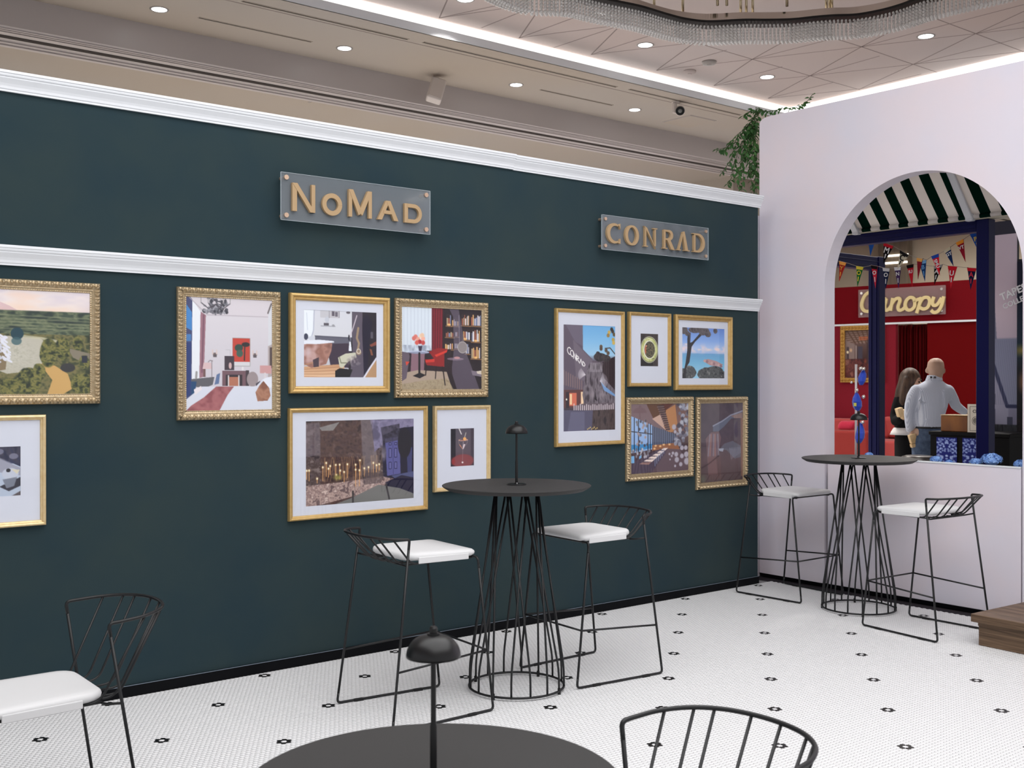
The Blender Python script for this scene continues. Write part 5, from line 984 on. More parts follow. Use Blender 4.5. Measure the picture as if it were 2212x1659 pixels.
def make_seat(name, label, cat, group, G):
    t = thing(name, label, cat, (0, 0, 0), 0, group); bm_ = M['black_metal']; zc = 0.0075
    FB, RB, FT, RT_ = G['fb'], G['rb'], G['ft'], G['rt']
    S = lambda p, s: (p[0], p[1] * s, p[2])
    for s in (1, -1):
        fb, rb, ft, rt = [S(p, s) for p in (FB, RB, FT, RT_)]
        MB().tube([on_leg(fb, ft, 0.055), on_leg(fb, ft, FT[2] - 0.05)], RT).build('leg', bm_, t, smooth=True)
        MB().tube([on_leg(rb, rt, 0.055), on_leg(rb, rt, RT_[2] - 0.045)], RT).build('leg', bm_, t, smooth=True)
        MB().tube(fillet([on_leg(fb, ft, 0.056), fb, rb, on_leg(rb, rt, 0.056)], 0.034, 6), RT).build('runner', bm_, t, smooth=True)
        for k in (0.22, 0.80) if G['glides'] else ():
            c = np.asarray(fb) + (np.asarray(rb) - np.asarray(fb)) * k; d = np.asarray(rb) - np.asarray(fb); d = d / np.linalg.norm(d)
            MB().obox(c - np.array([0, 0, 0.001]), d * 0.026, np.array([0, 0.0085, 0]), np.array([0, 0, 0.0064])).build('floor_glide', M['plastic'], t, bevel=(0.002, 1))
    L, R_ = S(FT, 1), S(FT, -1)
    MB().tube(fillet([on_leg(FB, FT, FT[2] - 0.052), L, R_, on_leg(S(FB, -1), R_, FT[2] - 0.052)], 0.04, 6), RT).build('front_bar', bm_, t, smooth=True)
    # back rail: up the rear legs, round corner, then a long bow around the back
    c0 = np.asarray(RT_); half = [c0] + [np.asarray(p, float) for p in G['rail']]
    curve = spline(half[1:] + [np.array([p[0], -p[1], p[2]]) for p in half[1:-1][::-1]], 7)
    path = fillet([on_leg(RB, RT_, RT_[2] - 0.046), c0, curve[0]], [0, 0.022, 0], 6)[:-1] + curve + fillet([curve[-1], S(RT_, -1), on_leg(S(RB, -1), S(RT_, -1), RT_[2] - 0.046)], [0, 0.022, 0], 6)[1:]
    MB().tube(path, RT * 1.05).build('back_rail', bm_, t, smooth=True)
    n = len(curve)
    for f in G['spokes']:
        for s in (1, -1):
            k = f * (n - 1) / 2; i = int(k); p = curve[i] * (1 - (k - i)) + curve[min(i + 1, n - 1)] * (k - i)
            p = np.array([p[0], p[1] * s, p[2]])
            knee = np.array([p[0] + G['dx'], p[1] * G['conv'], G['zs'] + 0.003])
            MB().tube(fillet([p, knee, knee + np.array([0.075, -0.01 * s, -0.003])], 0.055, 6), RT * 0.72, 7).build('spoke', bm_, t, smooth=True)
    xs, zs = G['xs'], G['zs']
    a, b_ = on_leg(RB, RT_, zs + 0.004), (xs - 0.01, G['wr'] * 0.95, zs - 0.008)
    MB().tube(fillet([a, b_, S(b_, -1), S(a, -1)], 0.05, 5), RT * 0.8, 7).build('rear_bar', bm_, t, smooth=True)
    for s in (1, -1): MB().tube([(xs - 0.01, s * G['wr'] * 0.86, zs - 0.004), (FT[0], s * G['wf'] * 0.9, FT[2] - 0.006)], RT * 0.8, 7).build('seat_bar', bm_, t, smooth=True)
    if G.get('foot'):
        zf, zr = G['foot']; f1, f2 = on_leg(FB, FT, zf), on_leg(S(FB, -1), S(FT, -1), zf)
        MB().tube([f1, f2], RT * 0.85).build('footrest', bm_, t, smooth=True)
        for s in (1, -1): MB().tube([on_leg(S(FB, s), S(FT, s), zf), on_leg(S(RB, s), S(RT_, s), zr)], RT * 0.85).build('footrest', bm_, t, smooth=True)
    z0 = FT[2] + 0.004
    cu = cushion_mesh(G['cx'][0], G['cx'][1], G['wf'], G['wr'], z0, 0.034, 0.075).build('seat_cushion', M['cushion'], t, smooth=True)
    for s in (1, -1):
        fp = MB().obox((G['cx'][0] + (G['cx'][1] - G['cx'][0]) * 0.52, s * (G['wf'] + G['wr']) / 2 * 0.992, z0 + 0.001), np.array([0.135, s * 0.006, 0.0]), np.array([0, 0.0035, 0]), np.array([0, 0, 0.015])); fp.build('cushion_flap', M['cushion'], cu, bevel=(0.003, 2))
    return t
BAR = dict(fb=(0.285, 0.25, 0.0075), rb=(-0.287, 0.282, 0.0075), ft=(0.20, 0.243, 0.752), rt=(-0.178, 0.246, 0.868), rail=[(-0.205, 0.243, 0.8695), (-0.255, 0.222, 0.872), (-0.30, 0.17, 0.875), (-0.328, 0.095, 0.877), (-0.337, 0, 0.878)],
           spokes=(0.24, 0.5, 0.66, 0.9), conv=0.86, dx=0.115, xs=-0.145, zs=0.742, wf=0.212, wr=0.196, cx=(-0.165, 0.218), foot=(0.30, 0.27), glides=True)
LOW = dict(fb=(0.27, 0.25, 0.0075), rb=(-0.292, 0.272, 0.0075), ft=(0.21, 0.243, 0.455), rt=(-0.178, 0.247, 0.742), rail=[(-0.22, 0.247, 0.744), (-0.30, 0.235, 0.749), (-0.375, 0.19, 0.754), (-0.425, 0.11, 0.757), (-0.442, 0, 0.758)],
           spokes=(0.3, 0.52, 0.66, 0.9), conv=0.84, dx=0.15, xs=-0.17, zs=0.452, wf=0.215, wr=0.20, cx=(-0.19, 0.235), foot=None, glides=True)
s0 = make_seat('bar_stool', 'black wire bar stool with white cushion left of the middle table', 'bar stool', 'black wire bar stools', BAR)
stools = [((2.965, 4.462), -3.5, None), ((4.092, 4.447), 177.0, 'black wire bar stool with white cushion between the middle table and the far table'),
          ((6.755, 5.106), -90.5, 'black wire bar stool with white cushion in the corner by the pink wall'), ((6.475, 3.852), 86.5, 'black wire bar stool with white cushion beside the wooden platform')]
for i, (c, a, lab) in enumerate(stools):
    o = s0 if i == 0 else copy_tree(s0)
    o.location = (c[0], c[1], 0); o.rotation_euler = (0, 0, math.radians(a))
    if lab: o['label'] = lab
c0_ = make_seat('side_chair', 'black wire side chair with white cushion, half in view at the lower left', 'chair', 'low black wire chairs', LOW)
c0_.location = (1.117, 4.15, 0); c0_.rotation_euler = (0, 0, PI)
c1_ = copy_tree(c0_); c1_.location = (1.755, 1.732, 0); c1_.rotation_euler = (0, 0, PI); c1_['label'] = 'black wire side chair showing only its curved back, right of the near table'

# ---- tables
def make_table(name, label, r, h, rb=0.247, rt=0.116, nr=16, group='black wire-base tables'):
    t = thing(name, label, 'table', (0, 0, 0), 0, group)
    MB().lathe([(r - 0.03, -0.024), (r - 0.006, -0.010), (r, -0.004), (r, -0.002), (r - 0.003, 0.0)], 72, (0, 0, h)).build('table_top', M['table_top'], t, auto=0.5)
    MB().lathe([(rt + 0.012, -0.030), (rt + 0.012, -0.0235)], 32, (0, 0, h)).build('mount_plate', M['black_metal'], t)
    zr = 0.016
    MB().tube([(rb * math.cos(q), rb * math.sin(q), zr) for q in np.linspace(0, 2 * PI, 64, endpoint=False)], 0.0062, 8, True).build('base_ring', M['black_metal'], t, smooth=True)
    dlt = 360 / nr * 3 / 2
    for k in range(nr):
        a = math.radians(360 / nr * k); b = a + math.radians(dlt) * (1 if k % 2 == 0 else -1)
        p0 = np.array([rb * math.cos(a), rb * math.sin(a), zr]); p1 = np.array([rb * 0.995 * math.cos(a), rb * 0.995 * math.sin(a), 0.115 * h]); p2 = np.array([rt * math.cos(b), rt * math.sin(b), h - 0.026])
        MB().tube(fillet([p0, p1, p2], 0.05, 5), 0.0056, 7).build('rod', M['black_metal'], t, smooth=True)
    for q in (0.4, 1.97, 3.54, 5.11): MB().tube([(rb * math.cos(q), rb * math.sin(q), 0.0), (rb * math.cos(q), rb * math.sin(q), 0.030)], 0.008, 8).build('foot', M['plastic'], t)
    return t
t1 = make_table('bar_table', 'tall round black bar table with wire base in the middle, by the cocktail picture', 0.388, 1.058); t1.location = (3.572, 4.435, 0)
t2 = copy_tree(t1); t2.location = (6.665, 4.462, 0); t2.rotation_euler = (0, 0, 0.3); t2['label'] = 'tall round black bar table with wire base in front of the arch'
t3 = make_table('round_table', 'low round charcoal table at the bottom edge, nearest to us', 0.404, 0.75, 0.15, 0.09); t3.location = (1.312, 1.909, 0)
# ---- rechargeable table lamps
def make_lamp(label):
    t = thing('table_lamp', label, 'lamp', (0, 0, 0), 0, 'small black dome table lamps')
    MB().lathe([(0.0515, 0), (0.0515, 0.003), (0.048, 0.0055), (0.012, 0.0075), (0.0105, 0.012)], 40).build('base', M['black_matte'], t, auto=0.5)
    MB().lathe([(0.0076, 0.006), (0.0074, 0.12), (0.0058, 0.128), (0.0056, 0.275)], 14).build('pole', M['black_matte'], t, auto=0.5)
    prof = [(0.058 * math.cos(q) ** 0.8 if q < 1.5 else 0.004, 0.267 + 0.047 * math.sin(q)) for q in np.linspace(0, 1.45, 14)]
    prof = [(0.0555, 0.2672)] + prof; inner = [(r * 0.95, z - 0.002) for r, z in prof[::-1][:-2]]
    MB().lathe(prof, 40, cap=False).build('shade', M['black_matte'], t, smooth=True)
    MB().lathe([(0.056, 0.268), (0.05, 0.285), (0.03, 0.305), (0.004, 0.312)], 40, cap=False).build('shade_lining', M['black_matte'], t, smooth=True)
    MB().lathe([(0.0135, 0.313), (0.0135, 0.3165), (0.0085, 0.317), (0.0085, 0.327), (0.006, 0.331)], 18).build('knob', M['black_matte'], t, auto=0.5)
    MB().ball((-0.008, -0.014, 0.0085), 0.003, 8, 6).build('switch', M['alu'], t, smooth=True)
    return t
l1 = make_lamp('small black dome table lamp on the middle bar table'); l1.location = (3.572, 4.435, 1.058)
l2 = copy_tree(l1); l2.location = (6.665, 4.462, 1.058); l2['label'] = 'small black dome table lamp on the bar table in front of the arch'
l3 = copy_tree(l1); l3.location = (1.312, 1.909, 0.75); l3['label'] = 'small black dome table lamp out of focus on the near low table'
# ---- wooden platform at the right edge
pf = thing('wooden_platform', 'dark walnut wooden step platform at the right edge of the floor', 'platform', (6.30, 3.44, 0))
MB().box((0, -1.6, 0.142), (0.82, 0.0, 0.19)).build('top_board', M['wood'], pf, bevel=(0.003, 2))
MB().box((0.035, -1.58, 0.0), (0.80, -0.03, 0.141)).build('riser', M['wood'], pf, bevel=(0.003, 1))
MB().box((0.030, -1.58, 0.118), (0.0355, -0.03, 0.141)).build('nosing', M['wood'], pf)
pf.rotation_euler = (0, 0, math.radians(-3))
# ---- trailing vine on the corner of the pink wall
LEAF = MB()
lw, ll = 0.011, 0.046
LEAF.add([(0, 0, 0), (lw * .8, ll * .3, 0.003), (lw, ll * .5, 0.004), (lw * .6, ll * .78, 0.002), (0, ll, -0.003), (-lw * .6, ll * .78, 0.002), (-lw, ll * .5, 0.004), (-lw * .8, ll * .3, 0.003), (0, ll * .5, -0.0015)], [(0, 1, 8), (1, 2, 8), (2, 3, 8), (3, 4, 8), (4, 5, 8), (5, 6, 8), (6, 7, 8), (7, 0, 8)])
lme = LEAF.mesh('leaf', M['leaf'], True)
vine = thing('trailing_vine', 'green leafy vine trailing over the corner of the pink wall', 'plant', (7.24, 5.80, 3.72))
V0 = np.array([7.24, 5.80, 3.72]); rr = np.random.default_rng(21); nleaf = 0; stems = MB(); rest_leaf = MB()
def leaf_at(p, d, up_, s):
    global nleaf
    d = d / np.linalg.norm(d); x = np.cross(d, up_); x /= (np.linalg.norm(x) + 1e-9); z = np.cross(x, d)
    mtx = Matrix(((x[0], d[0], z[0], p[0] - V0[0]), (x[1], d[1], z[1], p[1] - V0[1]), (x[2], d[2], z[2], p[2] - V0[2]), (0, 0, 0, 1))) @ Matrix.Scale(s, 4)
    nleaf += 1
    if nleaf <= 300:
        o = bpy.data.objects.new('leaf', lme); col.objects.link(o); o.parent = vine; o.matrix_local = mtx
    else: rest_leaf.add([tuple(mtx @ Vector(v)) for v in LEAF.v], LEAF.f)
def strand(pix, y=5.83, x=7.22):
    P = [np.array([x + rr.normal(0, 0.02), 0, 0]) for _ in pix]; pts = []
    for k, (u, v) in enumerate(pix):
        pts.append(atX(u, v, x + 0.05 * math.sin(k * 1.7 + y)))
    sp_ = spline(pts, 7); stems.tube([p - V0 for p in sp_], 0.0022, 5)
    acc = 0
    for a, b_ in zip(sp_[:-1], sp_[1:]):
        acc += np.linalg.norm(b_ - a)
        if acc > 0.024:
            acc = 0; tdir = (b_ - a) / np.linalg.norm(b_ - a)
            for sgn in (1, -1):
                side = np.array([rr.normal(0, .5), sgn * 0.8, rr.normal(-0.2, .35)]); d = tdir * 0.7 + side + np.array([0, 0, -0.25])
                leaf_at(b_ + rr.normal(0, .004, 3), d, np.array([rr.normal(0, .4) - 0.7, rr.normal(0, .4), 0.8]), 0.75 + 0.6 * rr.random())
strands = [[(1640, 246), (1622, 262), (1600, 290), (1572, 316), (1548, 324)], [(1640, 246), (1612, 275), (1590, 310), (1578, 345), (1560, 372)], [(1636, 256), (1610, 300), (1592, 335), (1585, 370), (1572, 402)], [(1634, 262), (1615, 300), (1604, 345), (1606, 380), (1602, 412)],
 [(1636, 256), (1622, 300), (1618, 345), (1622, 385), (1628, 416)], [(1638, 270), (1630, 310), (1630, 350), (1632, 385), (1634, 418)], [(1640, 250), (1628, 240), (1614, 244), (1606, 252)], [(1642, 246), (1632, 236), (1640, 238), (1656, 240)], [(1638, 280), (1620, 320), (1600, 355), (1594, 380), (1598, 405)], [(1634, 262), (1606, 280), (1584, 300), (1566, 330)],
 [(1638, 258), (1628, 290), (1616, 320), (1608, 340)], [(1638, 300), (1634, 330), (1636, 360), (1634, 400)], [(1630, 270), (1612, 290), (1600, 320), (1588, 330)], [(1636, 268), (1626, 285), (1630, 320), (1626, 350), (1618, 375)], [(1640, 244), (1660, 240), (1690, 236)], [(1690, 236), (1722, 231), (1740, 222), (1756, 203)]]
for i, s_ in enumerate(strands):
    strand(s_, 5.8 + 0.02 * i, 7.235 if s_[0][0] > 1641 or s_[-1][0] > 1641 else 7.26)
stems.build('stem', M['stem'], vine, smooth=True)
if rest_leaf.v: tag(rest_leaf.build('leaves', M['leaf'], vine, smooth=True), kind='stuff')
print('leaves', nleaf)
# ---- crystal chandelier in the raised field
ZH = 4.60
bot = [(1010, -60), (1050, -18), (1095, 8), (1150, 24), (1230, 28), (1290, 42), (1330, 50), (1384, 61), (1440, 77), (1480, 86), (1530, 91), (1603, 88), (1660, 88), (1712, 86.6), (1760, 82), (1800, 79), (1850, 77), (1904, 68), (1950, 56), (1990, 42), (2040, 29), (2090, 17), (2150, 3), (2230, -18), (2330, -60)]
path = [atZ(u, v, ZH) for u, v in bot]
pend, pbeg = path[-1], path[0]; mid_ = np.array([6.2, 5.0, ZH])
loopc = path + [np.array([9.2, 4.4, ZH]), np.array([7.6, 4.0, ZH]), np.array([5.9, 4.9, ZH]), np.array([5.2, 6.3, ZH])]
CHC = np.array([7.6, 6.2, ZH])
ch = thing('chandelier', 'large wavy chandelier with a fringe of crystal beads', 'chandelier', tuple(CHC))
cur = spline(loopc, 14, True); cur = np.array(cur)
seg = np.linalg.norm(np.roll(cur, -1, 0) - cur, axis=1); S_ = np.concatenate([[0], np.cumsum(seg)]); tot = S_[-1]
def on_curve(s):
    s = s % tot; i = min(np.searchsorted(S_, s, 'right') - 1, len(cur) - 1); f = (s - S_[i]) / max(seg[i], 1e-9); a, b_ = cur[i], cur[(i + 1) % len(cur)]; t_ = (b_ - a) / max(np.linalg.norm(b_ - a), 1e-9); return a * (1 - f) + b_ * f, np.array([-t_[1], t_[0], 0])
ico_v = []; ph = (1 + 5 ** .5) / 2
for a in (-1, 1):
    for b_ in (-ph, ph): ico_v += [(0, a, b_), (a, b_, 0), (b_, 0, a)]
ico_v = np.array(ico_v, float); ico_v /= np.linalg.norm(ico_v[0])
ico_f = []
for i in range(12):
    for j in range(i + 1, 12):
        for k in range(j + 1, 12):
            d = [np.linalg.norm(ico_v[a] - ico_v[b_]) for a, b_ in ((i, j), (j, k), (i, k))]
            if max(d) < 1.1:
                nrm = np.cross(ico_v[j] - ico_v[i], ico_v[k] - ico_v[i]); ico_f.append((i, j, k) if np.dot(nrm, ico_v[i]) > 0 else (i, k, j))
beads = MB(); nS = int(tot / 0.034)
for r_ in range(3):
    for k in range(nS):
        p, nrm = on_curve((k + 0.33 * r_) * tot / nS)
        if np.dot(p[:2], _fw[:2]) < 7.2: continue
        p = p + nrm * (0.05 * r_)
        for q in range(6):
            rad = 0.0155 if q == 0 else 0.0115; z = q * 0.0265 + (0 if q == 0 else 0.004) + 0.006 * r_
            beads.add(ico_v * rad * np.array([1, 1, 1.12]) + (p - CHC) + np.array([0, 0, z]), ico_f)
bo = beads.build('crystal_beads', M['crystal'], ch); tag(bo, kind='stuff'); print('beads', len(beads.f))
def band(z0, z1, offn, m, name):
    mb = MB(); n = len(cur); vs = []
    for i in range(n):
        t_ = cur[(i + 1) % n] - cur[i - 1]; t_ /= np.linalg.norm(t_); nrm = np.array([-t_[1], t_[0], 0])
        for o_ in offn:
            for z in (z0, z1): vs.append(cur[i] - CHC + nrm * o_ + np.array([0, 0, z]))
    fs = []
    for i in range(n):
        j = (i + 1) % n; a, b_ = 4 * i, 4 * j; fs += [(a, b_, b_ + 1, a + 1), (a + 2, a + 3, b_ + 3, b_ + 2), (a + 1, b_ + 1, b_ + 3, a + 3), (a, a + 2, b_ + 2, b_)]
    mb.add(vs, fs); return mb.build(name, m, ch, smooth=False)
band(0.165, 0.185, (-0.03, 0.16), M['black_matte'], 'bead_plate')
band(0.185, 0.285, (0.10, 0.16), M['chrome'], 'mirror_band')
band(0.29, 0.33, (0.30, 0.34), M['champagne_rod'], 'inner_band')
for u, v in ((1413, 30), (1475, 28), (1600, 33), (1612, 33), (1626, 33), (1785, 25), (1792, 27), (1797, 25), (1550, 12), (1570, 12), (1700, 14)):
    p = atZ(u, v, ZH + 0.3) - CHC; MB().tube([p, (p[0], p[1], ZK - ZH - 0.002)], 0.012, 10).build('hanging_rod', M['champagne_rod'], ch, smooth=True)
# ================================================================== BEYOND THE ARCH
def Z3(a, b_): return (1760 + a / 4.608, 340 + b_ / 4.608)          # survey sheet of the arch head
def ZM(a, b_): return (1900 + a / 6.144, 740 + b_ / 6.144)          # survey sheet of the people
# ---- awning fixed to the back of the pink wall, sloping down and away
aw = thing('striped_awning', 'dark green and white striped awning seen from below through the arch', 'awning', (7.31, 4.6, 3.60))
O = np.array([7.31, 4.6, 3.60]); XB_, ZB_ = 7.93, 2.858; sl = 1.156; PW = 0.0848; y0 = 5.19 + 5 * PW
yy = y0; k = 0
while yy > 3.5:
    a, b_ = yy, yy - PW; n = 7; vs = []
    for i in range(n + 1):
        f = i / n; x = XB_ + (7.315 - XB_) * f; z = ZB_ + (XB_ - x) * sl - 0.022 * math.sin(PI * f)
        for y in (a, b_): vs += [(x - O[0], y - O[1], z - O[2]), (x - O[0], y - O[1], z - O[2] + 0.002)]
    fs = []
    for i in range(n):
        p, q_ = 4 * i, 4 * i + 4; fs += [(p, q_, q_ + 2, p + 2), (p + 1, p + 3, q_ + 3, q_ + 1)]
    m_ = M['awning_green'] if k % 2 == 0 else M['awning_white']
    MB().add(vs, fs).build('awning_panel', m_, aw, smooth=True)
    h = MB()
    h.tube([(XB_ - O[0], a - O[1], ZB_ - O[2] - 0.012), (XB_ - O[0], b_ - O[1], ZB_ - O[2] - 0.012)], 0.017, 12); h.build('hem_roll', m_, aw, smooth=True)
    yy -= PW; k += 1
for y in (4.335, 5.33):
    MB().obox((np.array([7.62, y, 3.175]) - O), np.array([0.30, 0, -0.30 * sl]), np.array([0, 0.028, 0]), np.array([0.008, 0, 0.008])).build('arm', M['alu'], aw, bevel=(0.004, 1))
    MB().box((XB_ - 0.03 - O[0], y - 0.03 - O[1], ZB_ - 0.045 - O[2]), (XB_ + 0.02 - O[0], y + 0.03 - O[1], ZB_ + 0.01 - O[2])).build('arm_joint', M['alu'], aw, bevel=(0.005, 1))
# ---- navy pavilion frame
pv = thing('pavilion_frame', 'navy blue painted pavilion frame with posts and beams behind the arch', 'pavilion', (8.0, 4.26, 0)); q0 = np.array([8.0, 4.26, 0])
def pvbox(name, a, b_, m=M['navy'], bv=0.004): MB().box(np.array(a) - q0, np.array(b_) - q0).build(name, m, pv, bevel=(bv, 1))
pvbox('post', (7.97, 4.213, 0), (8.07, 4.312, 2.825)); pvbox('post', (7.97, 6.19, 0), (8.07, 6.29, 2.825)); pvbox('post', (9.57, 6.18, 0), (9.68, 6.30, 2.825))
pvbox('beam', (7.975, 4.312, 2.735), (8.065, 6.19, 2.825)); pvbox('beam', (8.07, 6.19, 2.69), (9.57, 6.29, 2.82))
for z in (2.755, 2.79): pvbox('groove_line', (7.970, 4.312, z), (7.976, 6.19, z + 0.006), M['navy'], 0.001)
for z in (2.72, 2.77): pvbox('groove_line', (8.07, 6.184, z), (9.57, 6.191, z + 0.007), M['navy'], 0.001)
for y in (6.205, 6.26): pvbox('groove_line', (9.563, y, 0), (9.571, y + 0.012, 2.7), M['navy'], 0.001)
pvbox('top_board', (7.96, 3.6, 2.826), (8.10, 6.3, 2.90), M['cream_beam'])
# ---- mural panel and dark night panel to the right of the post
XM = 9.12
def p_mural(p):
    p.gv([(0, (150, 140, 152)), (0.30, (160, 148, 158)), (0.38, (150, 140, 152)), (0.39, (96, 100, 120)), (0.5, (112, 116, 134)), (0.75, (92, 88, 108)), (1, (44, 42, 60))])
    p.rect(0, 0.0, 1, 0.045, (34, 34, 46)); p.poly([(0.22, 0.385), (0.27, 0.26), (0.34, 0.385)], (92, 94, 112)); p.poly([(0, 0.385), (1, 0.385), (1, 0.60), (0.66, 0.60), (0.0, 0.40)], (104, 108, 128)); p.poly([(0, 0.40), (0.62, 0.60), (0.72, 0.60), (0.72, 0.80), (0, 0.80)], (118, 118, 136))
    p.line([(0, 0.40), (0.68, 0.605), (1, 0.605)], 0.006, (36, 40, 66)); 
    for k in range(14): p.line([(0.1 + .07 * k, 0.39), (0.34 + .07 * k, 0.6)], 0.001, (90, 92, 112), 0.6)
    for x0, y0_, x1, y1 in ((0.06, 0.565, 0.3, 0.6), (0.06, 0.615, 0.3, 0.68), (0.68, 0.64, 0.86, 0.69)): p.rect(x0, y0_, x1, y1, (52, 54, 70))
    p.rect(0, 0.68, 1, 1, (104, 92, 112)); p.mottle(((p.v > 0.665) & (p.v < 0.75)).astype(float) * np.clip(1.4 - np.abs(p.v - 0.70) * 20 + 0.4 * p.noise(6, 3, 2), 0, 1), [(16, 18, 26), (44, 46, 52), (24, 28, 32)], 20, 14, 3); p.tree(0.66, 0.77, 0.1, 0.06, [(30, 32, 38), (62, 58, 66)], 5)
    for k in range(5):
        y = 0.77 + 0.046 * k; p.rect(0.05, y, 0.5, y + 0.028, (44, 70, 96) if k < 4 else (30, 30, 50)); p.line([(0.16, y), (0.16, y + .028)], 0.002, (92, 86, 106)); p.rect(0.76, y, 0.98, y + 0.026, (66, 66, 88)); p.line([(0, y - .008), (1, y - .008)], 0.0015, (70, 62, 82))
    p.mottle((p.v > 0.965).astype(float), [(20, 18, 34), (40, 36, 56)], 9, 9, 4)
    p.c = np.clip(p.c * 1.28, 0, 250)
a, b_ = atX(2132, 500, XM), atX(2197, 1010, XM); ytop = atX(2165, 478, XM)[2]
mu = thing('mural_panel', 'tall printed panel with a church roof and house windows right of the navy post', 'mural', (XM, a[1], 0)); zt = ytop
pic = Pic(a[1] - b_[1], zt - 0.35, 0.0045); p_mural(pic); put(print_mesh(pic, (-0.004, 0, zt), (0, b_[1] - a[1], 0), (0, 0, -(zt - 0.35))), 'print', mu)
MB().box((0, b_[1] - a[1], 0.0), (0.03, 0, zt)).build('board', M['dark_panel'], mu)
def p_night(p):
    p.gv([(0, (10, 14, 40)), (0.35, (20, 44, 60)), (0.42, (16, 18, 26)), (1, (12, 12, 18))]); p.ell(0.2, 0.34, 0.5, 0.03, (150, 130, 60), 0.8, 0.9); p.ell(0.3, 0.46, 0.3, 0.06, (170, 120, 80), 0.8, 0.8); p.mottle((p.v > 0.6).astype(float) * 0.5, [(10, 10, 16), (60, 44, 36), (14, 14, 22)], 20, 60, 3)
c, d = atX(2197.5, 500, XM - 0.05), atX(2260, 1010, XM - 0.05)
ni = thing('night_panel', 'dark blue night scene panel at the right edge behind the arch', 'mural', (XM - 0.05, c[1], 0)); pic = Pic(c[1] - d[1], 2.2, 0.006); p_night(pic)
put(print_mesh(pic, (-0.004, 0, 2.6), (0, d[1] - c[1], 0), (0, 0, -2.2)), 'print', ni); MB().box((0, d[1] - c[1], 0), (0.03, 0, 2.62)).build('board', M['dark_panel'], ni)
ts = thing('tapestry_sign', 'small white lettering reading TAPESTRY COLLECTION set on a slant', 'sign', tuple(atX(2197, 633, XM - 0.09)))
Rr = Matrix.Rotation(math.radians(-90), 4, 'Z') @ Matrix.Rotation(math.radians(90), 4, 'X')
def flat_text(body, size, parent, lx, lz, rot, m, dx=0.0, bold=0.0, rx=-90):
    me = text_mesh(body, size, 0.004, bold); me.materials.append(m); o = bpy.data.objects.new('lettering', me); col.objects.link(o); o.parent = parent
    o.matrix_local = Matrix.Translation((dx, lx, lz)) @ Matrix.Rotation(math.radians(rx), 4, 'Z') @ Matrix.Rotation(math.radians(90), 4, 'X') @ Matrix.Rotation(rot, 4, 'Z'); return o
flat_text('TAPESTRY', 0.085, ts, -0.04, 0.035, 0.36, M['white_letter'], bold=0.002); flat_text('COLLECTION', 0.062, ts, -0.06, -0.045, 0.36, M['white_letter'], bold=0.001)
# ---- hydrangeas standing in the planter
def hydrangea(u, v, r, label, seed):
    c = atX(u, v, XP + 0.10); t = thing('hydrangea', label, 'flower', (c[0], c[1], c[2] - r), 0, 'blue hydrangeas in the planter'); rg = np.random.default_rng(seed); mb = MB(); 
    for k in range(int(120 * (r / 0.05))):
        d = rg.normal(0, 1, 3); d[2] = abs(d[2]) * 1.0 - 0.2; d /= np.linalg.norm(d); p = d * r * np.array([1.15, 1.35, 0.9]) * (0.86 + 0.2 * rg.random()) + np.array([0, 0, r]); x = np.cross(d, [0.3, 0.2, 1.0]); x /= np.linalg.norm(x); y = np.cross(d, x); s = 0.011
        for q in range(4):
            a = PI / 2 * q + rg.random(); e1 = x * math.cos(a) + y * math.sin(a); e2 = -x * math.sin(a) + y * math.cos(a)
            mb.add([p, p + e1 * s * .8 + e2 * s * .5 + d * .002, p + e1 * s * 1.3, p + e1 * s * .8 - e2 * s * .5 + d * .002], [(0, 1, 2, 3)])
    tag(mb.build('petals', M['petal'], t), kind='stuff'); MB().ball((0, 0, r * 0.95), r * 0.8, 12, 8, (1.1, 1.3, .85)).build('flower_core', M['petal'], t, smooth=True)
    MB().tube([(0, 0, r * 0.8), (0.01, 0, -0.06)], 0.004, 6).build('stem', M['petal_leaf'], t, smooth=True)
    for sx in (-1, 1): MB().add([(0, 0, r * .3), (0.03, sx * 0.02, r * .7), (0.01, sx * (r + 0.03), r * .9), (-0.03, sx * 0.03, r * .6)], [(0, 1, 2, 3)]).build('leaf', M['petal_leaf'], t)
hydrangea(2142, 994, 0.052, 'large blue hydrangea head below the navy post', 1); hydrangea(2108, 999, 0.028, 'smaller blue hydrangea head just left of the large one', 2); hydrangea(2206, 1004, 0.036, 'blue hydrangea head at the right end of the planter', 3)
hydrangea(2022, 994, 0.030, 'flat blue hydrangea head in front of the black counter', 4); hydrangea(1877, 984, 0.022, 'tiny pale blue hydrangea head behind the lamp on the far table', 5); hydrangea(2050, 999, 0.018, 'low blue hydrangea head between the counter panels', 6)
# ---- pole with blue satin pouches
pc = atX(1849, 985, XP + 0.19); po = thing('pouch_pole', 'pale metal pole hung with blue satin pouches and silver baubles', 'display stand', (pc[0], pc[1], 0.893)); zc_ = lambda v: atX(1849, v, XP + 0.19)[2] - 0.893
MB().tube([(0, 0, 0), (0, 0, zc_(787))], 0.009, 12).build('pole', M['pole_white'], po, smooth=True); MB().lathe([(0.04, 0), (0.04, 0.008), (0.012, 0.012)], 20).build('base', M['pole_white'], po)
def pouch(cu, v0, v1, w, tilt):
    z1, z0 = zc_(v0), zc_(v1); off_ = (cu - 1849) * (pc[0] * 1.2) / FPX; h = z1 - z0; prof = [(0.012, 0), (w * .55, h * .06), (w * .95, h * .25), (w, h * .5), (w * .8, h * .72), (w * .45, h * .9), (w * .25, h)]
    mb = MB().lathe(prof, 10); mb.v = [(x * (1 + 0.12 * math.sin(5 * z * 30 + x * 60)) + off_ * 0.78 + tilt * (z - h / 2), y * 0.9 - off_ * 0.62, z + z0) for x, y, z in mb.v]; mb.build('pouch', M['blue_satin'], po, smooth=False)
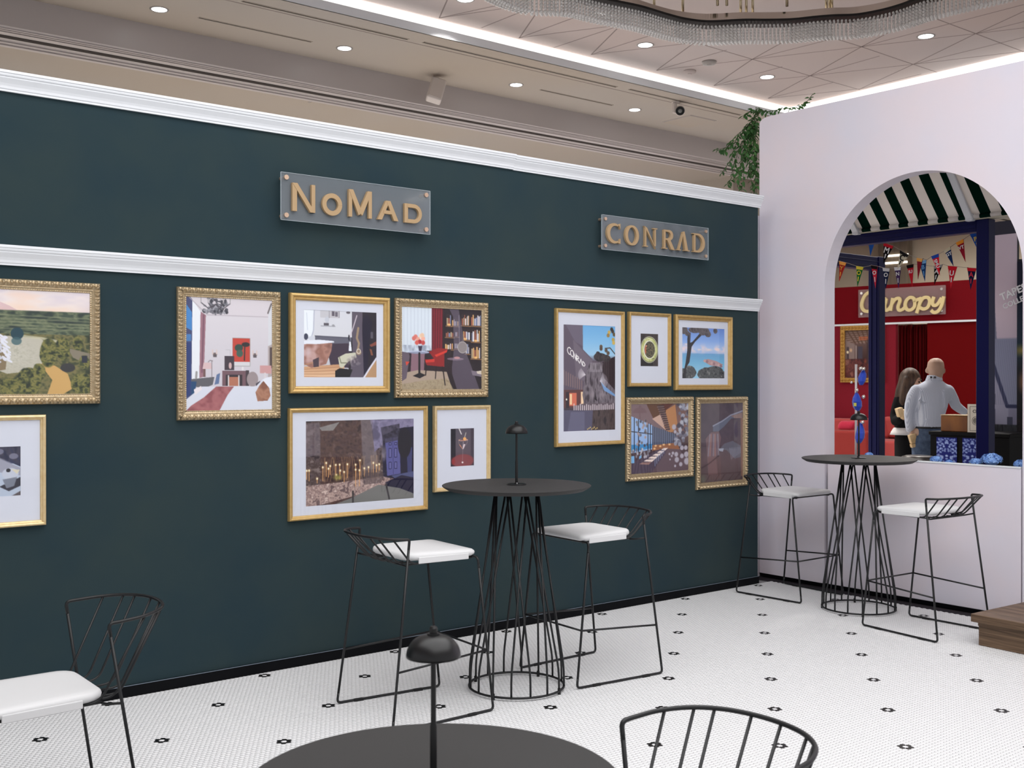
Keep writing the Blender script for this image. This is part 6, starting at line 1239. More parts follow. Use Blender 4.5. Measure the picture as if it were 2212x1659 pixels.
pouch(1862, 798, 832, 0.034, 0.25); pouch(1851, 848, 888, 0.040, -0.1); pouch(1857, 913, 958, 0.040, 0.15)
for u, v in ((1863, 797), (1849, 843), (1863, 857), (1861, 912), (1857, 796), (1838, 826)):
    off_ = (u - 1849) * (pc[0] * 1.2) / FPX; MB().ball((off_ * .78 - 0.02, -off_ * .62 - 0.02, zc_(v)), 0.014 if u != 1838 else 0.010, 12, 8).build('bauble', M['silver_ball'], po, smooth=True)
MB().box((-0.042, -0.03, zc_(877)), (-0.038, -0.008, zc_(870))).build('tag', M['tag_yellow'], po)
# ---- red booth
DL, DR = 18.9, 17.15
PL, PR_ = atD(1790, 822, DL)[:2], atD(2130, 822, DR)[:2]
e2 = (PR_ - PL) / np.linalg.norm(PR_ - PL); n2 = np.array([e2[1], -e2[0]]); 
if np.dot(n2, PL) > 0: n2 = -n2                                     # towards the camera side
E3, N3 = np.array([e2[0], e2[1], 0]), np.array([n2[0], n2[1], 0]); P3 = np.array([PL[0], PL[1], 0])
def rw(u, v, off=0.0): return atP(u, v, P3 + N3 * off, N3)
def rs(u, v, off=0.0): p = rw(u, v, off) - P3; return np.dot(p, E3), p[2]
def rbox(mb, s0, s1, z0, z1, d0, d1):
    c = P3 + E3 * (s0 + s1) / 2 + N3 * (d0 + d1) / 2 + np.array([0, 0, (z0 + z1) / 2]); return mb.obox(c, E3 * (s1 - s0) / 2, N3 * (d1 - d0) / 2, np.array([0, 0, (z1 - z0) / 2]))
zt_r = (rs(1803, 622)[1] + rs(2113, 603)[1]) / 2; zl_r = (rs(1803, 702)[1] + rs(2113, 692)[1]) / 2
sA, sB = rs(1935, 750)[0], rs(2002, 750)[0]
wr = rbox(MB(), -3.5, 6.0, zl_r, zt_r, -0.1, 0).build('wall_booth', M['red_wall']); tag(wr, 'deep red felt wall band carrying the Canopy sign', kind='structure')
rbox(MB(), -3.5, sA, 0, zl_r - 0.01, -0.1, 0).build('wall_panel', M['red_lower'], wr); rbox(MB(), sB, 6.0, 0, zl_r - 0.01, -0.12, -0.02).build('wall_panel', M['red_panel'], wr); rbox(MB(), sA, sB, 0, zl_r - 0.01, -0.5, -0.45).build('wall_panel', M['red_drape'], wr)
tl = rbox(MB(), -3.5, 6.0, zl_r - 0.02, zl_r + 0.01, 0, 0.03).build('trim_8', M['white_paint']); tag(tl, 'thin white line trim across the red wall', kind='structure')
cu_ = thing('drape', 'dark red pleated drape hanging beside the red panel', 'curtain', tuple(P3 + E3 * (sA + sB) / 2)); mb = MB(); n = 90; vs = []
for i in range(n + 1):
    s = sA + (sB - sA) * i / n; dd = -0.18 + 0.09 * math.sin(i * 0.72) + 0.03 * math.sin(i * 1.9); p = P3 + E3 * s + N3 * dd - (P3 + E3 * (sA + sB) / 2); vs += [(p[0], p[1], 0.02), (p[0], p[1], zl_r - 0.03)]
mb.add(vs, [(2 * i, 2 * i + 2, 2 * i + 3, 2 * i + 1) for i in range(n)]).build('pleats', M['red_drape'], cu_, smooth=True)
rl = MB(); rbox(rl, sA, sB, zl_r - 0.06, zl_r - 0.03, -0.2, -0.16); rl.v = [tuple(np.array(v) - (P3 + E3 * (sA + sB) / 2)) for v in rl.v]; rl.build('rail', M['black_metal'], cu_)
# Canopy sign
s0, z1 = rs(1858, 627); s1, z0 = rs(2046, 679); cs = thing('booth_sign', 'clear acrylic sign with cream script lettering reading Canopy', 'sign', tuple(P3 + E3 * s0 + np.array([0, 0, z0]))); CS0 = P3 + E3 * s0 + np.array([0, 0, z0])
def loc_(mb, c): mb.v = [tuple(np.array(v) - c) for v in mb.v]; return mb
loc_(rbox(MB(), s0, s1, z0, z1, 0.06, 0.07), CS0).build('acrylic_plate', M['plaque_clear'], cs)
for s in (s0 + .06, s1 - .06):
    for z in (z0 + .06, z1 - .06): p = P3 + E3 * s + np.array([0, 0, z]) - CS0; MB().tube([p, p + N3 * 0.085], 0.022, 12).build('standoff', M['silver_ball'], cs)
STK = [[(578, 1350), (545, 1345), (505, 1375), (478, 1430), (472, 1485), (495, 1525), (540, 1532), (590, 1512)], [(712, 1412), (672, 1400), (636, 1430), (628, 1485), (648, 1520), (682, 1505), (706, 1455), (714, 1405)], [(714, 1405), (700, 1480), (712, 1522), (742, 1510), (770, 1470)], [(782, 1400), (758, 1528)], [(764, 1475), (800, 1420), (838, 1402), (852, 1428), (834, 1488), (846, 1522), (882, 1512), (912, 1480)],
       [(1000, 1440), (990, 1405), (955, 1395), (918, 1425), (905, 1475), (925, 1515), (965, 1518), (998, 1485), (1003, 1440), (1020, 1420), (1062, 1405)], [(1070, 1392), (1020, 1552)], [(1048, 1455), (1085, 1402), (1130, 1396), (1150, 1432), (1132, 1490), (1088, 1510), (1046, 1492)], [(1192, 1388), (1176, 1440), (1190, 1474), (1228, 1462), (1268, 1400)], [(1290, 1384), (1266, 1480), (1232, 1532), (1192, 1544), (1164, 1522)]]
for i, st in enumerate(STK):
    pts = [rs(*Z3(a, b_), 0.08) for a, b_ in st]; sm = [tuple(p) for p in spline([np.array([a, b_, 0]) for a, b_ in pts], 6)]; mb = MB()
    stroke_mesh(mb, [(p[0], p[1]) for p in sm], 0.052, lambda q_: P3 + E3 * q_[0] + N3 * (0.072 + 0.001 * i) + np.array([0, 0, q_[1]]) - CS0, N3 * 0.035); mb.build('letter', M['canopy_letter'], cs)
# framed interior picture on the red wall
def p_tavern(p):
    p.gv([(0, (120, 100, 92)), (0.25, (150, 128, 120)), (0.3, (92, 70, 66)), (0.6, (60, 36, 34)), (1, (70, 26, 28))])
    for k in range(6): p.line([(0.05 + .14 * k, 0), (0.3 + .1 * k, 0.28)], 0.012, (84, 58, 46)); p.line([(0, 0.04 + .045 * k), (1, 0.0 + .04 * k)], 0.01, (84, 58, 46))
    p.poly([(0, 0.2), (0.28, 0.3), (0.28, 0.8), (0, 0.9)], (130, 112, 108)); p.rect(0.05, 0.35, 0.12, 0.7, (70, 56, 60)); p.ell(0.08, 0.46, 0.03, 0.03, (250, 226, 190)); p.ell(0.17, 0.42, 0.05, 0.05, (220, 180, 140), 0.8, 0.6); p.rect(0.30, 0.32, 0.33, 0.8, (160, 146, 144)); p.rect(0.36, 0.34, 0.5, 0.7, (66, 60, 74))
    for k in range(10): p.ell(0.42 + 0.05 * (k % 5), 0.16 + 0.04 * (k // 5), 0.025, 0.018, (176, 92, 56)); 
    p.ell(0.58, 0.66, 0.05, 0.04, (236, 150, 70), 0.9, 0.6); p.mottle((p.v > 0.6).astype(float) * 0.8, [(48, 16, 20), (110, 46, 40), (70, 30, 30), (150, 96, 80)], 9, 9, 3); p.rect(0.62, 0.2, 1, 0.7, (56, 40, 44), 0.8)
pa, pb = rs(1818, 705), rs(1912, 826); fp = thing('framed_painting', 'ornate gold framed interior picture on the red wall behind the navy post', 'picture', tuple(P3 + E3 * pa[0] + np.array([0, 0, pb[1]]))); F0 = P3 + E3 * pa[0] + np.array([0, 0, pb[1]]); W_, H_ = pb[0] - pa[0], pa[1] - pb[1]; fwid = 0.075
for (a0, a1, c0, c1) in ((0, W_, 0, fwid), (0, W_, H_ - fwid, H_), (0, fwid, fwid, H_ - fwid), (W_ - fwid, W_, fwid, H_ - fwid)):
    mb = MB(); rbox(mb, pa[0] + a0, pa[0] + a1, pb[1] + c0, pb[1] + c1, 0.0, 0.05); loc_(mb, F0)
    L_ = max(a1 - a0, c1 - c0); hor = (a1 - a0) > (c1 - c0)
    for k in range(int(L_ / 0.06)):
        s = 0.03 + 0.06 * k; c_ = E3 * ((a0 + s) if hor else (a0 + a1) / 2) + np.array([0, 0, ((c0 + c1) / 2) if hor else (c0 + s)]) + N3 * 0.05; mb.ball(c_, 0.022, 6, 4)
    mb.build('rail', M['old_gold'], fp)
pic = Pic(W_ - 2 * fwid, H_ - 2 * fwid, 0.012); p_tavern(pic); cO = E3 * fwid + np.array([0, 0, H_ - fwid]) + N3 * 0.02
put(print_mesh(pic, cO, E3 * (W_ - 2 * fwid), np.array([0, 0, -(H_ - 2 * fwid)])), 'print', fp)
# sofa along the red wall
sf = thing('sofa', 'coral velvet corner sofa with cushions along the red wall', 'sofa', tuple(P3 + N3 * 0.6)); SF0 = P3 + N3 * 0.6
def sfb(name, u0, u1, v0, zlow, d0, d1, m, bv=0.04):
    dm = (d0 + d1) / 2; a0, zt0 = rs(u0, v0, d1); a1, _ = rs(u1, v0, d1); mb = MB(); rbox(mb, a0, a1, zlow, zt0, d0, d1); return loc_(mb, SF0).build(name, m, sf, bevel=(bv, 3))
sfb('back', 1770, 1960, 903, 0.3, 0.08, 0.30, M['coral']); sfb('seat', 1770, 1962, 947, 0.12, 0.30, 1.05, M['coral']); sfb('arm', 1780, 1874, 929, 0.1, 1.06, 1.30, M['orange_red'])
def cush(u0, u1, v0, v1, d, lean, m, name='cushion'):
    a0, zt0 = rs(u0, v0, d); a1, zb0 = rs(u1, v1, d); c = P3 + E3 * (a0 + a1) / 2 + N3 * d + np.array([0, 0, (zt0 + zb0) / 2]) - SF0; up_ = np.array([0, 0, 1.0]) * math.cos(lean) - N3 * math.sin(lean) * 0.4 + E3 * math.sin(lean) * 0.7; MB().obox(c, E3 * abs(a1 - a0) / 2 * 0.95, N3 * 0.09, up_ * abs(zt0 - zb0) / 2).build(name, m, sf, bevel=(0.06, 3))
cush(1905, 1920, 900, 946, 0.42, -0.2, M['coral']); cush(1914, 1944, 899, 946, 0.40, -0.25, M['coral']); cush(1812, 1850, 908, 930, 0.75, 0.35, M['magenta']); cush(1858, 1880, 903, 945, 0.42, 0.0, M['coral'])
# far hall wall and timber column
Pf = P3 - N3 * 7.5
w = MB().obox(Pf + np.array([0, 0, 2.5]) - N3 * 0.1, E3 * 14, N3 * 0.05, np.array([0, 0, 2.5])).build('wall_hall', M['beige_wall']); tag(w, 'plain beige hall wall above the red booth', kind='structure')
c0 = atP(1903, 560, Pf + N3 * 0.3, N3); c1 = atP(1965, 560, Pf + N3 * 0.3, N3); cc = (c0 + c1) / 2; wc = np.linalg.norm((c1 - c0)[:2]) / 2; tc_ = thing('timber_column', 'grey timber clad column with two light lines behind the pennants', 'column', (cc[0], cc[1], 0))
MB().obox((0, 0, 2.48), E3 * wc, N3 * 0.15, np.array([0, 0, 2.48])).build('cladding', M['wood_col'], tc_)
for a_, b__, v in ((1918, 1962, 553), (1912, 1960, 569)):
    p, q_ = atP(a_, v, Pf + N3 * 0.47, N3) - np.array([cc[0], cc[1], 0]), atP(b__, v - 5, Pf + N3 * 0.47, N3) - np.array([cc[0], cc[1], 0]); q_[2] = p[2]; MB().obox((p + q_) / 2, (q_ - p) / 2, N3 * 0.01, np.array([0, 0, 0.022])).build('light_line', M['led_line'], tc_)
# ---- pennants on two strings
def pm(c): 
    k = 'felt_%d_%d_%d' % c
    if k not in M: M[k] = mat(k, c, 0.9, spec=0.1)
    return M[k]
def pennant(TL, TR, TIP, xp, band, body, txt, tcol, label, white_edge=False):
    a, b_, c = [atX(*Z3(*p), xp) for p in (TL, TR, TIP)]; o_ = (a + b_) / 2; t = thing('pennant', label, 'pennant', tuple(o_), 0, 'college pennants on strings'); d = np.array([-0.003, 0, 0]); A, B, Cc = a - o_, b_ - o_, c - o_
    MB().prism([A, B, Cc], d).build('felt', pm(body), t)
    k = 0.15; A2, B2 = A + (Cc - A) * k, B + (Cc - B) * k; MB().prism([A + d * 1.4, B + d * 1.4, B2 + d * 1.4, A2 + d * 1.4], d).build('band', pm(band), t)
    if txt:
        n_ = len(txt); Wd = np.linalg.norm(B - A); up_ = -(Cc - (A + B) / 2); up_ /= np.linalg.norm(up_)
        size = Wd * (0.62 if n_ == 1 else 0.5); ang = math.atan2(up_[1] * 1.0, up_[2]);
        ctr = (A + B) / 2 * 0 + (A + B) / 2 + (Cc - (A + B) / 2) * (0.32 if n_ <= 2 else 0.42)
        me = text_mesh(txt, size * 1.15, 0.001, size * 0.02); me.materials.append(pm(tcol)); o = bpy.data.objects.new('lettering', me); col.objects.link(o); o.parent = t
        rot = ang if n_ <= 2 else ang - math.radians(80)
        o.matrix_local = Matrix.Translation(tuple(ctr + d * 2.6)) @ Matrix.Rotation(math.radians(-90), 4, 'Z') @ Matrix.Rotation(math.radians(90), 4, 'X') @ Matrix.Rotation(rot, 4, 'Z')
        if n_ == 1:                                    # the school name running down the tail, too small to read: a plain stripe
            p0 = (A + B) / 2 + (Cc - (A + B) / 2) * 0.50 + d * 1.6; p1 = (A + B) / 2 + (Cc - (A + B) / 2) * 0.72 + d * 1.6; sdv = (B - A) / Wd * Wd * 0.055; MB().prism([p0 - sdv, p0 + sdv, p1 + sdv * .8, p1 - sdv * .8], d * 0.4).build('name_stripe', pm(tcol), t)
    return a, b_
WHT = (232, 232, 234); XS1, XS2 = 8.30, 8.75
up1 = [((538, 862), (592, 862), (555, 982), (40, 92, 176), (34, 86, 168), None, WHT, 'plain blue pennant hanging under the left end of the navy beam'),
 ((690, 850), (786, 884), (684, 1056), (196, 34, 50), (18, 16, 20), 'M', WHT, 'black pennant with a red band, upper string'),
 ((853, 925), (940, 974), (824, 1112), (30, 28, 30), (206, 198, 176), 'C', (24, 22, 24), 'buff pennant with a black band and black emblem'),
 ((1018, 1000), (1076, 1010), (1028, 1216), (222, 160, 84), (126, 24, 36), None, WHT, 'maroon pennant with an orange band half behind a blue one'),
 ((1036, 1036), (1112, 1020), (1098, 1236), (116, 168, 214), (28, 62, 112), 'B', (110, 160, 210), 'navy pennant with a sky blue band and letter'),
 ((1162, 986), (1236, 958), (1246, 1178), (34, 74, 168), (214, 30, 48), 'SMU', WHT, 'red pennant with a blue band reading SMU'),
 ((1288, 932), (1352, 888), (1382, 1084), (206, 196, 170), (22, 42, 84), 'GT', WHT, 'navy pennant with a cream band reading GT'),
 ((1408, 850), (1482, 813), (1502, 1042), (236, 150, 50), (150, 28, 44), 'VT', WHT, 'maroon pennant with an orange band reading VT'),
 ((1548, 768), (1630, 740), (1636, 946), (30, 76, 160), (28, 80, 168), 'P', (222, 190, 90), 'blue pennant with a gold letter beside the navy post')]
lo1 = [((248, 1034), (316, 1050), (243, 1238), (246, 170, 84), (176, 44, 40), 'Y', (240, 180, 80), 'red pennant with an orange band, leftmost of the lower string'),
 ((416, 1082), (488, 1092), (425, 1288), (222, 206, 72), (34, 110, 56), 'O', (226, 210, 70), 'green pennant with a yellow band and yellow letter O'),
 ((562, 1074), (626, 1084), (606, 1302), (24, 20, 22), (206, 44, 66), 'O', WHT, 'crimson pennant with a black band in front of the navy post'),
 ((680, 1100), (750, 1106), (706, 1318), (206, 206, 210), (24, 34, 66), 'O', WHT, 'dark navy pennant with a white band and ring emblem'),
 ((793, 1096), (860, 1090), (836, 1308), (222, 222, 226), (66, 44, 92), 'N', WHT, 'purple pennant with a white band and letter N'),
 ((916, 1076), (986, 1062), (972, 1288), (22, 18, 20), (190, 30, 46), 'IU', WHT, 'red pennant with a black band reading IU'),
 ((1190, 1084), (1276, 1064), (1192, 1268), (150, 146, 146), (20, 18, 20), 'A', WHT, 'black pennant with a grey band behind the SMU pennant'),
 ((1328, 1080), (1420, 1088), (1354, 1304), (206, 28, 44), (200, 40, 54), 'U', WHT, 'red pennant with a white letter U'),
 ((1520, 1098), (1612, 1104), (1552, 1316), (200, 30, 44), (24, 34, 70), 'A', (206, 60, 80), 'navy pennant with a red band, rightmost of the lower string')]
for L_, xp, nm in ((up1, XS1, 'upper grey string carrying the pennants below the navy beam'), (lo1, XS2, 'lower grey string carrying the pennants across the red wall')):
    pts = []
    for i, r_ in enumerate(L_):
        a, b_ = pennant(r_[0], r_[1], r_[2], xp + 0.012 * (i % 3), *r_[3:7], r_[7]); pts += [a + np.array([0.004, 0, 0]), b_ + np.array([0.004, 0, 0])]
    pts = sorted(pts, key=lambda p: -p[1]); st = thing('pennant_string', nm, 'string', tuple(pts[0])); MB().tube([p - pts[0] for p in ([pts[0] + np.array([0, .08, .01])] + pts + [pts[-1] + np.array([0, -0.06, 0.03])])], 0.0022, 5).build('cord', M['string'], st); 
    for p in pts[::4]: MB().ball(p - pts[0], 0.006, 6, 4).build('knot', M['string'], st)
# ---- counter with floral panels, amber box, printed card, bottle
XCt = 8.56
def cbox(mb, u0, u1, v0, v1, xf, th, zmin=None): # upright box facing the aisle, front face at x = xf
    a, b_ = atX(u0, v0, xf), atX(u1, v1, xf); z0 = zmin if zmin is not None else b_[2]; mb.box((xf, a[1], z0), (xf + th, b_[1], a[2])); return mb, np.array([xf + th / 2, (a[1] + b_[1]) / 2, z0])
def rel(mb, o_): mb.v = [tuple(np.array(v) - o_) for v in mb.v]; return mb
ya_, yb_ = atX(2010, 933, XCt)[1], 4.35; ztop = atX(2060, 933, XCt)[2]; ko = np.array([XCt + 0.22, (ya_ + yb_) / 2, 0]); kt = thing('display_counter', 'black display counter with two blue floral panels behind the planter', 'counter', tuple(ko))
rel(MB().box((XCt, ya_, 0), (XCt + 0.45, yb_, ztop - 0.03)), ko).build('body', M['black_counter'], kt)
rel(MB().box((XCt - 0.015, ya_ + 0.01, ztop - 0.03), (XCt + 0.46, yb_ - 0.01, ztop)), ko).build('worktop', M['black_counter'], kt, bevel=(0.004, 1))
def p_floral(p):
    p.fill((10, 22, 104)); r = np.random.default_rng(8)
    for k in range(60):
        x, y = r.random() * 0.5, r.random()
        for xx in (x, 1 - x):
            for q in range(5): a = 2 * PI * q / 5; p.ell(xx + 0.032 * math.cos(a), y + 0.02 * math.sin(a), 0.022, 0.013, (176, 194, 234), 0.9, 0.4)
for (u0, u1, v0, v1) in ((2023, 2067, 944, 1010), (2079, 2122, 946, 1010)):
    a, b_ = atX(u0, v0, XCt - 0.006), atX(u1, v1, XCt - 0.006); pic = Pic(abs(b_[1] - a[1]), a[2] - b_[2], 0.004); p_floral(pic); put(print_mesh(pic, a - ko, np.array([0, b_[1] - a[1], 0]), np.array([0, 0, b_[2] - a[2]])), 'floral_panel', kt)
mb, c = cbox(MB(), 2032, 2089, 897.5, 933, XCt + 0.03, 0.16, ztop + .001); bx_ = thing('amber_box', 'amber brown wooden box on the black counter', 'box', tuple(c)); rel(mb, c).build('box_body', M['box_wood'], bx_, bevel=(0.006, 2)); mb, c2 = cbox(MB(), 2031.5, 2089.5, 895.5, 898.5, XCt + 0.026, 0.168); rel(mb, c).build('box_rim', M['block_wood'], bx_)
mb, c = cbox(MB(), 2090, 2126, 873, 935, XCt + 0.03, 0.02, ztop + .001); cd = thing('printed_card', 'cream standing card lettered CLU with a round emblem beside the navy post', 'card', tuple(c)); cdo = c; rel(mb, cdo).build('card_board', M['card'], cd)
def on_card(u, v): return atX(u, v, XCt + 0.0285) - cdo
for (a, b_) in (((2095, 878), (2125, 878)), ((2095, 930), (2125, 930)), ((2095, 878), (2095, 930))):
    p_, q_ = on_card(*a), on_card(*b_)
    if a[1] == b_[1]: q_[2] = p_[2]
    MB().tube([p_, q_], 0.0012, 5).build('border_line', M['ink'], cd)
me = text_mesh('CLU', 0.036, 0.0006, 0.0006); me.materials.append(M['ink']); o = bpy.data.objects.new('lettering', me); col.objects.link(o); o.parent = cd; o.matrix_local = Matrix.Translation(tuple(on_card(2109.5, 889))) @ Matrix.Rotation(-PI / 2, 4, 'Z') @ Matrix.Rotation(PI / 2, 4, 'X')
ctr = on_card(2108, 909)
for r_ in (0.033, 0.022, 0.016, 0.010, 0.005): MB().tube([ctr + np.array([0, -r_ * math.cos(q_), r_ * 1.05 * math.sin(q_)]) for q_ in np.linspace(0, 2 * PI, 24, endpoint=False)], 0.0014, 5, True).build('emblem_ring', M['ink'], cd)
pb_ = atX(2116, 935, XCt + 0.25); bt = thing('bottle', 'dark glass bottle behind the cream card', 'bottle', (pb_[0], pb_[1], ztop)); MB().lathe([(0.03, 0), (0.034, 0.01), (0.034, 0.17), (0.03, 0.2), (0.012, 0.24), (0.012, 0.29)], 18).build('bottle_body', M['bottle'], bt, smooth=True); MB().lathe([(0.013, 0.28), (0.013, 0.315)], 14).build('cap', M['card'], bt)
# ---- round pewter table between planter and people
pr = atD(1984, 985, 8.9); rt_ = thing('pedestal_table', 'round pewter pedestal table top just above the planter rim', 'table', (pr[0], pr[1], 0)); MB().lathe([(0.13, -0.045), (0.135, -0.03), (0.128, -0.004), (0.1, 0.004)], 36, (0, 0, pr[2])).build('table_top', M['grey_metal'], rt_, smooth=True); MB().tube([(0, 0, 0.01), (0, 0, pr[2] - 0.045)], 0.03, 14).build('pedestal', M['black_metal'], rt_, smooth=True); MB().lathe([(0.2, 0), (0.2, 0.012), (0.04, 0.03)], 30).build('base', M['black_metal'], rt_)

# ================================================================== PEOPLE
def loft(mb, rings, n=18):                      # rings: (centre, half-width along right, half-depth along forward)
    vs = []
    for c, a, b_ in rings:
        for k in range(n): q_ = 2 * PI * k / n; vs.append(np.asarray(c) + _rt * a * math.cos(q_) + _fw * b_ * math.sin(q_))
    m_ = len(rings); fs = [(i * n + k, i * n + (k + 1) % n, (i + 1) * n + (k + 1) % n, (i + 1) * n + k) for i in range(m_ - 1) for k in range(n)] + [tuple(range(n - 1, -1, -1)), tuple((m_ - 1) * n + k for k in range(n))]
    return mb.add(vs, fs)
def limb(mb, pts, rad, n=12):
    mb.tube([np.asarray(p) for p in pts], rad, n)
    for p, r_ in zip(pts, rad): mb.ball(p, r_ * 0.99, 10, 7)
    return mb
def fuse(mb, name, m, parent, vox, org, smooth=4):
    o = rel(mb, org).build(name, m)
    r_ = o.modifiers.new('fuse', 'REMESH'); r_.mode = 'VOXEL'; r_.voxel_size = vox; r_.use_smooth_shade = True
    s_ = o.modifiers.new('soften', 'SMOOTH'); s_.iterations = smooth; s_.factor = 0.5
    dg = bpy.context.evaluated_depsgraph_get(); dg.update(); me = bpy.data.meshes.new_from_object(o.evaluated_get(dg)); o.modifiers.clear(); old = o.data; o.data = me; bpy.data.meshes.remove(old); o.parent = parent
    if not me.materials: me.materials.append(m)
    return o
def hand(mb, wrist, fdir, palm_up, side, curl, s=1.0):
    # palm, four fingers of different lengths with a knuckle bend, thumb off the side of the palm
    fdir = fdir / np.linalg.norm(fdir); side = side - fdir * np.dot(side, fdir); side /= np.linalg.norm(side); nrm = np.cross(fdir, side) * palm_up
    pc_ = wrist + fdir * 0.045 * s; mb.obox(pc_, fdir * 0.045 * s, side * 0.038 * s, nrm * 0.013 * s)
    for k, L_ in enumerate((0.066, 0.076, 0.072, 0.056)):
        b0 = wrist + fdir * 0.088 * s + side * (0.030 - 0.020 * k) * s; d1 = fdir * math.cos(curl) + nrm * math.sin(curl); d2 = fdir * math.cos(2 * curl) + nrm * math.sin(2 * curl); k1 = b0 + d1 * L_ * 0.5 * s; k2 = k1 + d2 * L_ * 0.5 * s
        limb(mb, [b0, k1, k2], [0.0092 * s, 0.0086 * s, 0.0074 * s], 8)
    t0 = wrist + fdir * 0.03 * s + side * 0.036 * s; t1_ = t0 + (fdir * 0.5 + side * 0.7 + nrm * 0.3) * 0.034 * s; t2_ = t1_ + (fdir * 0.9 + side * 0.1 + nrm * 0.5) * 0.03 * s; limb(mb, [t0, t1_, t2_], [0.0115 * s, 0.010 * s, 0.0085 * s], 8)
# ---- man, seen from behind
Dm = 10.2
def mp(a, b_, dd=0.0): return atD(*ZM(a, b_), Dm + dd)
um = Dm / FPX / 6.144
mo = mp(690, 1100).copy(); mo[2] = 0
man = thing('person', 'bald man in a pale pinstriped shirt seen from behind at the counter', 'person', tuple(mo))
body = MB()
hc = mp(745, 322); loft(body, [(mp(745, 206), 0.018, 0.022), (mp(745, 222), 0.046, 0.058), (mp(745, 260), 0.067, 0.085), (mp(745, 315), 0.0735, 0.098), (mp(746, 360), 0.071, 0.096), (mp(748, 400), 0.064, 0.088), (mp(750, 440), 0.056, 0.075), (mp(748, 480), 0.052, 0.06), (mp(735, 530), 0.075, 0.07)], 22)
face_f = _fw * math.cos(0.25) + _rt * math.sin(0.25)
body.ball(hc + face_f * 0.10 - np.array([0, 0, 0.03]), 0.022, 8, 6); body.ball(hc + face_f * 0.085 - np.array([0, 0, 0.075]), 0.034, 10, 7)              # nose, chin on the far side
for s, a in ((-1, 632), (1, 850)): body.ball(mp(a, 372, 0.02), 0.030, 10, 8, (0.42, 0.7, 1.0))                                        # ears
lw0, rw0 = mp(412, 1168, 0.02), mp(1128, 918, 0.12)
limb(body, [mp(500, 680), mp(425, 800), mp(396, 940, 0.01), lw0], [0.034, 0.034, 0.03, 0.025]); limb(body, [mp(895, 680), mp(965, 750, 0.02), mp(1010, 832, 0.05), rw0], [0.034, 0.034, 0.03, 0.025])
loft(body, [(mp(645, 1180), 0.12, 0.10), (mp(660, 1000), 0.12, 0.10), (mp(690, 700), 0.15, 0.10), (mp(715, 560), 0.12, 0.07)], 18)
hand(body, lw0, np.array([0, 0, -1.0]) + _rt * 0.35, 1, _fw, 0.55, 0.95); hand(body, rw0, _rt * 0.8 + _fw * 0.5 - np.array([0, 0, 0.35]), -1, _fw, 0.4, 0.95)
for x in (565, 715): limb(body, [mp(x, 1200), np.array([*mp(x, 1300)[:2], 0.52]), np.array([*mp(x, 1300, .02)[:2], 0.08])], [0.085, 0.056, 0.04])
fuse(body, 'body', M['skin_head'], man, 0.009, mo, 3)
sh = MB()
loft(sh, [(mp(648, 1136), 0.123, 0.118), (mp(650, 1060), 0.128, 0.122), (mp(662, 960), 0.138, 0.124), (mp(680, 840), 0.152, 0.124), (mp(690, 730), 0.160, 0.118), (mp(695, 650), 0.178, 0.105), (mp(698, 605), 0.176, 0.094), (mp(706, 565), 0.145, 0.082), (mp(715, 530), 0.100, 0.074), (mp(722, 500), 0.070, 0.070), (mp(728, 470), 0.062, 0.066)], 22)
limb(sh, [mp(490, 640), mp(440, 720), mp(408, 830), mp(392, 930, 0.01), mp(396, 1050, 0.015), mp(405, 1150, 0.02)], [0.060, 0.057, 0.052, 0.047, 0.043, 0.039]); limb(sh, [mp(905, 640), mp(946, 705, 0.01), mp(985, 775, 0.03), mp(1012, 835, 0.05), mp(1065, 880, 0.08), mp(1118, 912, 0.11)], [0.060, 0.056, 0.050, 0.047, 0.042, 0.037])
for a, b_, c, d in ((520, 760, 600, 800), (700, 980, 620, 1040), (800, 700, 760, 900), (560, 640, 520, 900), (860, 640, 880, 860)): limb(sh, [mp(a, b_, -0.112), mp(c, d, -0.112)], [0.010, 0.008], 6)
fuse(sh, 'shirt', M['shirt'], man, 0.010, mo, 3)
co = MB(); loft(co, [(mp(722, 505), 0.078, 0.076), (mp(728, 455), 0.068, 0.070), (mp(730, 432), 0.064, 0.066)], 22); fuse(co, 'collar', M['shirt'], man, 0.008, mo, 2)
for a, w_ in ((684, 0.008), (725, 0.0035), (742, 0.0035)): rel(MB().obox(mp(a, 461, -0.082), _rt * w_, _fw * 0.003, np.array([0, 0, 0.009])), mo).build('collar_print', M['ink'], man)
rel(MB().obox(mp(733, 471, -0.082), _rt * 0.010, _fw * 0.003, np.array([0, 0, 0.003])), mo).build('collar_print', M['ink'], man)
tz = MB(); loft(tz, [(mp(640, 1300), 0.135, 0.12), (mp(645, 1200), 0.130, 0.118), (mp(648, 1118), 0.121, 0.114)], 22)
for x in (568, 712):
    g = mp(x, 1290); limb(tz, [g, np.array([g[0], g[1], 0.78]), np.array([g[0], g[1], 0.5]), np.array([g[0], g[1], 0.1])], [0.098, 0.092, 0.074, 0.066], 14)
fuse(tz, 'trousers', M['denim'], man, 0.012, mo, 3)
bl = MB(); loft(bl, [(mp(648, 1136), 0.1255, 0.1195), (mp(648, 1112), 0.1245, 0.1185)], 28); rel(bl, mo).build('belt', M['belt'], man, smooth=True)
for x in (568, 712):
    g = mp(x, 1290); shoe = MB(); shoe.obox(np.array([g[0], g[1], 0.035]) + _fw * 0.04, _rt * 0.045, _fw * 0.13, np.array([0, 0, 0.035])); rel(shoe, mo).build('shoe', M['jacket'], man, bevel=(0.025, 3))
bk_ = atD(*ZM(440, 1275), Dm - 0.02); wb = thing('wooden_block', 'pale wooden block held low in the left hand of the man', 'block', tuple(bk_)); R_ = Matrix.Rotation(TH - PI / 2, 3, 'Z') @ Matrix.Rotation(-0.3, 3, 'Y'); A3 = [np.array(R_.col[i]) for i in range(3)]
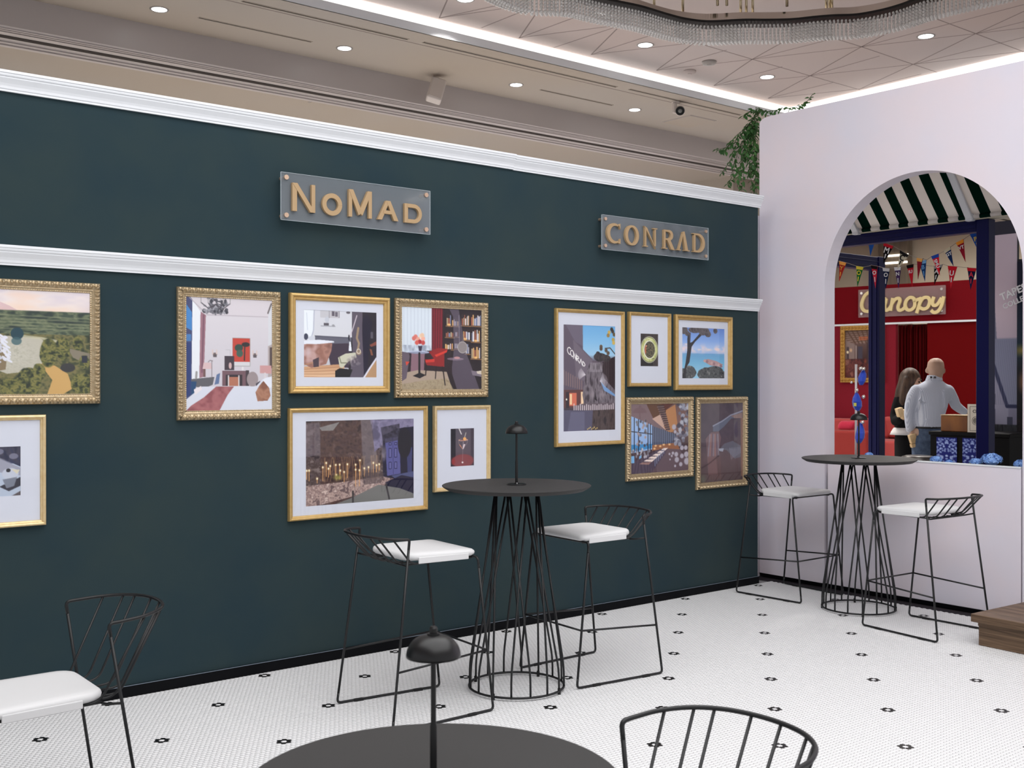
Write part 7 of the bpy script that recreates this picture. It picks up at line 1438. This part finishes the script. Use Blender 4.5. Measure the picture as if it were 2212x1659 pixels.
MB().obox((0, 0, 0), A3[0] * 0.030, A3[1] * 0.028, A3[2] * 0.042).build('block_body', M['block_wood'], wb, bevel=(0.003, 1)); MB().obox(A3[0] * -0.006 - A3[2] * 0.062, A3[0] * 0.030, A3[1] * 0.028, A3[2] * 0.016).build('block_end', M['block_wood'], wb, bevel=(0.003, 1))
# ---- woman, turned towards him
Dw = 10.62
def wp(a, b_, dd=0.0): return atD(*ZM(a, b_), Dw + dd)
wo = wp(360, 1100).copy(); wo[2] = 0; wom = thing('person', 'woman in a black jacket with long brown hair holding wooden blocks', 'person', tuple(wo))
fdir = _rt * 0.80 - _fw * 0.60; sdir = np.array([-fdir[1], fdir[0], 0])
hw = wp(425, 520)
bd = MB(); bd.ball(hw, 0.088, 16, 12, (0.93, 0.93, 1.22)); bd.ball(hw + fdir * 0.035 - np.array([0, 0, 0.055]), 0.062, 12, 9, (0.9, 0.9, 1.0)); bd.ball(hw + fdir * 0.096 - np.array([0, 0, 0.022]), 0.014, 8, 6, (1, 1, 1.5)); bd.ball(hw + fdir * 0.088 - np.array([0, 0, 0.06]), 0.016, 8, 6, (1, 1.2, .6))
limb(bd, [wp(415, 590), wp(400, 690)], [0.045, 0.05]); loft(bd, [(wp(370, 1180), 0.11, 0.09), (wp(375, 900), 0.12, 0.09), (wp(385, 760), 0.13, 0.08), (wp(395, 690), 0.06, 0.055)], 18)
wl = wp(300, 985, -0.16); limb(bd, [wp(250, 780), wp(205, 1000), wl], [0.038, 0.034, 0.024]); hand(bd, wl, _rt * 0.7 - _fw * 0.5 + np.array([0, 0, .2]), 1, np.array([0, 0, 1.0]), 0.5, 0.9)
wr_ = wp(470, 1010, -0.05); limb(bd, [wp(510, 780), wp(540, 960), wr_], [0.038, 0.034, 0.024]); hand(bd, wr_, -_rt * 0.6 - _fw * 0.5, -1, np.array([0, 0, 1.0]), 0.5, 0.9)
for x in (320, 430): limb(bd, [wp(x, 1250), np.array([*wp(x, 1300)[:2], 0.5]), np.array([*wp(x, 1300)[:2], 0.07])], [0.07, 0.048, 0.035])
fuse(bd, 'body', M['skin'], wom, 0.008, wo, 3)
for s in (-1, 1): 
    ey = hw + fdir * 0.0815 + sdir * 0.030 * s + np.array([0, 0, -0.002]); rel(MB().ball(ey, 0.0085, 8, 6), wo).build('eye', M['jacket'], wom, smooth=True); rel(MB().tube([ey + sdir * 0.014 + np.array([0, 0, 0.018]), ey + fdir * 0.004 + np.array([0, 0, 0.022]), ey - sdir * 0.014 + np.array([0, 0, 0.018])], 0.0028, 6), wo).build('eyebrow', M['hair'], wom)
rel(MB().ball(hw + fdir * 0.098 - np.array([0, 0, 0.06]), 0.008, 8, 6, (0.8, 1.8, 0.6)), wo).build('mouth', M['coral'], wom, smooth=True)
hr = MB(); hr.ball(hw - fdir * 0.016 + np.array([0, 0, 0.022]), 0.104, 18, 13, (0.98, 0.98, 1.12))
for k in range(9):
    a = math.radians(-75 + k * 37); off_ = (-fdir * math.cos(a) + sdir * math.sin(a)) * 0.075
    if np.dot(off_, fdir) > 0.045: continue
    st_ = hw + off_ + np.array([0, 0, 0.02]); limb(hr, [st_, st_ + off_ * 0.35 - np.array([0, 0, 0.11]) - _rt * 0.010, st_ + off_ * 0.45 - np.array([0, 0, 0.21]) - _rt * 0.024, st_ + off_ * 0.3 - np.array([0, 0, 0.27]) - _rt * 0.03], [0.045, 0.044, 0.036, 0.014], 10)
# keep the face clear: cut the hair back where the face is
ho = fuse(hr, 'hair', M['hair'], wom, 0.008, wo, 3)
fc = hw + fdir * 0.085 - np.array([0, 0, 0.035]) - wo
vco = np.array([v.co[:] for v in ho.data.vertices]); dd_ = vco - fc; inside = (np.linalg.norm(dd_ * np.array([1, 1, 0.85]), axis=1) < 0.075)
for i in np.where(inside)[0]:
    v = ho.data.vertices[i]; c = np.array(v.co[:]); v.co = tuple(c - fdir * 0.06 * (1 - np.linalg.norm((c - fc)) / 0.09))
jk = MB(); loft(jk, [(wp(372, 1130), 0.125, 0.105), (wp(370, 1000), 0.128, 0.105), (wp(375, 880), 0.135, 0.105), (wp(385, 790), 0.142, 0.10), (wp(390, 740), 0.125, 0.085), (wp(398, 690), 0.066, 0.06)], 20)
limb(jk, [wp(268, 760), wp(235, 860), wp(208, 980), wp(215, 1040, -0.05), wp(275, 1010, -0.13)], [0.058, 0.056, 0.052, 0.050, 0.042]); limb(jk, [wp(500, 760), wp(535, 860), wp(545, 960), wp(510, 1005, -0.03)], [0.058, 0.054, 0.05, 0.042]); fuse(jk, 'jacket', M['jacket'], wom, 0.010, wo, 3)
bs = MB(); loft(bs, [(wp(345, 1222), 0.148, 0.122), (wp(350, 1180), 0.138, 0.116), (wp(360, 1130), 0.122, 0.103)], 24); rel(bs, wo).build('blouse_hem', M['white_shirt'], wom, smooth=True)
sk_ = MB(); loft(sk_, [(np.array([*wp(390, 1300)[:2], 0.36]), 0.118, 0.115), (np.array([*wp(390, 1300)[:2], 0.7]), 0.130, 0.12), (wp(385, 1330), 0.132, 0.118), (wp(375, 1180), 0.118, 0.104)], 22); rel(sk_, wo).build('skirt', M['jacket'], wom, smooth=True)
for x in (330, 430):
    g = wp(x, 1290); shoe = MB().obox(np.array([g[0], g[1], 0.03]) + fdir * 0.05, fdir * 0.115, sdir * 0.038, np.array([0, 0, 0.03])); rel(shoe, wo).build('shoe', M['jacket'], wom, bevel=(0.02, 2))
for i, (a, b_, lab) in enumerate(((268, 925, 'pale wooden block held by the woman, outer one'), (318, 950, 'pale wooden block held by the woman, nearer her hand'))):
    c = atD(*ZM(a, b_), Dw - 0.24 + 0.03 * i); k_ = thing('wooden_block', lab, 'block', tuple(c)); MB().obox((0, 0, 0), A3[0] * 0.026, A3[1] * 0.04, A3[2] * 0.042).build('block_body', M['block_wood'], k_, bevel=(0.003, 1)); MB().obox(np.array([0, 0, 0]) - A3[1] * 0.041, A3[0] * 0.020, A3[1] * 0.002, A3[2] * 0.036).build('block_face', M['block_wood'], k_)
print('objects', len(bpy.data.objects))
